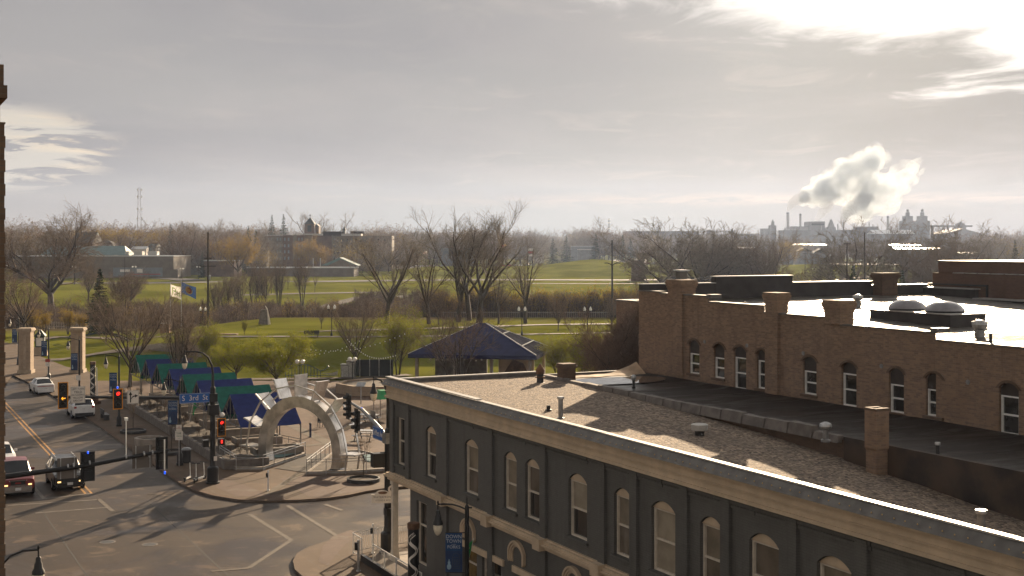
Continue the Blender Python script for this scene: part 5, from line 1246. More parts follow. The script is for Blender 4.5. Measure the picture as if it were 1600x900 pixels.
# sidewalk items: round concrete planter, bin, scooters, tree rings
p = at(233, 696, KERB); o = thing('round_planter', 'round concrete planter ring on the avenue pavement', 'planter', (p.x,p.y,KERB), 0)
b = MB(); b.lathe([(1.0,0),(1.05,.6),(.85,.62),(.8,.4),(.1,.38)], 22); b.build('bowl', 'concrete', o); b = MB(); b.lathe([(.8,.35),(.79,.45)], 18); b.build('soil', 'soil', o)
p = at(286, 724, KERB); o = thing('litter_bin', 'dark litter bin behind the lamp post nearest the corner', 'bin', (p.x+.15,p.y+.3,KERB), 0)
b = MB(); b.lathe([(.27,0),(.3,.1),(.32,.85)], 14); b.build('body', 'dark_metal', o); b = MB(); b.lathe([(.33,.86),(.34,.92),(.22,1.02),(.02,1.04)], 14); b.build('lid', 'grey_metal', o)
def scooter(label, loc, rot):
    o = thing('electric_scooter', label, 'scooter', loc, rot, 'parked electric scooters')
    b = MB(); b.box(-.08,.08,-.35,.35,.14,.20); b.build('deck', 'white_metal', o); b = MB(); b.tube([(0,.36,.18),(0,.46,.3),(0,.38,1.1)], .03, 8); b.build('stem', 'white_metal', o)
    b = MB(); b.tube([(-.26,.37,1.1),(.26,.37,1.1)], .022, 8); b.build('handlebar', 'black_metal', o)
    for y in (.47, -.42): b = MB(); b.tube([(-.03,y,.12),(.03,y,.12)], .12, 14); b.build('wheel', 'tyre', o)
    b = MB(); b.box(-.07,.07,-.52,-.3,.22,.27); b.build('fender', 'dark_metal', o); return o
p = at(293, 751, KERB); sc1 = scooter('white electric scooter, left one of the group beside the signal pole', (p.x,p.y,KERB), R(-8))
p = at(305, 753, KERB); again(sc1, 'white electric scooter, middle one of the group beside the signal pole', (p.x,p.y,KERB), R(6))
p = at(311, 752, KERB); again(sc1, 'white electric scooter nearest the black signal pole', (p.x,p.y+.3,KERB), R(-20))
def tree_ring(label, p, r=1.0):
    o = thing('tree_ring', label, 'tree grate', (p.x,p.y,KERB), 0, 'round tree rings in the pavement'); b = MB(); b.lathe([(r,0),(r,.22),(r-.12,.24),(r-.14,.1)], 22); b.build('rim', 'dark_metal', o); b = MB(); b.lathe([(r-.14,.05),(r-.15,.12)], 18); b.build('soil', 'soil', o)
tree_ring('round tree ring at the cross street kerb beside the arch', at(568,752,KERB), 1.05); tree_ring('round tree ring on the avenue pavement by the second lamp', at(208,676,KERB), 1.0); tree_ring('round tree ring behind the bin on the avenue pavement', at(268,709,KERB), .9)
p = at(164, 655, KERB); o = thing('bench', 'dark street bench on the avenue pavement beyond the red signal', 'bench', (p.x,p.y,KERB), RS+R(90))
b = MB(); b.box(-.9,.9,-.25,.25,.42,.47); b.build('seat', 'dark_metal', o); b = MB(); b.box(-.9,.9,.2,.25,.5,.9); b.build('backrest', 'dark_metal', o)
for x in (-.8,.8): b = MB(); b.box(x-.03,x+.03,-.22,.22,0,.42); b.build('leg', 'dark_metal', o)
for (px, py, lab) in ((168,847,'round manhole cover in the middle of the crossing'),(234,851,'round manhole cover right of centre in the crossing'),(160,670,'round drain cover by the avenue kerb')):
    c = at(px, py); o = thing('manhole_cover', lab, 'manhole cover', (c.x,c.y,.003), 0); b = MB(); b.lathe([(.40,.0),(.40,.008),(.34,.010)], 20); b.build('ring', 'concrete_dark', o); b = MB(); b.lathe([(.33,.0),(.33,.013),(.05,.014)], 20); b.build('lid', 'dark_metal', o)

# small green flag on the grey building
o = thing('wall_flag', 'small green flag on a white pole fixed to the grey building', 'flag', S(0,0,0), RS)
q0, q1 = Vector((-.05,-8.63,1.98)), Vector((-.42,-10.0,3.29)); b = MB(); b.tube([q0, q1], .02, 6); b.build('pole', 'white_metal', o)
b = MB(); vs = []
for i in range(7):
    u = i/6; p = q0.lerp(q1, .96-.50*u); vs += [tuple(p), (p.x-.05+.07*sin(i*1.6), p.y+.42-.20*u+.05*cos(i*2.2), p.z-.30-.22*u)]
b.add(vs, [(2*i,2*i+1,2*i+3,2*i+2) for i in range(6)]); b.build('cloth', 'tarp_lime', o)

# ================================================================== VEHICLES
def vehicle(name, label, loc, rot, st, body, cat='car', w_=.92, tyre_r=.34, axle=(-1.35,1.40), rear=True, front=True, lights_on=False, group=None, roofrails=False, tail='car', grille_bar=False, plate_f=True):
    """st: stations (y, half width, z bottom, z belt, z top, half width of top); y grows to the front"""
    o = thing(name, label, cat, loc, rot, group)
    secs = []
    for y, hw, zb, zl, zt, tw_ in st:
        secs.append([(hw*.86,y,zb),(hw*.98,y,zb+.10),(hw,y,zb+(zl-zb)*.55),(hw*.975,y,zl-.03),(hw*.93,y,zl),(tw_,y,zt),(tw_*.6,y,zt+(.025 if zt > zl+.05 else .012)),(0,y,zt+(.04 if zt > zl+.05 else .02))])
    B = MB(); G = MB(); FR = MB(); RE = MB()
    for i in range(len(secs)-1):
        s0, s1 = secs[i], secs[i+1]; cab0 = st[i][4]-st[i][3] > .12; cab1 = st[i+1][4]-st[i+1][3] > .12
        for k in range(7):
            for sx in (1,-1):
                q = [(sx*s0[k][0],s0[k][1],s0[k][2]),(sx*s1[k][0],s1[k][1],s1[k][2]),(sx*s1[k+1][0],s1[k+1][1],s1[k+1][2]),(sx*s0[k+1][0],s0[k+1][1],s0[k+1][2])]
                if sx < 0: q.reverse()
                tgt = B
                if k == 4 and (cab0 or cab1): tgt = G if (cab0 and cab1) else B
                if k >= 5 and cab0 != cab1: tgt = FR if cab0 else RE
                tgt.quad(*q)
    for s_, rv in ((secs[0],0),(secs[-1],1)):
        pts = [(p[0],p[1],p[2]) for p in s_]+[(-p[0],p[1],p[2]) for p in reversed(s_[:-1])]
        B.quad(*(pts if not rv else pts[::-1]))
    # pillars keep the side glass from being one band
    y_c = [s for s in st if s[4]-s[3] > .12]
    for f_ in (.36, .68):
        y = y_c[0][0]+(y_c[-1][0]-y_c[0][0])*f_; z0 = y_c[0][3]; z1 = max(s[4] for s in y_c); hb = max(s[1] for s in y_c)*.935; ht = max(s[5] for s in y_c)
        for sx in (1,-1): B.hexa([(sx*hb,y-.04,z0),(sx*hb+.012*sx,y-.04,z0),(sx*hb+.012*sx,y+.04,z0),(sx*hb,y+.04,z0)],[(sx*ht,y-.03,z1-.02),(sx*ht+.012*sx,y-.03,z1-.02),(sx*ht+.012*sx,y+.03,z1-.02),(sx*ht,y+.03,z1-.02)])
    B.build('body', body, o, smooth=True)
    if G.v: G.build('side_window', 'car_glass', o)
    if FR.v: FR.build('windscreen', 'car_glass', o)
    if RE.v: RE.build('rear_window', 'car_glass', o)
    hwm = max(s[1] for s in st)
    for y in axle:
        for sx in (1,-1):
            b = MB(); b.tube([(sx*(hwm-.20),y,tyre_r),(sx*(hwm+.01),y,tyre_r)], tyre_r, 20); wh = b.build('wheel', 'tyre', o)
            b = MB(); b.tube([(sx*(hwm-.02),y,tyre_r),(sx*(hwm+.018),y,tyre_r)], tyre_r*.62, 16); b.build('rim', 'rim', wh)
            b = MB()                                                    # dark wheel arch lip
            for q0, q1 in zip(np.linspace(-.1, pi+.1, 10), np.linspace(-.1, pi+.1, 10)[1:]):
                b.quad((sx*(hwm+.004),y+tyre_r*1.02*cos(q0),tyre_r+tyre_r*1.02*sin(q0)),(sx*(hwm+.004),y+tyre_r*1.02*cos(q1),tyre_r+tyre_r*1.02*sin(q1)),(sx*(hwm+.006),y+tyre_r*1.18*cos(q1),tyre_r+tyre_r*1.18*sin(q1)),(sx*(hwm+.006),y+tyre_r*1.18*cos(q0),tyre_r+tyre_r*1.18*sin(q0)))
            b.build('wheel_arch', 'plastic_dark', o)
    yf, yr = st[-1][0], st[0][0]; zlF = st[-1][3]; zlR = st[0][3]; hf = st[-1][1]; hr = st[0][1]
    for sx in (1,-1):
        b = MB(); b.hexa([(sx*hf*.50,yf-.02,zlF-.20),(sx*hf*.97,yf-.12,zlF-.20),(sx*hf*.97,yf-.30,zlF-.20),(sx*hf*.50,yf-.3,zlF-.2)],[(sx*hf*.52,yf+.012,zlF-.03),(sx*hf*.985,yf-.10,zlF-.03),(sx*hf*.985,yf-.3,zlF-.03),(sx*hf*.52,yf-.3,zlF-.03)]); b.build('headlight', 'headlight', o)
        if lights_on: b = MB(); b.cbox((sx*hf*.74,yf+.0,zlF-.30),(.20,.06,.08)); b.build('fog_light', 'headlight_on', o)
        b = MB()
        if tail == 'suv': b.box(*(sorted((sx*hr*.74,sx*hr*.99))),yr-.015,yr+.3,zlR-.14,zlR+.04)
        elif tail == 'bar': b.box(*(sorted((sx*.0,sx*hr*.97))),yr-.012,yr+.02,zlR-.13,zlR-.07)
        else: b.box(*(sorted((sx*hr*.6,sx*hr*.985))),yr-.015,yr+.2,zlR-.17,zlR-.03)
        b.build('tail_light', 'tail_red', o)
        b = MB(); ym = y_c[-1][0]-.25; b.cbox((sx*(hwm+.09),ym,y_c[-1][3]+.06),(.18,.10,.14)); b.build('mirror', body, o)
    b = MB(); b.box(-hf*.86,hf*.86,yf-.05,yf+.06,.26,zlF-.38); b.build('front_bumper', body if not grille_bar else 'chrome', o)
    b = MB(); b.box(-hf*.46,hf*.46,yf-.02,yf+.03,zlF-.30,zlF-.07); g_ = b.build('grille', 'plastic_dark', o)
    if grille_bar:
        b = MB(); b.box(-hf*.52,hf*.52,yf-.01,yf+.035,zlF-.06,zlF-.02); b.box(-hf*.52,hf*.52,yf-.01,yf+.035,zlF-.36,zlF-.31); b.build('chrome_bar', 'chrome', g_)
        b = MB(); b.box(-.16,.16,yf+.031,yf+.04,zlF-.23,zlF-.15); b.build('badge', 'tail_red', g_)
    b = MB(); b.box(-.16,.16,yf+.062,yf+.07,.38,.54); b.build('licence_plate', 'plate', o)
    b = MB(); b.box(-hr*.9,hr*.9,yr-.06,yr+.04,.24,.52); b.build('rear_bumper', 'plastic_dark' if tail == 'suv' else body, o)
    b = MB(); zp = zlR-.30 if tail != 'suv' else zlR-.18; b.box(-.18,.18,yr-.03,yr-.018,zp-.08,zp+.08); b.build('licence_plate', 'plate', o)
    b = MB(); b.box(-hwm*.8,hwm*.8,yr+.3,yf-.3,.18,.30); b.build('underbody', 'plastic_dark', o)
    if roofrails:
        for sx in (1,-1): b = MB(); b.tube([(sx*.58,y_c[0][0]+.25,max(s[4] for s in st)+.07),(sx*.58,y_c[-1][0]-.3,max(s[4] for s in st)+.07)], .025, 6); b.build('roof_rail', 'galv', o)
    return o
SED = [(-2.35,.80,.42,.93,.96,.72),(-2.25,.88,.26,.98,1.00,.74),(-1.75,.92,.22,1.00,1.03,.74),(-1.05,.93,.22,.98,1.42,.60),(-.3,.93,.22,.95,1.47,.62),(.35,.93,.22,.94,1.43,.61),(1.15,.92,.22,.92,.95,.70),(1.9,.89,.24,.80,.83,.70),(2.3,.80,.28,.68,.70,.60)]
SUV = [(-2.25,.84,.46,1.06,1.10,.74),(-2.18,.90,.30,1.10,1.16,.76),(-1.85,.93,.26,1.10,1.62,.66),(-1.0,.94,.26,1.08,1.70,.68),(.0,.94,.26,1.06,1.69,.68),(.5,.94,.26,1.05,1.62,.66),(1.2,.93,.26,1.05,1.08,.74),(1.95,.91,.28,.98,1.01,.74),(2.28,.84,.34,.88,.90,.66)]
PUP = [(-2.85,.92,.50,1.18,1.20,.86),(-2.8,.95,.36,1.20,1.22,.88),(-.95,.97,.34,1.20,1.22,.88),(-.90,.97,.34,1.20,1.60,.74),(-.65,.98,.34,1.20,1.86,.74),(.1,.98,.34,1.19,1.88,.75),(.55,.98,.34,1.19,1.80,.74),(1.25,.97,.34,1.17,1.20,.80),(2.3,.96,.36,1.10,1.13,.80),(2.62,.90,.40,1.00,1.03,.74)]
p = at(51.5, 617); vehicle('car', 'white sedan driving away along the avenue towards the gate columns', (p.x,p.y+2.3,0), RS+R(3), SED, 'paint_white', tail='bar', group=None)
p = at(112, 655); vehicle('car', 'white suv driving away behind the yellow arrow signal', (p.x,p.y+2.2,0), RS, SUV, 'paint_white', tail='suv')
p = at(97, 768); vehicle('car', 'black suv with lit fog lamp waiting at the crossing', (p.x-.6,p.y+2.2,0), RS+pi, SUV, 'paint_black', lights_on=True, roofrails=True)
p = at(24, 776); vehicle('pickup_truck', 'maroon pickup truck with chrome bumper waiting at the left edge', (p.x-1.0,p.y+2.3,0), RS+pi, PUP, 'paint_maroon', 'pickup truck', tyre_r=.40, axle=(-1.75,1.75), lights_on=True, grille_bar=True)
p = at(-2, 737); vehicle('car', 'white car partly hidden behind the maroon pickup at left', (p.x-.9,p.y+2.4,0), RS+pi, SED, 'paint_white', lights_on=True)
pcar = S(-8.1, -6.4); vehicle('car', 'white car roof just showing at the bottom edge of the picture', (pcar.x,pcar.y,0), RS, SUV, 'paint_white', tail='suv')
# ================================================================== TREES AND SHRUBS
def segs_to_mesh(S_, n=3):
    """list of (p0, p1, r0, r1) -> tapered tubes, open ended"""
    A = np.array([list(s[0])+list(s[1])+[s[2], s[3]] for s in S_], np.float64)
    p0, p1, r0, r1 = A[:,0:3], A[:,3:6], A[:,6], A[:,7]
    d = p1-p0; d /= np.linalg.norm(d, axis=1, keepdims=True)+1e-9
    ref = np.where(np.abs(d[:,2:3]) > .9, np.array([[1.,0,0]]), np.array([[0,0,1.]])); a = np.cross(d, ref); a /= np.linalg.norm(a, axis=1, keepdims=True); b = np.cross(d, a)
    k = np.arange(n)*2*pi/n; ca, sa = np.cos(k), np.sin(k)
    ring = a[:,None,:]*ca[None,:,None]+b[:,None,:]*sa[None,:,None]
    V = np.concatenate([p0[:,None,:]+ring*r0[:,None,None], p1[:,None,:]+ring*r1[:,None,None]], 1).reshape(-1, 3)
    m = len(A); base = (np.arange(m)*2*n)[:,None]; i = np.arange(n)[None,:]; j = (i+1) % n
    F = np.stack([base+i, base+j, base+n+j, base+n+i], -1).reshape(-1, 4); return V, F
def grow(seed, H, spread=.5, trunk_r=None, trunk_frac=.28, forks=5, levels=4, kids=(7,6,6,5), ang=(42,45,45,40), ratio=(.62,.55,.5,.45), up=.25, wob=.18, lean=(0,0), stems=1, rmin=.012, droop=0.0):
    """returns trunk segments (heavy limbs), crown segments (branches, twigs) and twig tips"""
    rd = random.Random(seed); T = []; Cw = []; tips = []; tr = trunk_r or H*.022
    def rv(): return Vector((rd.gauss(0,1), rd.gauss(0,1), rd.gauss(0,1))).normalized()
    def branch(p, d, ln, r, lev):
        ns = 4 if lev == 0 else (4 if lev == 1 else (3 if lev == 2 else 2)); out = T if lev <= 1 else Cw
        pts = [p]; ds = []
        for i in range(ns):
            d = (d+rv()*wob*(1 if lev else .5)+Vector((0,0,up*(.5 if lev < 3 else .2)-droop*(lev >= 2)))).normalized()
            q = p+d*ln/ns; r1 = r*(1-.75*(i+1)/ns) if lev else r*(1-.35*(i+1)/ns)
            r0 = r*(1-.75*i/ns) if lev else r*(1-.35*i/ns)
            out.append((p, q, max(rmin, r0), max(rmin*.7, r1))); p = q; pts.append(p); ds.append(d)
        if lev >= levels: tips.append((p, d)); return
        nk = kids[min(lev, len(kids)-1)]
        for k in range(nk):
            if lev == 0: f = .55+.45*(k+.5)/nk if stems == 1 else .35+.65*(k+.5)/nk
            else: f = .22+.76*(k+rd.random()*.6)/nk
            j = min(ns-1, int(f*ns)); q = pts[j].lerp(pts[j+1], f*ns-j); dd = ds[j]
            a_ = R(ang[min(lev, len(ang)-1)])*(.7+.6*rd.random())
            ax_ = dd.cross(rv()).normalized(); 
            if lev == 0:
                t = 2*pi*(k*.382+.1*rd.random()); hz = Vector((cos(t), sin(t), 0)); nd = (dd*cos(a_)+hz*sin(a_)*(spread/.5)).normalized()
            else: nd = (dd*cos(a_)+ax_.cross(dd)*0+ax_*sin(a_)).normalized()
            l_ = (H*(1-trunk_frac*.8)*ratio[0] if lev == 0 else ln*ratio[min(lev, len(ratio)-1)])*(.75+.5*rd.random())*(1-.25*f*(lev > 0))
            branch(q, nd, l_, (r*.52 if lev == 0 else r*.48)*(1-.2*f), lev+1)
        if lev > 0: tips.append((p, d))
    for s_ in range(stems):
        t = 2*pi*s_/max(1, stems)+rd.random(); o_ = Vector((cos(t), sin(t), 0))*(.0 if stems == 1 else tr*1.6)
        d0 = Vector((lean[0]+(0 if stems == 1 else cos(t)*spread*.45), lean[1]+(0 if stems == 1 else sin(t)*spread*.45), 1)).normalized()
        branch(o_, d0, H*trunk_frac*(1 if stems == 1 else 1.5), tr*(1 if stems == 1 else .7), 0)
    zmax = float(np.percentile([s[1].z for s in Cw], 99.3)); k = H/zmax
    sc_ = lambda L_: [(a*k, b*k, r0, r1) for a, b, r0, r1 in L_]
    return sc_(T), sc_(Cw), [(p*k, d) for p, d in tips]
def leaf_mesh(tips, seed, n, size, spread_):
    rd = np.random.RandomState(seed); tp = np.array([list(p) for p, d in tips]); idx = rd.randint(0, len(tp), n)
    c = tp[idx]+rd.normal(0, spread_, (n,3)); a = rd.normal(0,1,(n,3)); a /= np.linalg.norm(a,axis=1,keepdims=True); b = np.cross(a, rd.normal(0,1,(n,3))); b /= np.linalg.norm(b,axis=1,keepdims=True)
    s = size*(.6+.8*rd.rand(n,1)); V = np.stack([c-a*s, c-b*s*.5, c+a*s, c+b*s*.5], 1).reshape(-1,3); return V, np.arange(4*n).reshape(-1,4)
class Kind: pass
def make_kind(seed, H, bark='bark', twig='twig', leaf=None, nleaf=0, lsize=.07, lspread=.25, tn=7, **kw):
    k = Kind(); k.H = H; T, Cw, tips = grow(seed, H, **kw)
    k.tv, k.tf = segs_to_mesh(T, tn); k.cv, k.cf = segs_to_mesh(Cw, 3); k.bark = bark; k.twig = twig; k.leaf = leaf; k.lv = None
    if nleaf: k.lv, k.lf = leaf_mesh(tips, seed, nleaf, lsize, lspread)
    k.tm = k.cm = k.lm = None; return k
def put(k, label, cat, p, rot=0.0, H=None, wide=1.0, group=None, name='bare_tree', split=True):
    s = (H or k.H)/k.H; o = thing(name, label, cat, p, rot, group); o.scale = (s*wide, s*wide, s)
    if k.tm is None:
        a = np_mesh('trunk', k.tv, k.tf, k.bark, smooth=True); c = np_mesh('crown', k.cv, k.cf, k.twig); k.tm, k.cm = a.data, c.data; a.parent = o; c.parent = o
        if k.lv is not None: l = np_mesh('foliage', k.lv, k.lf, k.leaf); k.lm = l.data; l.parent = o
    else:
        for nm_, me in (('trunk',k.tm),('crown',k.cm))+((('foliage',k.lm),) if k.lm else ()):
            x = bpy.data.objects.new(nm_, me); col.objects.link(x); x.parent = o
    return o
def conifer(seed, H, rad, m='needle', dens=1.0, drop=.35, cw=.10):
    rd = np.random.RandomState(seed); k = Kind(); k.H = H
    k.tv, k.tf = segs_to_mesh([(Vector((0,0,-.3)), Vector((0,0,H*.5)), H*.016, H*.01), (Vector((0,0,H*.5)), Vector((0,0,H)), H*.01, .02)], 7)
    Vs = []; S_ = []; z = H*.07
    while z < H*.985:
        f = z/H; L0 = rad*(1-f)**.85*(.75+.4*rd.rand()); nb = int(6+5*(1-f))
        for i in range(nb):
            t = rd.rand()*2*pi; ln = L0*(.6+.55*rd.rand()); dv = np.array([cos(t), sin(t), -drop*(1-f)+.15*f+.15*rd.randn()*.5]); side = np.array([-sin(t), cos(t), 0])
            p = np.array([0,0,z]); S_.append((Vector(p), Vector(p+dv*ln), .03, .01)); nn = max(3, int(ln/.22*dens))
            for j in range(nn):
                u = (j+rd.rand())/nn; c = p+dv*ln*u; wl = (.16+.36*(1-u))*min(1.2, .35+ln*.35)
                for sg in (-1, 1):
                    tip = c+side*sg*wl*(.7+.6*rd.rand())+dv*wl*.7+np.array([0,0,-.10-.12*rd.rand()]); w2 = dv*cw
                    Vs.append([c-w2, c+w2+[0,0,.03], tip+[0,0,.03], tip-w2*.6])
        z += H*.021/dens**.5*(.8+.4*rd.rand())
    k.cv = np.array(Vs).reshape(-1,3); k.cf = np.arange(len(k.cv)).reshape(-1,4); k.bark = 'bark'; k.twig = m; k.leaf = None; k.lv = None; k.tm = k.cm = k.lm = None; return k

K = {}
K['cotton'] = make_kind(11, 24, spread=.62, trunk_frac=.24, kids=(10,9,8,7), ang=(48,46,46,46), ratio=(.66,.55,.5,.55), up=.20, wob=.24, trunk_r=.85, twig='twig', rmin=.024)
K['cotton2'] = make_kind(23, 20, spread=.52, trunk_frac=.30, kids=(6,7,6,5), ang=(36,38,44,44), ratio=(.68,.52,.50,.55), up=.32, wob=.18, trunk_r=.55, twig='twig_grey', bark='bark', rmin=.014)
K['cotton3'] = make_kind(37, 20, spread=.48, trunk_frac=.28, kids=(6,7,6,5), ang=(32,40,46,44), ratio=(.72,.48,.48,.55), up=.32, wob=.2, trunk_r=.5, twig='twig_grey', bark='bark', rmin=.014)
K['round'] = make_kind(41, 12, spread=.6, trunk_frac=.22, kids=(10,8,7,7), ang=(44,42,44,42), ratio=(.58,.55,.5,.55), up=.28, wob=.15, trunk_r=.26, twig='twig_red', rmin=.009)
K['vase'] = make_kind(53, 10, spread=.55, trunk_frac=.24, kids=(10,8,7,6), ang=(40,38,42,42), ratio=(.60,.52,.5,.55), up=.34, wob=.13, trunk_r=.2, twig='twig', rmin=.008)
K['multi'] = make_kind(61, 9, spread=.5, trunk_frac=.4, stems=6, kids=(6,6,5,5), ang=(32,36,40,40), ratio=(.42,.5,.5,.55), up=.34, wob=.15, trunk_r=.13, twig='twig', rmin=.009)
K['willow'] = make_kind(67, 18, spread=.9, trunk_frac=.2, stems=3, kids=(7,8,6,6), ang=(44,44,46,44), ratio=(.55,.52,.5,.55), up=.16, wob=.28, trunk_r=.55, twig='twig_grey', rmin=.034)
K['rust2'] = make_kind(111, 8.5, spread=.8, trunk_frac=.35, stems=6, kids=(6,5,5,3), ang=(36,38,42,40), ratio=(.5,.52,.5,.5), up=.25, wob=.16, trunk_r=.11, twig='twig_red', rmin=.008)
K['sap'] = make_kind(71, 6, spread=.35, trunk_frac=.36, kids=(8,6,4), levels=3, ang=(36,38,40), ratio=(.5,.5,.5), up=.4, wob=.12, trunk_r=.09, twig='twig', rmin=.008)
K['bud'] = make_kind(83, 6, spread=.62, trunk_frac=.24, kids=(9,7,6,4), ang=(42,40,42,40), ratio=(.6,.55,.5,.5), up=.28, wob=.15, trunk_r=.17, twig='twig', leaf='leaf_green', nleaf=26000, lsize=.055, lspread=.20, rmin=.007)
K['bud2'] = make_kind(89, 8, spread=.5, trunk_frac=.26, stems=3, kids=(8,6,6,4), ang=(36,38,42,40), ratio=(.5,.55,.5,.5), up=.3, wob=.15, trunk_r=.14, twig='twig', leaf='leaf_green', nleaf=17000, lsize=.06, lspread=.24, rmin=.008)
K['yellow'] = make_kind(97, 14, spread=.55, trunk_frac=.2, kids=(9,7,6,4), ang=(42,40,42,40), ratio=(.6,.55,.5,.5), up=.25, wob=.18, trunk_r=.35, twig='twig', leaf='leaf_yellow', nleaf=9000, lsize=.16, lspread=.5, rmin=.016)
K['orange'] = make_kind(101, 12, spread=.5, trunk_frac=.2, kids=(9,7,6,4), ang=(40,40,42,40), ratio=(.6,.55,.5,.5), up=.3, wob=.18, trunk_r=.3, twig='twig', leaf='leaf_orange', nleaf=9000, lsize=.14, lspread=.45, rmin=.016)
K['shrub'] = make_kind(103, 3.2, spread=.7, trunk_frac=.5, stems=7, kids=(5,5,4), levels=3, ang=(30,36,40), ratio=(.4,.5,.5), up=.35, wob=.16, trunk_r=.05, twig='twig_red', tn=4, rmin=.008)
K['ybush'] = make_kind(107, 3.4, spread=.6, trunk_frac=.5, stems=7, kids=(5,5,4), levels=3, ang=(28,34,40), ratio=(.42,.5,.5), up=.4, wob=.14, trunk_r=.05, twig='twig', leaf='leaf_yellow', nleaf=3000, lsize=.05, lspread=.2, tn=4, rmin=.008)
K['rust'] = make_kind(109, 8.5, spread=.8, trunk_frac=.35, stems=7, kids=(8,7,6,5), ang=(38,40,44,42), ratio=(.5,.52,.5,.55), up=.22, wob=.17, trunk_r=.12, twig='twig_red', rmin=.012)
K['spruce'] = conifer(5, 11, 2.9); K['spruce2'] = conifer(6, 18, 4.6, dens=.8, cw=.2); K['fir'] = conifer(8, 18, 4.0, 'needle', .8, cw=.2)
g_near = 'bare trees by the plaza'
T_ = lambda px, Y, dz=0: P(px, Y, dz)
def tree(kind, label, px, Y, top, wide=1.0, rot=None, name='bare_tree', cat='tree', z0=None, group=None, lean=None):
    p = P(px, Y, -.05)
    if z0 is not None: p.z = z0
    H = zrow(top, Y)-p.z
    o = put(K[kind], label, cat, p, rot if rot is not None else (px*1.7+Y) % 6.28, H, wide, group, name)
    if lean: o.rotation_euler.x, o.rotation_euler.y = lean
    return o
# --- near trees round the plaza
tree('vase', 'dark bare tree behind the red signal at the planter wall', 203, 133, 436, .95, z0=.1)
tree('multi', 'bare multi-stem tree between canopies and the curved lamp', 281, 118, 476, .85, z0=.1)
tree('bud', 'round budding green tree left of the arch top, the smaller', 368, 141, 530, 1.25, .4, 'budding_tree')
tree('bud', 'round budding green tree directly above the arch', 432, 131, 522, 1.2, 2.1, 'budding_tree', z0=.1)
tree('vase', 'slim tall bare tree between green tree and fence screen', 557, 150, 466, .8)
tree('bud2', 'leaning budding tree left of the pavilion', 622, 146, 488, .95, 1.0, 'budding_tree')
tree('rust2', 'wide brown bare shrub-like tree in front of the pavilion', 713, 131, 472, 1.05, 2.0)
tree('bud2', 'budding green tree just right of the pavilion eave', 872, 140, 525, 1.0, 3.0, 'budding_tree')
tree('bud2', 'budding green tree behind the squat roof chimney', 915, 138, 520, 1.05, 4.4, 'budding_tree')
tree('bud2', 'budding green tree nearest the brick building corner', 945, 150, 528, .9, 5.4, 'budding_tree')
tree('rust', 'dense brown bare tree against the brick building corner', 978, 98, 480, .75, 1.0, z0=.1)
tree('rust', 'brown bare tree left of the brick building corner', 955, 112, 505, .6, 2.5, z0=.1)
tree('sap', 'young bare tree in the round ring beside the arch', 568, 80.8, 668, .7, z0=.2, name='sapling')
tree('sap', 'thin bare sapling in the ring by the second lamp', 208, 102, 610, .6, z0=.2, name='sapling')
tree('sap', 'thin bare sapling in the ring behind the litter bin', 268, 91, 640, .6, z0=.2, name='sapling')
tree('bud2', 'budding tree behind the green canopies', 325, 150, 505, .8, 2.2, 'budding_tree')
tree('bud2', 'budding tree over the brown memorial wall', 382, 176, 500, .6, .2, 'budding_tree')
# --- left side
tree('cotton', 'huge spreading bare cottonwood on the far bank at left', 80, 345, 329, 1.02, .6, z0=-3)
tree('round', 'bare round tree behind the left gate column', 38, 205, 416, .9, 1.0)
tree('spruce', 'dark spruce with bare tree in front behind right gate column', 156, 212, 418, 1.0, 0, 'spruce_tree')
tree('round', 'smaller bare tree in front of the dark spruce', 166, 196, 470, .7, 3.0)
tree('cotton', 'leaning half-dead bare tree before the long store', 138, 380, 400, .55, 2.0, z0=-2)
tree('round', 'bare tree behind the two flags', 285, 235, 466, .62, 2.0)
tree('round', 'bare tree left of the white flag pole', 243, 222, 478, .55, 4.0)
tree('vase', 'bare tree between flag poles and utility pole', 306, 225, 478, .6, 5.0)
tree('rust', 'reddish round bare shrub before the store sign panel', 197, 330, 424, .85, 1.5, name='bare_shrub')
for k, (px, Y, top) in enumerate(((352,300,430),(372,310,425),(338,290,440))): tree('multi', ['tall bare thicket clump right of the utility pole, middle','tall bare thicket clump farthest right of the utility pole','tall bare thicket clump nearest the utility pole'][k], px, Y, top, .8, k*1.3, 'bare_thicket')
for k, (px, Y, top) in enumerate(((397,335,412),(411,330,420),(436,345,408),(472,360,402),(367,372,420),(424,400,425),(492,405,425),(450,420,428))):
    tree('multi' if k < 4 else 'sap', ['two-stem bare tree left of pair on the far bank','two-stem bare tree right of pair on the far bank','leaning bare tree mid far bank below the apartments','tall multi-stem bare tree on the far bank path','small bare tree on the far lawn near the utility pole','small bare tree far up the bank left of path','small bare tree beside the far road below green gable','small bare tree on the mound across the river'][k], px, Y, top, .8 if k < 4 else .9, k*.9)
# --- centre: tall cottonwoods on the levee
tree('cotton2', 'bare cottonwood left of centre beside the dark brush patch', 604, 208, 358, 1.05, .3)
tree('cotton3', 'leaning bare cottonwood, second from left of the central group', 670, 207, 372, 1.0, 1.1, lean=(0, R(-7)))
tree('cotton3', 'tall bare cottonwood leaning left in the central group', 716, 213, 330, 1.0, 2.6, lean=(0, R(-9)))
tree('cotton2', 'tallest bare cottonwood in the centre of the picture', 733, 216, 317, .92, 4.0)
tree('cotton2', 'broad bare cottonwood leaning right in the central group', 749, 210, 326, 1.12, 5.2, lean=(0, R(9)))
tree('cotton3', 'stunted bare cottonwood with broken top right of the tall group', 779, 207, 412, .8, .5)
tree('cotton3', 'bare cottonwood beside the twin lamp right of the pavilion', 821, 208, 368, .95, 3.3)
tree('round', 'small dark bare tree between the central cottonwoods', 685, 205, 448, .75, 2.0)
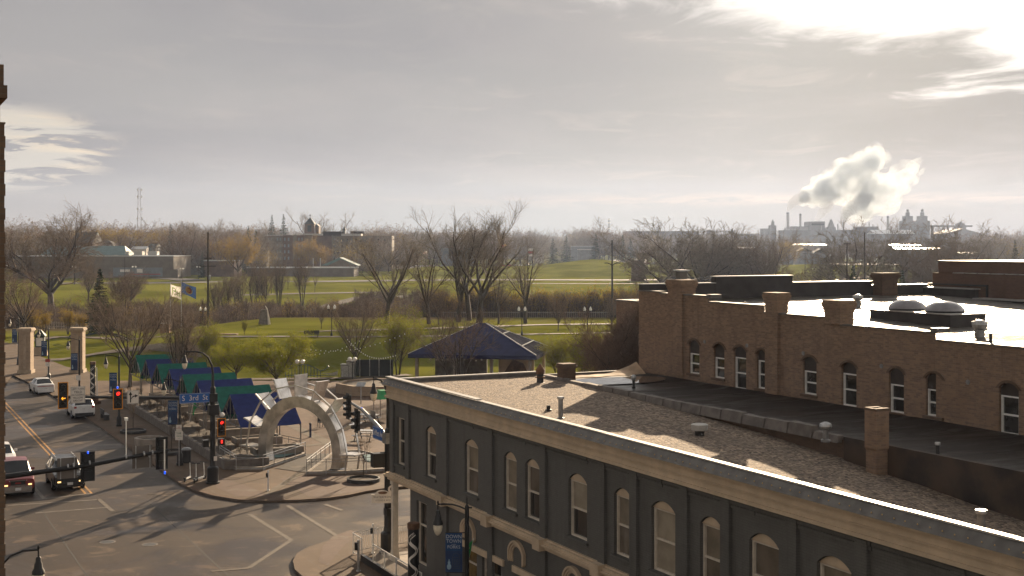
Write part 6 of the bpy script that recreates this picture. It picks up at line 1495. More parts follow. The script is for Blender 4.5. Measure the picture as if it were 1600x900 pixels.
for k, (px, Y, top) in enumerate(((502,195,470),(872,190,455),(955,195,462),(520,240,462),(990,205,440))): tree('vase', ['small bare tree on the levee lawn by the twin lamp','small bare tree on the levee right of the pavilion','small bare tree by the double arm pole','brown bare tree behind the left twin lamp','bare tree rising left of the brick building'][k], px, Y, top, .7, k)
# --- right, beyond the roofs
tree('willow', 'very wide bare willow rising behind the dark roof parapet', 1066, 345, 346, 1.05, .2)
tree('willow', 'curved bare tree right of the wide willow', 1122, 360, 354, .8, 2.2)
tree('willow', 'bare tree behind the raised roof parapet end', 1160, 355, 366, .75, 4.0)
tree('cotton', 'bare branching tree left of the green field', 1192, 350, 364, .8, 1.0)
tree('willow', 'big gnarled bare tree below the twin silo towers', 1358, 330, 347, .92, 3.1)
tree('cotton2', 'upright bare tree in front of the twin silo towers', 1428, 335, 354, 1.0, 2.4)
tree('willow', 'bare tree above the taller brick building corner', 1488, 350, 350, .85, 5.0)
tree('cotton', 'bare tree tangle left of the taller brick building', 1445, 300, 380, .7, 1.2)
tree('spruce', 'small dark spruce behind the far roof chimney', 1333, 250, 413, .9, 0, 'spruce_tree', z0=-2)
tree('spruce', 'small dark spruce right of the gnarled tree', 1410, 250, 420, .8, 1, 'spruce_tree', z0=-2)
tree('fir', 'dark pine on the green field at right', 1299, 470, 388, .8, 2, 'pine_tree')
tree('fir', 'little pine beside the larger pine on the field', 1282, 480, 406, .9, 2, 'pine_tree')
tree('fir', 'dark fir above the taller brick building at far right', 1586, 520, 374, .9, 1, 'fir_tree')
tree('cotton2', 'hazy bare tree near the right edge of the horizon', 1545, 600, 366, 1.0, 1)
# --- across the river
tree('spruce2', 'broad dark spruce by the car park across the river', 864, 800, 371, 1.15, 0, 'spruce_tree')
tree('spruce2', 'paler spruce behind the broad dark spruce', 885, 930, 368, 1.1, 1, 'spruce_tree')
tree('spruce2', 'dark spruce left of the double arm pole', 931, 900, 365, 1.0, 2, 'spruce_tree')
tree('spruce2', 'dark spruce right of the double arm pole', 973, 900, 366, .95, 3, 'spruce_tree'); tree('spruce2', 'spruce with another spruce close on its left, right of pole', 985, 930, 370, .9, 4, 'spruce_tree')
tree('fir', 'tall dark spruce left of the church tower, the left of a pair', 425, 760, 335, .9, 0, 'spruce_tree'); tree('fir', 'tall dark spruce left of the church tower, the right of a pair', 443, 760, 334, .95, 2, 'spruce_tree')
tree('fir', 'dark spruce behind the orange tree', 388, 620, 353, 1.0, 3, 'spruce_tree'); tree('fir', 'narrow dark spruce beside the orange tree', 400, 640, 358, .9, 1, 'spruce_tree')
tree('fir', 'tall dark spruce on the left skyline beyond the grey house', 267, 640, 350, .9, 1, 'spruce_tree')
tree('fir', 'small dark spruce by the flat roofed buildings at left', 316, 560, 392, .8, 0, 'spruce_tree')
tree('yellow', 'golden yellow leafing tree behind the small hipped house', 160, 720, 357, 1.1, 0, 'leafing_tree')
tree('yellow', 'golden leafing tree right of the radio tower', 230, 760, 361, .9, 2, 'leafing_tree')
tree('orange', 'orange leafing tree left of the apartment building', 372, 560, 366, .95, 0, 'leafing_tree')
tree('orange', 'orange tree in front of the apartment windows, left', 478, 640, 372, .75, 1, 'leafing_tree'); tree('orange', 'orange tree in front of the apartment windows, right', 500, 640, 380, .6, 3, 'leafing_tree')
tree('yellow', 'pale yellow leafing tree above the green field', 1232, 820, 378, .8, 3, 'leafing_tree')
tree('cotton2', 'large fan-shaped bare tree behind the church tower', 500, 900, 325, 1.25, 1.4)
tree('round', 'tall round bare tree on the skyline left of the utility pole', 292, 600, 352, 1.1, 1.0); tree('round', 'round bare tree behind the store at left', 185, 650, 354, 1.2, 2.0)
tree('round', 'dark bare tree left end of the apartments', 340, 600, 356, 1.2, 3.0)

# --- shrubs one can tell apart near the gate and along the bank
for k, (px, Y, h_) in enumerate(((106,212,4.0),(128,215,3.2),(52,210,4.2),(70,214,3.4))):
    put(K['ybush'], ['yellow leafing bush left of the right gate column','small yellow bush behind the right gate column','large yellow bush behind the left gate column','yellow bush just right of the left gate column'][k], 'bush', P(px, Y), k*1.1, h_, 1.1, 'yellow bushes by the gate', 'yellow_bush')
# riverside brush reads as one brown mass
def merged(name, kinds, items, mats_of, label, cat):
    """many copies in one mesh: items are (kind, x, y, z, rot, scale)"""
    Vs = []; Fs = []; Ms = []; mats = []; off = 0
    for kk, x, y, z, r_, s in items:
        k = K[kk]
        for v, f, m in ((k.tv,k.tf,k.bark),(k.cv,k.cf,k.twig))+(((k.lv,k.lf,k.leaf),) if k.lv is not None else ()):
            if m not in mats: mats.append(m)
            c, sn = cos(r_), sin(r_); w = v*s; Vs.append(np.stack([w[:,0]*c-w[:,1]*sn+x, w[:,0]*sn+w[:,1]*c+y, w[:,2]+z], 1)); Fs.append(f+off); Ms.append(np.full(len(f), mats.index(m))); off += len(v)
    o = np_mesh(name, np.concatenate(Vs), np.concatenate(Fs), mats, np.concatenate(Ms)); return tag(o, label, cat, kind='stuff')
K['fbrush'] = make_kind(113, 3.6, spread=.8, trunk_frac=.5, stems=6, kids=(5,4), levels=2, ang=(32,38), ratio=(.5,.55), up=.35, wob=.2, trunk_r=.05, twig='twig_red', tn=3, rmin=.018)
K['fbrush2'] = make_kind(127, 3.4, spread=.6, trunk_frac=.5, stems=6, kids=(5,4), levels=2, ang=(28,36), ratio=(.5,.55), up=.4, wob=.2, trunk_r=.05, twig='twig', leaf='leaf_yellow', nleaf=170, lsize=.075, lspread=.3, tn=3, rmin=.016)
rr = random.Random(21); it = []
for i in range(950):
    Y = 232+rr.random()**.8*95; px = rr.uniform(-30, 690) if rr.random() < .8 else rr.uniform(690, 1020); X = (px-800)/FPX*Y
    it.append(('fbrush' if rr.random() < .9 else 'fbrush2', X, Y, gz(X, Y)-.1, rr.random()*6.28, .7+.7*rr.random()))
for i in range(420):
    Y = 232+rr.random()*22; px = rr.uniform(660, 1030); X = (px-800)/FPX*Y; it.append(('fbrush2' if rr.random() < .75 else 'fbrush', X, Y, gz(X, Y)-.1, rr.random()*6.28, 1.0+.8*rr.random()))
merged('riverside_brush', K, it, None, 'brown leafless brush along the river banks', 'brush')
it = []
for i in range(170):                                                   # dark thicket below the central trees
    Y = 340+rr.random()*45; X = (rr.uniform(555,700)-800)/FPX*Y; it.append(('fbrush', X, Y, gz(X, Y)-.1, rr.random()*6.28, .7+.4*rr.random()))
for i in range(260):
    Y = 300+rr.random()*150; px = rr.uniform(1000, 1600); X = (px-800)/FPX*Y; it.append(('fbrush', X, Y, gz(X, Y)-.1, rr.random()*6.28, .7+.9*rr.random()))
merged('thicket', K, it, None, 'dark leafless thicket on the far bank', 'brush')
it = []
for i in range(90):
    t = rr.random()*44; p = S(-.6+rr.random()*2.2, 27.8+t, KERB+.5); it.append(('fbrush', p.x, p.y, p.z, rr.random()*6.28, .10+.12*rr.random()))
merged('dry_plants', K, it, None, 'dry dead plants in the planter wall bed', 'dry plants')
# far woodland: one mass
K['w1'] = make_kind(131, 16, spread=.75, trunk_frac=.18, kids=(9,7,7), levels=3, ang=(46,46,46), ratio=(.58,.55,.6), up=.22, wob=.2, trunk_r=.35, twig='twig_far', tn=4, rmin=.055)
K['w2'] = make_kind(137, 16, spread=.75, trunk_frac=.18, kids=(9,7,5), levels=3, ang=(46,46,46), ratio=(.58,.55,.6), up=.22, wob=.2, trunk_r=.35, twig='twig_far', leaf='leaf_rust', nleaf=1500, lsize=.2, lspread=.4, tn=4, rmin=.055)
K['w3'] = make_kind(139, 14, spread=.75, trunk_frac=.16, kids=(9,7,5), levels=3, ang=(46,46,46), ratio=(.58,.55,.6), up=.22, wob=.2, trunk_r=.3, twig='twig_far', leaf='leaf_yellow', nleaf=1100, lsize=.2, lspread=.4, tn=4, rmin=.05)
it = []
def wood(n, pxa, pxb, Ya, Yb, ta, tb, kinds=('w1','w1','w1','w2','w2','w3')):
    for i in range(n):
        Y = rr.uniform(Ya, Yb); px = rr.uniform(pxa, pxb); X = (px-800)/FPX*Y; s = max(7, min(34, zrow(rr.uniform(ta-9, tb-4), Y)))/16*rr.uniform(.82, 1.04)
        it.append((rr.choice(kinds), X, Y, gz(X, Y)-.2, rr.random()*6.28, s))
wood(95, -40, 400, 735, 950, 354, 372); wood(60, -40, 640, 950, 1300, 353, 362); wood(26, 270, 410, 600, 700, 356, 385); wood(14, -40, 110, 600, 700, 358, 380); wood(26, 560, 640, 720, 860, 362, 385); wood(9, 545, 655, 630, 690, 374, 394)
wood(75, 590, 850, 900, 1100, 364, 384, ('w1','w1','w1','w2')); wood(60, 560, 960, 1150, 1700, 360, 369); wood(36, 880, 1010, 1150, 1500, 362, 374)
wood(26, 1000, 1260, 900, 1250, 376, 394); wood(40, 960, 1240, 1300, 1900, 365, 372); wood(70, 1240, 1560, 1000, 1500, 376, 392); wood(20, 1500, 1660, 650, 1200, 364, 380); wood(30, 1520, 1680, 1200, 1900, 364, 372)
for i in range(120):
    Y = rr.uniform(2000, 3200); px = rr.uniform(-60, 1660); X = (px-800)/FPX*Y; it.append(('w1', X, Y, 0, rr.random()*6.28, rr.uniform(1.3, 2.0)))
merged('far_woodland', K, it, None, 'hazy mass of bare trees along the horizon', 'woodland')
# ================================================================== PAVILION, MONUMENTS, POLES, FLAGS
pv = thing('pavilion', 'open park pavilion with dark blue hipped roof and painted mural wall', 'pavilion', ((753-800)/FPX*142, 142, 0), R(-10))
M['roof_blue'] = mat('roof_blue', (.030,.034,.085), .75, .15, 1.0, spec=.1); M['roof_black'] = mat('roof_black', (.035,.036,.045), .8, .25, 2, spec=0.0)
hx, hy, ze, zt = 7.0, 5.6, 3.15, zrow(504.5, 142)
def hip(b, z): return [(-hx,-hy,z),(hx,-hy,z),(hx,hy,z),(-hx,hy,z)]
b = MB(); a0, a1 = (-.4,0,zt), (.4,0,zt); E = hip(b, ze)
b.add(E+[a0,a1], [(0,1,5,4),(2,3,4,5),(3,0,4)]); b.build('roof', 'roof_blue', pv)
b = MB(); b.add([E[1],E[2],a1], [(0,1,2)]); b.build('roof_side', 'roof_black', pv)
b = MB()
for x0,x1,y0,y1 in ((-hx,hx,-hy,-hy+.08),(-hx,hx,hy-.08,hy),(-hx,-hx+.08,-hy+.08,hy-.08),(hx-.08,hx,-hy+.08,hy-.08)): b.box(x0,x1,y0,y1,ze-.42,ze-.005)
b.build('fascia', 'roof_blue', pv)
b = MB(); b.bar((hx,-hy,ze+.04),a1,.10); b.bar((hx,hy,ze+.04),a1,.10); b.bar((-hx,-hy,ze+.04),a0,.06)
for f in (.35,.72):
    p, q = Vector(a1).lerp(Vector(E[1]),f), Vector(a1).lerp(Vector(E[2]),f); b.bar(p+Vector((.03,0,.06)), q+Vector((.03,0,.06)), .09)
b.build('snow_rail', 'galv', pv)
for x in (-6.2,-2,2,6.2):
    for y in (-4.8,4.8): b = MB(); b.box(x-.16,x+.16,y-.16,y+.16,0,ze-.02); b.build('post', 'concrete', pv)
b = MB(); b.box(1.6,5.6,1.5,1.8,0,2.5); b.build('mural_wall', 'cream', pv); b = MB(); b.add([(1.9,1.48,.1),(5.2,1.48,.1),(4.4,1.48,1.7),(3.2,1.48,2.1)], [(0,1,2,3)]); b.build('mural_hill', 'rust', pv)
b = MB(); b.box(-6,0,2.8,3.2,0,2.4); b.build('back_wall', 'concrete_dark', pv)
b = MB()
for k in range(12): b.lathe([(.02,.05),(.10,0),(.10,-.08),(.02,-.14)], 8, (-4.6+k*.62,-hy+.5,ze-.5-.12*sin(k*pi/3)))
tag(b.build('bulb', 'globe', pv), kind='stuff')
p = at(265, 520); z0 = gz(p.x*.0+(259-800)/FPX*212, 212)
def blk(name, label, cat, px, Y, w_, d_, top, m, capm=None, rot=0, capk=.08, partname='body'):
    pz = P(px, Y); o = thing(name, label, cat, pz, rot); h_ = zrow(top, Y)-pz.z
    b = MB(); b.box(-w_/2,w_/2,-d_/2,d_/2,-.3,h_); b.build(partname, m, o)
    if capm: b = MB(); b.box(-w_/2-capk,w_/2+capk,-d_/2-capk,d_/2+capk,h_+.002,h_+.14); b.build('cap', capm, o)
    return o
blk('brick_pillar', 'orange brick pillar between the bare trees by the flag poles', 'pillar', 259, 212, 1.5, 1.2, 506, mat('orange_brick',(.22,.115,.055),.85,.25,3), 'concrete')
blk('memorial_wall', 'dark brown rounded memorial wall behind the budding trees', 'wall', 348, 176, 3.9, 1.0, 523, mat('brown_wall',(.06,.035,.028),.8,.25,2), 'rust')
# pale carved spire with dark base
o = thing('carved_spire', 'pale leaning carved spire with grey stone base beyond the lawn', 'sculpture', P(418, 205), 0); z = zrow(478, 205)-o.location.z
b = MB(); b.tube([(.25,0,0),(.15,0,z*.3),(.0,0,z*.6),(-.1,0,z*.85),(-.35,0,z)], [.26,.22,.17,.12,.06], 8); b.build('spire', 'trim_white', o); b = MB(); b.hexa([(-1.4,-.4,0),(.1,-.4,0),(.1,.4,0),(-1.4,.4,0)],[(-1.0,-.25,2.4),(-.05,-.25,2.4),(-.05,.25,2.4),(-1.0,.25,2.4)]); b.build('base', 'concrete_dark', o)
# arched green footbridge
o = thing('footbridge', 'small arched dark green footbridge behind the right gate column', 'footbridge', P(158, 196), R(2)); b = MB()
pts = [(x, 0, 1.3*(1-(x/4.6)**2)) for x in np.linspace(-4.6,4.6,13)]
for y in (-.8,.8): b.tube([(x,y,z+.9) for x,_,z in pts], .09, 6); b.tube([(x,y,z+.05) for x,_,z in pts], .13, 6)
b.build('arch_rail', 'green_dark', o); b = MB()
for (x0,_,z0_),(x1,_,z1_) in zip(pts, pts[1:]): b.quad((x0,-.8,z0_),(x1,-.8,z1_),(x1,.8,z1_),(x0,.8,z0_))
b.build('deck', 'concrete_dark', o)
o = thing('park_fence', 'low pale picket fence in the brush behind the gate columns', 'fence', P(72, 226), 0); b = MB()
for k in range(26): b.box(k*.3,k*.3+.06,-.02,.02,0,1.3)
b.build('picket', 'concrete', o); b = MB(); b.box(0,7.6,.025,.06,1.0,1.08); b.box(0,7.6,.025,.06,.35,.43); b.build('rail', 'concrete', o)
o = thing('park_fence', 'long pale low fence in front of the yellow bushes right of centre', 'fence', P(690, 224), 0); b = MB()
for k in range(84): b.box(k*.35,k*.35+.08,-.02,.02,0,1.1)
b.build('picket', 'concrete', o); b = MB(); b.box(0,29.4,.025,.06,.85,.95); b.build('rail', 'concrete', o)
# benches by the levee path
pz = P(487, 169); o = thing('bench', 'dark park bench at the levee path left of the twin lamp', 'bench', pz, R(10)); b = MB(); b.box(-1,1,-.25,.25,.42,.48); b.build('seat', 'dark_metal', o); b = MB(); b.box(-1,1,.2,.26,.5,.95); b.build('backrest', 'dark_metal', o)
for x in (-.8,.8): b = MB(); b.box(x-.04,x+.04,-.2,.2,0,.42); b.build('leg', 'dark_metal', o)
# flag poles
M['flag_white'] = leafm('flag_white', (.62,.60,.54), (.66,.63,.57)); M['flag_blue'] = leafm('flag_blue', (.02,.04,.10), (.025,.05,.12)); M['flag_green'] = leafm('flag_green', (.16,.30,.04), (.2,.34,.05)); M['flag_gold'] = leafm('flag_gold', (.50,.30,.07), (.55,.33,.08)); M['flag_red'] = leafm('flag_red', (.35,.06,.05), (.4,.07,.06))
def flagpole(label, px, Y, top, wd, ht, m, droop, emblem, name='flag_pole'):
    pz = P(px, Y); o = thing(name, label, 'flag', pz, R(0)); H = zrow(top, Y)-pz.z; b = MB(); b.lathe([(.09,0),(.05,H),(.0,H+.0)], 8); b.lathe([(.01,H),(.09,H+.08),(.01,H+.16)], 8); b.build('pole', 'galv', o)
    n = 10; fl = lambda u, v: (u*wd*.94, .22*sin(u*6.5)*u**.5, H-.25-ht*v-droop*u-.10*sin(u*5+v*2)*u)
    def patch(u0,u1,v0,v1,off,nu=10,nv=5,ell=False):
        b = MB(); vs = []
        for i in range(nu+1):
            for j in range(nv+1):
                x, y, z = fl(u0+(u1-u0)*i/nu, v0+(v1-v0)*j/nv); vs.append((x, y+off, z))
        b.add(vs, [(i*(nv+1)+j,(i+1)*(nv+1)+j,(i+1)*(nv+1)+j+1,i*(nv+1)+j+1) for i in range(nu) for j in range(nv)]); return b
    c = patch(0,1,0,1,0).build('cloth', m, o, smooth=True)
    if emblem == 'seal':
        for r_, mm, off in ((.36,'flag_gold',-.012),(.24,'flag_red',-.02),(.15,'flag_gold',-.026)):
            b = MB(); vs = []
            for q in np.linspace(0, 2*pi, 21)[:-1]:
                x, y, z = fl(.52+r_*ht/wd*cos(q), .5+r_*sin(q)); vs.append((x, y+off, z))
            b.add(vs, [tuple(range(20))]); b.build('seal', mm, c)
    if emblem == 'script':
        for u0,u1,v0,v1 in ((.15,.22,.2,.75),(.15,.4,.18,.27),(.25,.55,.42,.52),(.45,.52,.3,.7),(.58,.8,.55,.66),(.62,.67,.4,.8),(.82,.88,.45,.85),(.3,.85,.74,.80)): patch(u0,u1,v0,v1,-.012,4,2).build('script', 'flag_green', c)
    if emblem == 'stripes':
        for k in range(4): patch(.0,1,.12+.24*k,.24+.24*k,-.012,6,1).build('stripe', 'flag_red', c)
        patch(0,.4,0,.5,-.02,3,2).build('canton', 'flag_blue', c)
    return o
flagpole('white flag with green script on the left of two poles', 266.3, 214, 442, 1.95, 1.95, 'flag_white', .55, 'script')
flagpole('dark blue flag with round gold seal on the right pole', 283.3, 213, 438, 2.6, 1.85, 'flag_blue', 1.0, 'seal')
bpy.context.view_layer.update()
flagpole('small striped red and white flag seen through the central trees', 660, 760, 391, 3.0, 2.0, 'flag_white', .6, 'stripes'); flagpole('red flag behind the central trees, left of yellow flag', 783, 800, 381, 1.5, 1.2, 'flag_red', .5, None); flagpole('small yellow flag behind the central trees', 788, 805, 381, 1.5, 1.1, 'flag_gold', .3, None)
# utility poles
def upole(label, px, Y, top, arm=None, r=.16, m='bark', arms2=None, rot=0):
    pz = P(px, Y); o = thing('utility_pole', label, 'utility pole', pz, rot); H = zrow(top, Y)-pz.z; b = MB(); b.lathe([(r*1.15,-.3),(r,H*.5),(r*.75,H)], 10); b.build('pole', m, o)
    if arm:
        for z_, wd in arm:
            b = MB(); zz_ = zrow(z_, Y)-pz.z; b.box(-wd/2,wd/2,-.2,-.08,zz_-.08,zz_+.08); c = b.build('crossarm', m, o); b = MB()
            for x in (-wd*.45,-wd*.25,wd*.25,wd*.45): b.lathe([(.05,0),(.06,.12),(.02,.18)], 6, (x,-.14,zz_+.08))
            b.build('insulator', 'dark_metal', c)
    if arms2:
        zz_ = zrow(arms2, Y)-pz.z
        for s_ in (-1,1): b = MB(); b.tube([(0,0,zz_-.35),(s_*.35,0,zz_-.05),(s_*.8,0,zz_+.12),(s_*1.35,0,zz_+.12)], .08, 8); b.build('arm', m, o)
        b = MB(); b.tube([(-.14,0,zz_-.35),(.14,0,zz_-.33)], .16, 8); b.build('collar', m, o)
    return o
upole('tall dark utility pole with crossarm left of centre', 325, 214, 363, ((416,2.7),(404,1.3)), .17); o = bpy.data.objects['utility_pole']; b = MB(); b.lathe([(.14,0),(.16,.1),(.16,.7),(.1,.8)], 10, (.28,-.05,zrow(437,214)-o.location.z)); b.build('transformer', 'grey_metal', o)
upole('tall slim pole with two short upcurved arms near the brick building', 956.5, 225, 375, None, .16, 'dark_metal', 412)
upole('dark utility pole left of the gnarled bare tree', 1323.5, 300, 379, ((381,1.6),), .18); upole('taller utility pole against the gnarled bare tree', 1351, 300, 363, None, .18)
upole('small utility pole on the green field at right', 1258, 520, 393, ((396,1.8),), .14); upole('distant thin pole over the road before the store', 117, 480, 398, ((405,1.2),), .18); upole('thin light pole in front of the long store', 195, 520, 402, ((416,1.8),), .15)
for k, (px, Y, top) in enumerate(((209.5,505,417),(284,520,420),(116,470,417),(310,540,417),(8,470,415))):
    pz = P(px, Y); globe_lamp(['twin lamp before the store sign panel','twin lamp at the road corner right of the store','twin lamp before the store at left','single distant lamp by the road bend','distant lamp at the left edge by the road'][k], pz, zrow(top, Y)-pz.z, .35, sp=.6)

# ================================================================== BUILDINGS ACROSS THE RIVER
def bld(name, label, px0, px1, Y, ytop, depth, m, roof='flat', roofm='flashing', ridge=None, windows=None, base=None, rot=0, cat='building', winm='glass', over=.3, ax_='x'):
    """box building whose front spans two columns at distance Y"""
    x0, x1 = (px0-800)/FPX*Y, (px1-800)/FPX*Y; zb = gz((x0+x1)/2, Y)-.3 if base is None else base; w_ = x1-x0; zt_ = zrow(ytop, Y)
    o = thing(name, label, cat, ((x0+x1)/2, Y, zb), rot); h_ = zt_-zb
    b = MB(); b.box(-w_/2,w_/2,0,depth,0,h_); b.build('wall', m, o); r_ = None
    if roof == 'flat': b = MB(); b.box(-w_/2-over*.5,w_/2+over*.5,-over*.5,depth+over*.5,h_+.01,h_+.35); r_ = b.build('roof', roofm, o)
    if roof == 'gable':
        hr = zrow(ridge, Y)-zb; b = MB()
        if ax_ == 'x': b.add([(-w_/2-over,-over,h_),(w_/2+over,-over,h_),(w_/2+over,depth+over,h_),(-w_/2-over,depth+over,h_),(-w_/2-over,depth/2,hr),(w_/2+over,depth/2,hr)], [(0,1,5,4),(2,3,4,5),(0,4,3),(1,2,5)])
        else: b.add([(-w_/2-over,-over,h_),(w_/2+over,-over,h_),(w_/2+over,depth+over,h_),(-w_/2-over,depth+over,h_),(0,-over,hr),(0,depth+over,hr)], [(0,4,5,3),(1,2,5,4),(0,1,4),(2,3,5)])
        r_ = b.build('roof', roofm, o)
    if roof == 'hip':
        hr = zrow(ridge, Y)-zb; b = MB(); k = min(w_, depth)/2
        b.add([(-w_/2-over,-over,h_),(w_/2+over,-over,h_),(w_/2+over,depth+over,h_),(-w_/2-over,depth+over,h_),(-max(.1,w_/2-k),depth/2,hr),(max(.1,w_/2-k),depth/2,hr)], [(0,1,5,4),(2,3,4,5),(3,0,4),(1,2,5)]); r_ = b.build('roof', roofm, o)
    for (wx0, wx1, wy0, wy1) in windows or ():
        xa, xb = (wx0-800)/FPX*Y-(x0+x1)/2, (wx1-800)/FPX*Y-(x0+x1)/2; za, zb_ = zrow(wy1, Y)-zb, zrow(wy0, Y)-zb
        b = MB(); b.box(xa-.08,xb+.08,-.06,-.005,za-.08,zb_+.08); f = b.build('window', 'trim_white', o); b = MB(); b.quad((xa,-.07,za),(xb,-.07,za),(xb,-.07,zb_),(xa,-.07,zb_)); b.build('pane', winm, f)
    return o
M['far_tan'] = mat('far_tan', (.15,.125,.10), .85, .12, .4); M['far_brick'] = mat('far_brick', (.125,.082,.062), .85, .15, .5); M['far_white'] = mat('far_white', (.46,.43,.40), .8, .1, .4); M['far_grey'] = mat('far_grey', (.17,.18,.19), .8, .12, .4); M['far_green_roof'] = mat('far_green_roof', (.10,.16,.155), .6, .12, .5); M['far_dark_roof'] = mat('far_dark_roof', (.045,.05,.05), .8, .15, .5)
M['far_bluegrey'] = mat('far_bluegrey', (.17,.185,.20), .8, .1, .4)
st_ = bld('store_building', 'long tan store with pale blue sign panel behind the big cottonwood', 20, 271, 556, 401, 30, 'far_tan', roofm='galv')
zb = st_.location.z; cx = st_.location.x
fx = lambda px: (px-800)/FPX*556-cx
b = MB(); b.box(fx(177),fx(254),-.25,-.02,zrow(432,556)-zb,zrow(418,556)-zb); o = b.build('sign_panel', 'far_bluegrey', st_); b = MB(); b.box(fx(206),fx(251),-.30,-.26,zrow(429,556)-zb,zrow(427.9,556)-zb); b.build('red_stripe', 'sign_red', o)
b = MB(); b.box(fx(188),fx(203),-.30,-.26,zrow(425,556)-zb,zrow(421,556)-zb); b.box(fx(214),fx(223),-.30,-.26,zrow(426,556)-zb,zrow(420,556)-zb); b.build('sign_block', 'sign_white', o)
b = MB(); hh = zrow(400,556)-zb; b.hexa([(fx(60),2,hh+.4),(fx(196),2,hh+.4),(fx(186),26,hh+.4),(fx(66),26,hh+.4)],[(fx(66),12,hh+4.4),(fx(182),12,hh+4.4),(fx(180),14,hh+4.4),(fx(68),14,hh+4.4)]); b.build('metal_roof', 'far_green_roof', st_)
for k, (pa, pb) in enumerate(((192,198),(205,218),(226,240))): b = MB(); b.box(fx(pa),fx(pb),3+k,7+k,hh+.36,hh+2.0); b.build('roof_unit', 'galv' if k != 1 else 'flash_white', st_)
b = MB(); b.box(fx(272),fx(279),-1,8,0,zrow(421,556)-zb); b.build('side_porch', 'far_tan', st_)
bld('barn', 'big dark green gable roofed hall behind the store', 112, 144, 640, 379, 16, 'far_brick', 'gable', 'far_dark_roof', 362)
bld('house', 'small pale house with dark hipped roof behind the store', 151, 176, 690, 382, 10, 'far_white', 'hip', 'far_dark_roof', 374, [(161,163.2,384,387.5),(168,170.4,384,387.5)])
bld('house', 'tall narrow grey house with dark roof right of the hipped house', 232, 243, 700, 386.5, 10, 'far_bluegrey', 'gable', 'far_dark_roof', 380)
bld('house', 'low pale house roofs glimpsed between the trees at left', 205, 228, 720, 389, 10, 'far_white', 'gable', 'galv', 385)
bld('house', 'blue grey house with white gable right of the store', 281, 316, 620, 410, 10, 'far_bluegrey', 'gable', 'far_dark_roof', 399, [(287,290,411,415),(303,306,411,415)])
bld('low_building', 'flat roofed dark brick building beside the orange tree', 318, 366, 580, 408, 16, 'far_brick', roofm='galv')
bld('house', 'gabled house at the left end of the apartment building', 398, 416, 640, 397, 8, 'far_tan', 'gable', 'far_dark_roof', 389, [(403,405,398,401),(409,411,398,401)])
apW = [(px, px+2.2, y, y+5.5) for y in (371,382,392,402.5) for px in (450.5,454.3,467,471)]
apm = bld('apartment_building', 'four storey brick and tan apartment building on the far bank', 414, 456, 700, 368, 18, 'far_tan', windows=None, roofm='galv')
bx_ = apm.location.x; bz_ = apm.location.z; ap = lambda px: (px-800)/FPX*700-bx_; az_ = lambda py: zrow(py, 700)-bz_
b = MB(); b.box(ap(442),ap(458),-.5,14,0,az_(367.5)); b.box(ap(464),ap(476),-.5,14,0,az_(367.5)); b.build('brick_bay', 'far_brick', apm); b = MB(); b.box(ap(458),ap(464),-.3,14,0,az_(367.2)); b.box(ap(476),ap(488),.0,14,0,az_(367)); b.build('tan_bay', 'far_tan', apm)
b = MB(); b.box(ap(488),ap(518),1.2,15,0,az_(368)); b.build('recessed_bay', 'far_brick', apm); b = MB(); b.box(ap(518),ap(612),.6,15,0,az_(368.5)); b.build('long_wing', 'far_tan', apm)
for (x0, x1, y0, y1) in [(px, px+2.0, y, y+4.6) for y in (371.5,381.5,391,401) for px in (419,423.2,432.5,437,)]:
    b = MB(); b.box(ap(x0),ap(x1),-.62 if 0 else -.08,-.01,az_(y1),az_(y0)); b.build('window', 'far_bluegrey', apm)
for (x0, x1, y0, y1) in [(px, px+2.4, y, y+4.8) for y in (371.5,381.5,391,401) for px in (444,450,466,471)]:
    b = MB(); b.box(ap(x0),ap(x1),-.58,-.51,az_(y1),az_(y0)); b.build('window', 'far_bluegrey', apm)
for (x0, x1, y0, y1) in [(px, px+2.8, y, y+4.6) for y in (373,382.5,392,401.5) for px in (521,527,533,541,548,555,562,570,580,590,600)]:
    b = MB(); b.box(ap(x0),ap(x1),.52,.59,az_(y1),az_(y0)); b.build('window', 'glass', apm)
for xa, xb in ((474,503),(532,563)): b = MB(); b.box(ap(xa),ap(xb),3,12,az_(368.6),az_(365)); b.build('roof_unit', 'flash_white', apm); b = MB(); b.box(ap(503),ap(532),4,12,az_(368.5),az_(361.5)); b.box(ap(543),ap(563),12.2,18,az_(369),az_(361)); b.build('penthouse', 'far_brick', apm)
chh = bld('church_tower', 'brick church tower with pointed cap and cross above the apartments', 476, 491, 800, 350, 6, 'far_brick', 'hip', 'far_dark_roof', 339.5); hz_ = zrow(339.5,800)-chh.location.z
b = MB(); b.box(-.12,.12,2.9,3.1,hz_-.2,hz_+2.2); b.box(-.6,.6,2.9,3.1,hz_+1.1,hz_+1.4); b.build('cross', 'dark_metal', chh); b = MB(); b.box((480.5-483.5)*.4,(486.5-483.5)*.4,-.06,-.01,hz_-9,hz_-5); b.build('belfry_opening', 'far_dark_roof', chh)
bld('church_wing', 'lower brick church wing right of the church tower', 491, 498, 806, 354, 8, 'far_brick', 'gable', 'far_dark_roof', 350, ax_='y')
bld('cupola', 'tiny domed cupola on the skyline right of the church', 535.5, 539.5, 830, 360, 3, 'far_grey', 'hip', 'far_dark_roof', 353)
gg = bld('low_building', 'long low tan building with green gable below the apartments', 386, 553, 600, 419, 18, 'far_tan', roofm='galv'); bx2 = gg.location.x; bz2 = gg.location.z
g6 = lambda px: (px-800)/FPX*600-bx2; z6 = lambda py: zrow(py, 600)-bz2
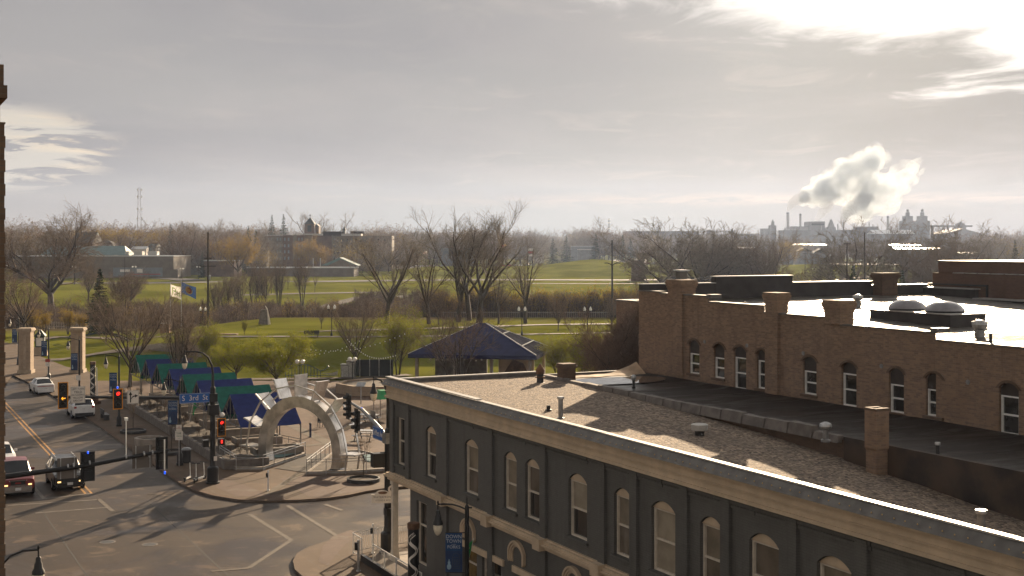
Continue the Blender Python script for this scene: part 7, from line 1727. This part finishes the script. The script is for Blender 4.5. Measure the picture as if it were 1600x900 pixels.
b = MB(); b.add([(g6(501),-1,z6(415)),(g6(541),-1,z6(415)),(g6(560),-1,z6(415)),(g6(531),-1,z6(402.5)),(g6(501),12,z6(415)),(g6(560),12,z6(415)),(g6(531),12,z6(402.5))], [(0,2,3),(0,3,6,4),(2,5,6,3)]); b.build('green_gable', 'far_green_roof', gg); b = MB(); b.add([(g6(512),-1.06,z6(415.2)),(g6(557),-1.06,z6(415.2)),(g6(533),-1.06,z6(405.2))],[(0,1,2)]); b.build('gable_wall', 'far_tan', gg)
for px in (488.5,499.5): b = MB(); b.lathe([(.25,0),(.25,z6(403.5))], 8, (g6(px),2,0)); b.build('flue', 'flash_white', gg)
bld('church_wing', 'broad dark gabled building glimpsed behind the central trees', 690, 745, 860, 400, 14, 'far_bluegrey', 'gable', 'far_dark_roof', 388)
bld('canopy_station', 'small flat canopied fuel station left of the dark spruce', 903, 924, 1000, 390.5, 8, 'far_grey', roofm='flash_white'); bld('low_building', 'low pale shop building behind the spruces across the river', 893, 930, 1120, 385, 12, 'far_bluegrey', roofm='galv')
bld('low_building', 'low pale building in the trees right of the church', 836, 850, 1000, 390, 8, 'far_white', roofm='galv')
bld('shed', 'small brown shed on the levee left of the wide willow', 988, 1006, 520, 408, 5, 'far_brick', 'flat', 'far_dark_roof')
for k, (px0,px1,yt,yr,lab) in enumerate(((1246,1268,393,387,'white gabled house above the green field, left'),(1272,1296,395,388,'white gabled house above the green field, right'),(1226,1240,394,390,'small pale house beside the yellow leafing tree'))): bld('house', lab, px0, px1, 900, yt, 10, 'far_grey', 'gable', 'far_dark_roof', yr, ax_='y')
o = thing('roadside_sign', 'small stacked pale roadside sign seen through the central trees', 'sign', P(829,850), 0); H = zrow(388,850)-o.location.z; b = MB(); b.box(-.15,.15,-.1,.1,0,H); b.build('post','grey_metal',o)
for k in range(3): b = MB(); b.box(-1.6,1.6,-.25,-.11,H-1.5-1.9*k,H-.1-1.9*k); b.build('panel','sign_white' if k != 1 else 'sign_red',o)
# radio towers
def lattice(label, px, Y, top, wb, wt_, nseg=14, m='sign_back'):
    pz = P(px, Y); o = thing('radio_tower', label, 'radio tower', pz, .3); H = zrow(top, Y)-pz.z; L_ = MB(); B_ = MB(); A_ = MB()
    c = lambda i, f: Vector((cos(2.09*i)*(wb+(wt_-wb)*f), sin(2.09*i)*(wb+(wt_-wb)*f), H*f))
    for i in range(3): L_.tube([c(i,0), c(i,1)], [.14,.09], 5)
    for s_ in range(nseg):
        for i in range(3): B_.bar(c(i,s_/nseg), c((i+1)%3,(s_+1)/nseg), .07); B_.bar(c(i,(s_+1)/nseg), c((i+1)%3,(s_+1)/nseg), .07)
    for f in (.97,.88,.72,.6): 
        for i in range(3): A_.cbox(c(i,f)*1.0+Vector((cos(2.09*i)*.7,sin(2.09*i)*.7,0)), (.5,.5,1.6))
    L_.build('leg', m, o); B_.build('bracing', m, o); A_.build('antenna', 'sign_white', o); return o
lattice('red and white lattice radio tower on the left skyline', 217, 900, 293, 2.4, .9); lattice('faint thin radio mast on the skyline right of centre', 951.5, 1700, 341, 1.2, .6, 10)

# ================================================================== FAR PARKED CARS
def small_car(label, px, Y, body, rot=0.0, first=None, dz=.0):
    p = P(px, Y, dz)
    if first is None:
        b = MB(); n0 = 0
        prof = [(-2.2,.35),(-2.2,.95),(-1.5,1.0),(-1.0,1.48),(.4,1.5),(1.1,1.0),(2.1,.85),(2.2,.35)]
        b.prism(prof, lambda a, c, d: (d, a, c), -.88, .88)
        b.cur = 1
        for sx in (-.89,.89): b.add([(sx,-1.35,1.02),(sx,.95,1.02),(sx,.35,1.42),(sx,-.95,1.42)], [(0,1,2,3)])
        b.add([(-.8,.46,1.46),(.8,.46,1.46),(.8,1.06,1.06),(-.8,1.06,1.06)], [(0,1,2,3)]); b.add([(-.8,-1.46,1.06),(.8,-1.46,1.06),(.8,-1.05,1.45),(-.8,-1.05,1.45)], [(0,1,2,3)])
        b.cur = 2
        for y in (-1.35,1.4):
            for sx in (-1,1): b.tube([(sx*.72,y,.33),(sx*.91,y,.33)], .33, 10)
        o = b.build('parked_car', [body,'car_glass','tyre'])
    else:
        o = first.copy(); o.data = first.data.copy(); o.data.materials[0] = M[body]; col.objects.link(o)
    o.location = p; o.rotation_euler.z = rot; tag(o, label, 'car', 'cars parked across the river'); return o
rc = random.Random(31); first = None
cl_ = [(636,775),(644,780),(655,770),(664,790),(672,775)]+[(757+i*9.5,800+(i%3)*25) for i in range(11)]+[(927+i*5.6,960+(i%2)*10) for i in range(5)]+[(958,880),(966,885),(975,880),(984,890),(1010,900),(1022,905)]
ordn = 'one two three four five six seven eight nine ten eleven twelve thirteen fourteen fifteen sixteen seventeen eighteen nineteen twenty twenty-one twenty-two twenty-three twenty-four twenty-five twenty-six twenty-seven'.split()
names = {'paint_white':'white','paint_silver':'silver','paint_black':'black','paint_blue':'dark blue','paint_red':'red'}
for i, (px, Y) in enumerate(cl_):
    bm = rc.choice(list(names)) if not 926 < px < 952 else 'paint_white'
    nb = ('left of the flag behind the central trees','between the central tree trunks','in the lot left of the broad spruce','on the drive by the double arm pole','in the row right of the double arm pole')[0 if px < 650 else 1 if px < 700 else 2 if px < 900 else 3 if px < 953 else 4]
    c = small_car('%s car parked %s, number %s in line' % (names[bm], nb, ordn[i]), px, Y, bm, rc.choice((0,.3,1.5,1.7)), first, .55); first = first or c

# ================================================================== FACTORY
YF = 1850.0
M['fac'] = mat('factory_grey', (.16,.16,.165), .8, .12, .05); M['fac2'] = mat('factory_pale', (.26,.26,.26), .8, .12, .05); M['fac_roof'] = mat('factory_roof', (.5,.5,.5), .35, .1, .05, .5)
def fx_(px, Y=YF): return (px-800)/FPX*Y
def fac(name, label, px0, px1, top, cat, m='fac', Y=YF, d=40, extra=None, roof=None, nm='wall'):
    x0, x1 = fx_(px0, Y), fx_(px1, Y); o = thing(name, label, cat, ((x0+x1)/2, Y, 0), 0); w_ = x1-x0; h_ = zrow(top, Y)
    b = MB(); b.box(-w_/2,w_/2,0,d,0,h_); b.build(nm, m, o)
    if roof: b = MB(); b.box(-w_/2-1,w_/2+1,-1,d+1,h_+.05,h_+1.2); b.build('roof', roof, o)
    return o, (lambda px: fx_(px, Y)-(x0+x1)/2), (lambda py: zrow(py, Y))
def stack(label, px, top, r, m='fac2', base=None, Y=YF):
    o = thing('chimney_stack', label, 'chimney', (fx_(px, Y), Y, 0), 0); H = zrow(top, Y); b = MB(); b.lathe([(r*1.25,0),(r*1.1,H*.4),(r,H)], 12); b.build('shaft', m, o); b = MB(); b.lathe([(r*1.15,H-2),(r*1.15,H+.1),(r*.9,H+.1)], 12); b.build('rim', 'fac', o)
    if base:
        b = MB()
        for x in (-4,4):
            for y in (-4,4): b.bar((x,y,0),(x,y,base),.9)
        for z in (base*.55, base): b.bar((-4,-4,z),(4,-4,z),.8); b.bar((-4,4,z),(4,4,z),.8); b.bar((-4,-4,z),(-4,4,z),.8); b.bar((4,-4,z),(4,4,z),.8)
        b.build('support_frame', 'fac', o)
    return o
stack('tallest left chimney stack trailing grey smoke at the factory', 1231, 332, 1.9, base=38); stack('slimmer chimney stack behind the pale tank house', 1250.5, 334, 1.4); stack('thin chimney stack left of the twin towers', 1387.5, 338, 1.7)
fac('factory_building', 'pale flat tank house around the second chimney', 1241, 1263, 355, 'factory building', 'fac2', d=30, roof='fac')
fac('factory_building', 'small stepped elevator building at the left end of the factory', 1193, 1213, 357, 'factory building', d=25); o, fxx, fzz = fac('factory_building', 'narrow headhouse tower left of the tall stack', 1204, 1213, 352, 'factory building', Y=YF-20, d=15); b = MB(); b.box(-2,2,3,7,fzz(352),fzz(346)); b.box(-.6,.6,4,6,fzz(346),fzz(343)); b.build('headhouse','fac',o)
o, fxx, fzz = fac('factory_building', 'tall grey boiler house puffing steam', 1266, 1289, 346, 'factory building', d=40); b = MB(); b.box(fxx(1268),fxx(1288),-.4,-.1,fzz(352),fzz(349)); b.build('louvre','far_dark_roof',o)
o, fxx, fzz = fac('factory_building', 'pointed conveyor tower in the middle of the factory', 1294, 1306, 355, 'factory building', d=20); b = MB(); b.hexa([(-4,0,fzz(355)),(4,0,fzz(355)),(4,12,fzz(355)),(-4,12,fzz(355))],[(-1,4,fzz(343)),(1,4,fzz(343)),(1,8,fzz(343)),(-1,8,fzz(343))]); b.build('spire','fac',o)
o, fxx, fzz = fac('factory_building', 'long low main factory hall below the steam', 1225, 1392, 361, 'factory building', Y=YF-45, d=38, roof='fac')
for k, px in enumerate((1286,1313,1323,1340,1366,1373)): b = MB(); b.lathe([(.9,0),(.8,fzz((352,350,347,353,347,350)[k]))], 8, (fxx(px),10+4*k,0)); b.build('roof_vent','fac2',o)
b = MB(); b.box(fxx(1344),fxx(1374),4,30,fzz(361)+1.4,fzz(354)); b.build('upper_storey','fac',o)
def silo_tower(label, px):
    o = thing('silo_tower', label, 'silo tower', (fx_(px), YF-60, 0), 0); Z = lambda py: zrow(py, YF-60); s = lambda d: d/FPX*(YF-60)
    b = MB(); b.box(-s(10),s(8),0,22,0,Z(345)); b.build('lower_block','fac',o); b = MB(); b.box(-s(6.5),s(5),2,18,Z(345),Z(337.5)); b.build('middle_block','fac',o); b = MB(); b.lathe([(s(3.4),0),(s(3.4),Z(332)-Z(337.5)),(s(2.2),Z(331)-Z(337.5)),(s(1.6),Z(330)-Z(337.5)),(s(2.2),Z(329)-Z(337.5)),(s(2.2),Z(327)-Z(337.5)),(s(.5),Z(326.5)-Z(337.5))], 12, (-s(.5),10,Z(337.5))); b.build('top_hood','fac',o); return o
silo_tower('left of the twin stepped silo towers', 1402); silo_tower('right of the twin stepped silo towers', 1424)
o, fxx, fzz = fac('factory_building', 'connecting block between the twin silo towers', 1408, 1418, 348, 'factory building', Y=YF-50, d=12)
o = thing('conveyor_bridge', 'long elevated conveyor bridge right of the twin towers', 'conveyor', (fx_(1430), YF-50, 0), 0); fl_ = lambda px: fx_(px)-fx_(1430); Z = lambda py: zrow(py, YF-50)
b = MB(); b.box(0,fl_(1500),0,5,Z(354.5),Z(352)); b.build('gallery','fac',o)
for px in (1440,1464,1475,1490): b = MB(); b.box(fl_(px)-1,fl_(px)+1,1,4,0,Z(354.5)); b.build('leg','fac',o)
o, fxx, fzz = fac('factory_building', 'conveyor head tower at the right end of the bridge', 1499, 1508, 349, 'factory building', Y=YF-52, d=12); b = MB(); b.lathe([(3,0),(1,2.5)], 8, (0,6,fzz(349))); b.build('roof','fac',o)
bld('warehouse', 'broad gabled sugar shed right of the conveyor tower', 1476, 1533, 1760, 365, 60, 'fac', 'gable', 'fac', 357, over=1, ax_='y', cat='warehouse'); bld('warehouse', 'bright roofed shed in front of the twin towers', 1366, 1428, 1700, 365.5, 30, 'fac', 'gable', 'fac_roof', 359, over=1, cat='warehouse')
bld('warehouse', 'long low pale warehouse beneath the twin towers', 1384, 1470, 1500, 376.5, 30, 'fac', roofm='fac2', over=1, cat='warehouse'); bld('warehouse', 'long dark warehouse on the horizon right of centre', 978, 1092, 1900, 361.5, 50, 'fac', 'flat', 'fac', over=1, cat='warehouse'); bld('warehouse', 'low warehouse left of the factory on the horizon', 1108, 1190, 1950, 365.5, 40, 'fac', 'flat', 'fac2', over=1, cat='warehouse')
o = thing('conveyor_bridge', 'small elevated conveyor on the horizon above the wide willow', 'conveyor', (fx_(1110,1900), 1900, 0), 0); q_ = lambda px: fx_(px,1900)-fx_(1110,1900); Z = lambda py: zrow(py,1900)
b = MB(); b.box(0,q_(1146),0,4,Z(361.8),Z(360.6)); b.build('gallery','fac',o); b = MB(); b.box(q_(1105),q_(1111),-2,8,0,Z(359.5)); b.build('tower','fac',o); b = MB(); b.hexa([(q_(1141),-2,0),(q_(1153),-2,0),(q_(1153),6,0),(q_(1141),6,0)],[(q_(1143),-1,Z(358)),(q_(1145),-1,Z(358)),(q_(1145),5,Z(358)),(q_(1143),5,Z(358))]); b.build('tower','fac',o)
for k, (px0,px1,Y,yt,lab) in enumerate(((1240,1292,1150,383,'bright low roof of a shed under the boiler house'),(1392,1440,1200,384,'bright long roof among trees under the twin towers'),(1400,1470,950,389,'bright low shed roof behind the upright bare tree'),(1500,1530,900,396,'bright shed roof above the taller brick building'),(1150,1185,1000,388,'pale low shed behind the curved bare trees'))): bld('shed', lab, px0, px1, Y, yt, 14, 'far_grey', 'gable', 'fac_roof', yt-2.2, cat='shed')

# ================================================================== STEAM PLUMES
def steam_mat(name, dens, c, scale, thr, seed, aniso=.0, emis=0):
    m = bpy.data.materials.new(name); m.use_nodes = True; t = N(m.node_tree); t.n.clear(); o = t.a('ShaderNodeOutputMaterial')
    p = t.a('ShaderNodeTexCoord').outputs['Object']; p2 = t.a('ShaderNodeMapping', {'Vector': p, 'Location': (seed*13.0, seed*7.0, 0)}).outputs[0]
    nz = t.noise(p2, scale, 5, .62, .6); f = t.ramp(nz, thr-.12, thr+.16)
    v = t.a('ShaderNodeVolumePrincipled', {'Color': c, 'Anisotropy': aniso, 'Density': t.m('MULTIPLY', f, dens)})
    t.l.new(v.outputs[0], o.inputs['Volume']); return m
def plume(label, pts, seed, dens=.05, c=(.97,.97,.97), thr=.45, sc_=.028, name='steam_plume', parent=None, grow_=1.0):
    """pts: (px, py, radius px) along the plume at the factory's distance; lumpy closed hulls joined by voxel remesh"""
    rd = random.Random(seed); V = []; F_ = []
    import bmesh
    bm = bmesh.new(); YP = YF+20
    for (x0,y0,r0),(x1,y1,r1) in zip(pts, pts[1:]):
        r0, r1 = r0*grow_, r1*grow_; L_ = math.hypot(x1-x0,y1-y0); n = max(2, int(L_/(.45*(r0+r1)/2))+1)
        for i in range(n):
            u = i/n; r = (r0+(r1-r0)*u)
            for j in range(5):
                a = rd.random()*6.28; rr_ = r*(.0 if j == 0 else rd.uniform(.35,.8)); rad = r*(.78 if j == 0 else rd.uniform(.3,.55))
                px, py = x0+(x1-x0)*u+rr_*cos(a), y0+(y1-y0)*u+rr_*sin(a); dpt = rd.uniform(-.6,.6)*r
                k = YP/FPX; c_ = Vector((fx_(px,YP), YP+dpt*k, zrow(py,YP)))
                bmesh.ops.create_icosphere(bm, subdivisions=2, radius=rad*k, matrix=Matrix.Translation(c_)@Matrix.Diagonal((rd.uniform(.85,1.2),1,rd.uniform(.8,1.1),1)))
    me = bpy.data.meshes.new(name); bm.to_mesh(me); bm.free(); tmp = bpy.data.objects.new('tmp', me); col.objects.link(tmp)
    md = tmp.modifiers.new('r','REMESH'); md.mode = 'VOXEL'; md.voxel_size = 2.2
    ev = bpy.data.meshes.new_from_object(tmp.evaluated_get(bpy.context.evaluated_depsgraph_get())); bpy.data.objects.remove(tmp)
    ev.materials.clear(); ev.materials.append(steam_mat(name, dens, c, sc_, thr, seed, .16 if c[0] > .7 else 0.05))
    o = bpy.data.objects.new(name, ev); col.objects.link(o)
    if parent: o.parent = parent; return o
    return tag(o, label, 'steam', 'steam over the factory')
plume('grey smoke curling from the tallest left chimney stack', [(1231,330,2.5),(1233,324,5),(1239,315,9),(1250,309,11),(1262,308,12)], 1, .07, (.42,.45,.50), .36)
big = plume('huge white steam cloud billowing over the factory to its highest peak', [(1258,316,10),(1272,303,18),(1290,296,24),(1312,290,28),(1335,278,28),(1352,262,22),(1362,246,16),(1368,234,9)], 2, .075, (.84,.93,1.0), .44)
plume('steam rising from the boiler house', [(1273,345,2.5),(1279,339,6),(1288,328,9),(1294,314,12)], 3, .07, (.46,.49,.54), .36)
plume('dark grey smoke from the thin vent in the middle of the factory', [(1315,352,2),(1317,344,6),(1324,331,10),(1340,318,13),(1360,306,12)], 4, .08, (.34,.37,.41), .36)
wide = plume('wide thin white steam drifting right above the twin towers', [(1326,338,12),(1348,324,24),(1370,308,30),(1394,296,24),(1408,280,17),(1422,266,12),(1434,258,7)], 5, .035, (.84,.93,1.0), .46)
plume('small puff of steam beside the upper storey of the hall', [(1335,353,2.5),(1339,347,5),(1346,342,5)], 6, .06, (.5,.5,.5), .36)

plume(None, [(1256,314,9),(1272,300,16),(1292,290,21),(1318,282,25),(1340,272,24),(1356,254,19),(1366,240,14),(1372,230,7)], 12, .06, (.84,.93,1.0), .545, .034, 'wisp', big, 1.55)
plume(None, [(1330,330,14),(1352,318,22),(1374,304,26),(1398,288,21),(1414,272,14),(1434,256,8),(1448,250,4)], 15, .045, (.84,.93,1.0), .545, .034, 'wisp', wide, 1.5)

# ================================================================== HAZE
hz = MB(); hz.box(-2750, 2750, -125, 3450, -12, 168)
m = bpy.data.materials.new('haze'); m.use_nodes = True; t = N(m.node_tree); t.n.clear(); o_ = t.a('ShaderNodeOutputMaterial')
v = t.a('ShaderNodeVolumePrincipled', {'Color': (.55,.69,1.0), 'Density': .00006, 'Anisotropy': .5}); t.l.new(v.outputs[0], o_.inputs['Volume']); M['haze'] = m
tag(hz.build('haze', 'haze'), kind='stuff')
# the ground sheet and far extents stay inside the haze box
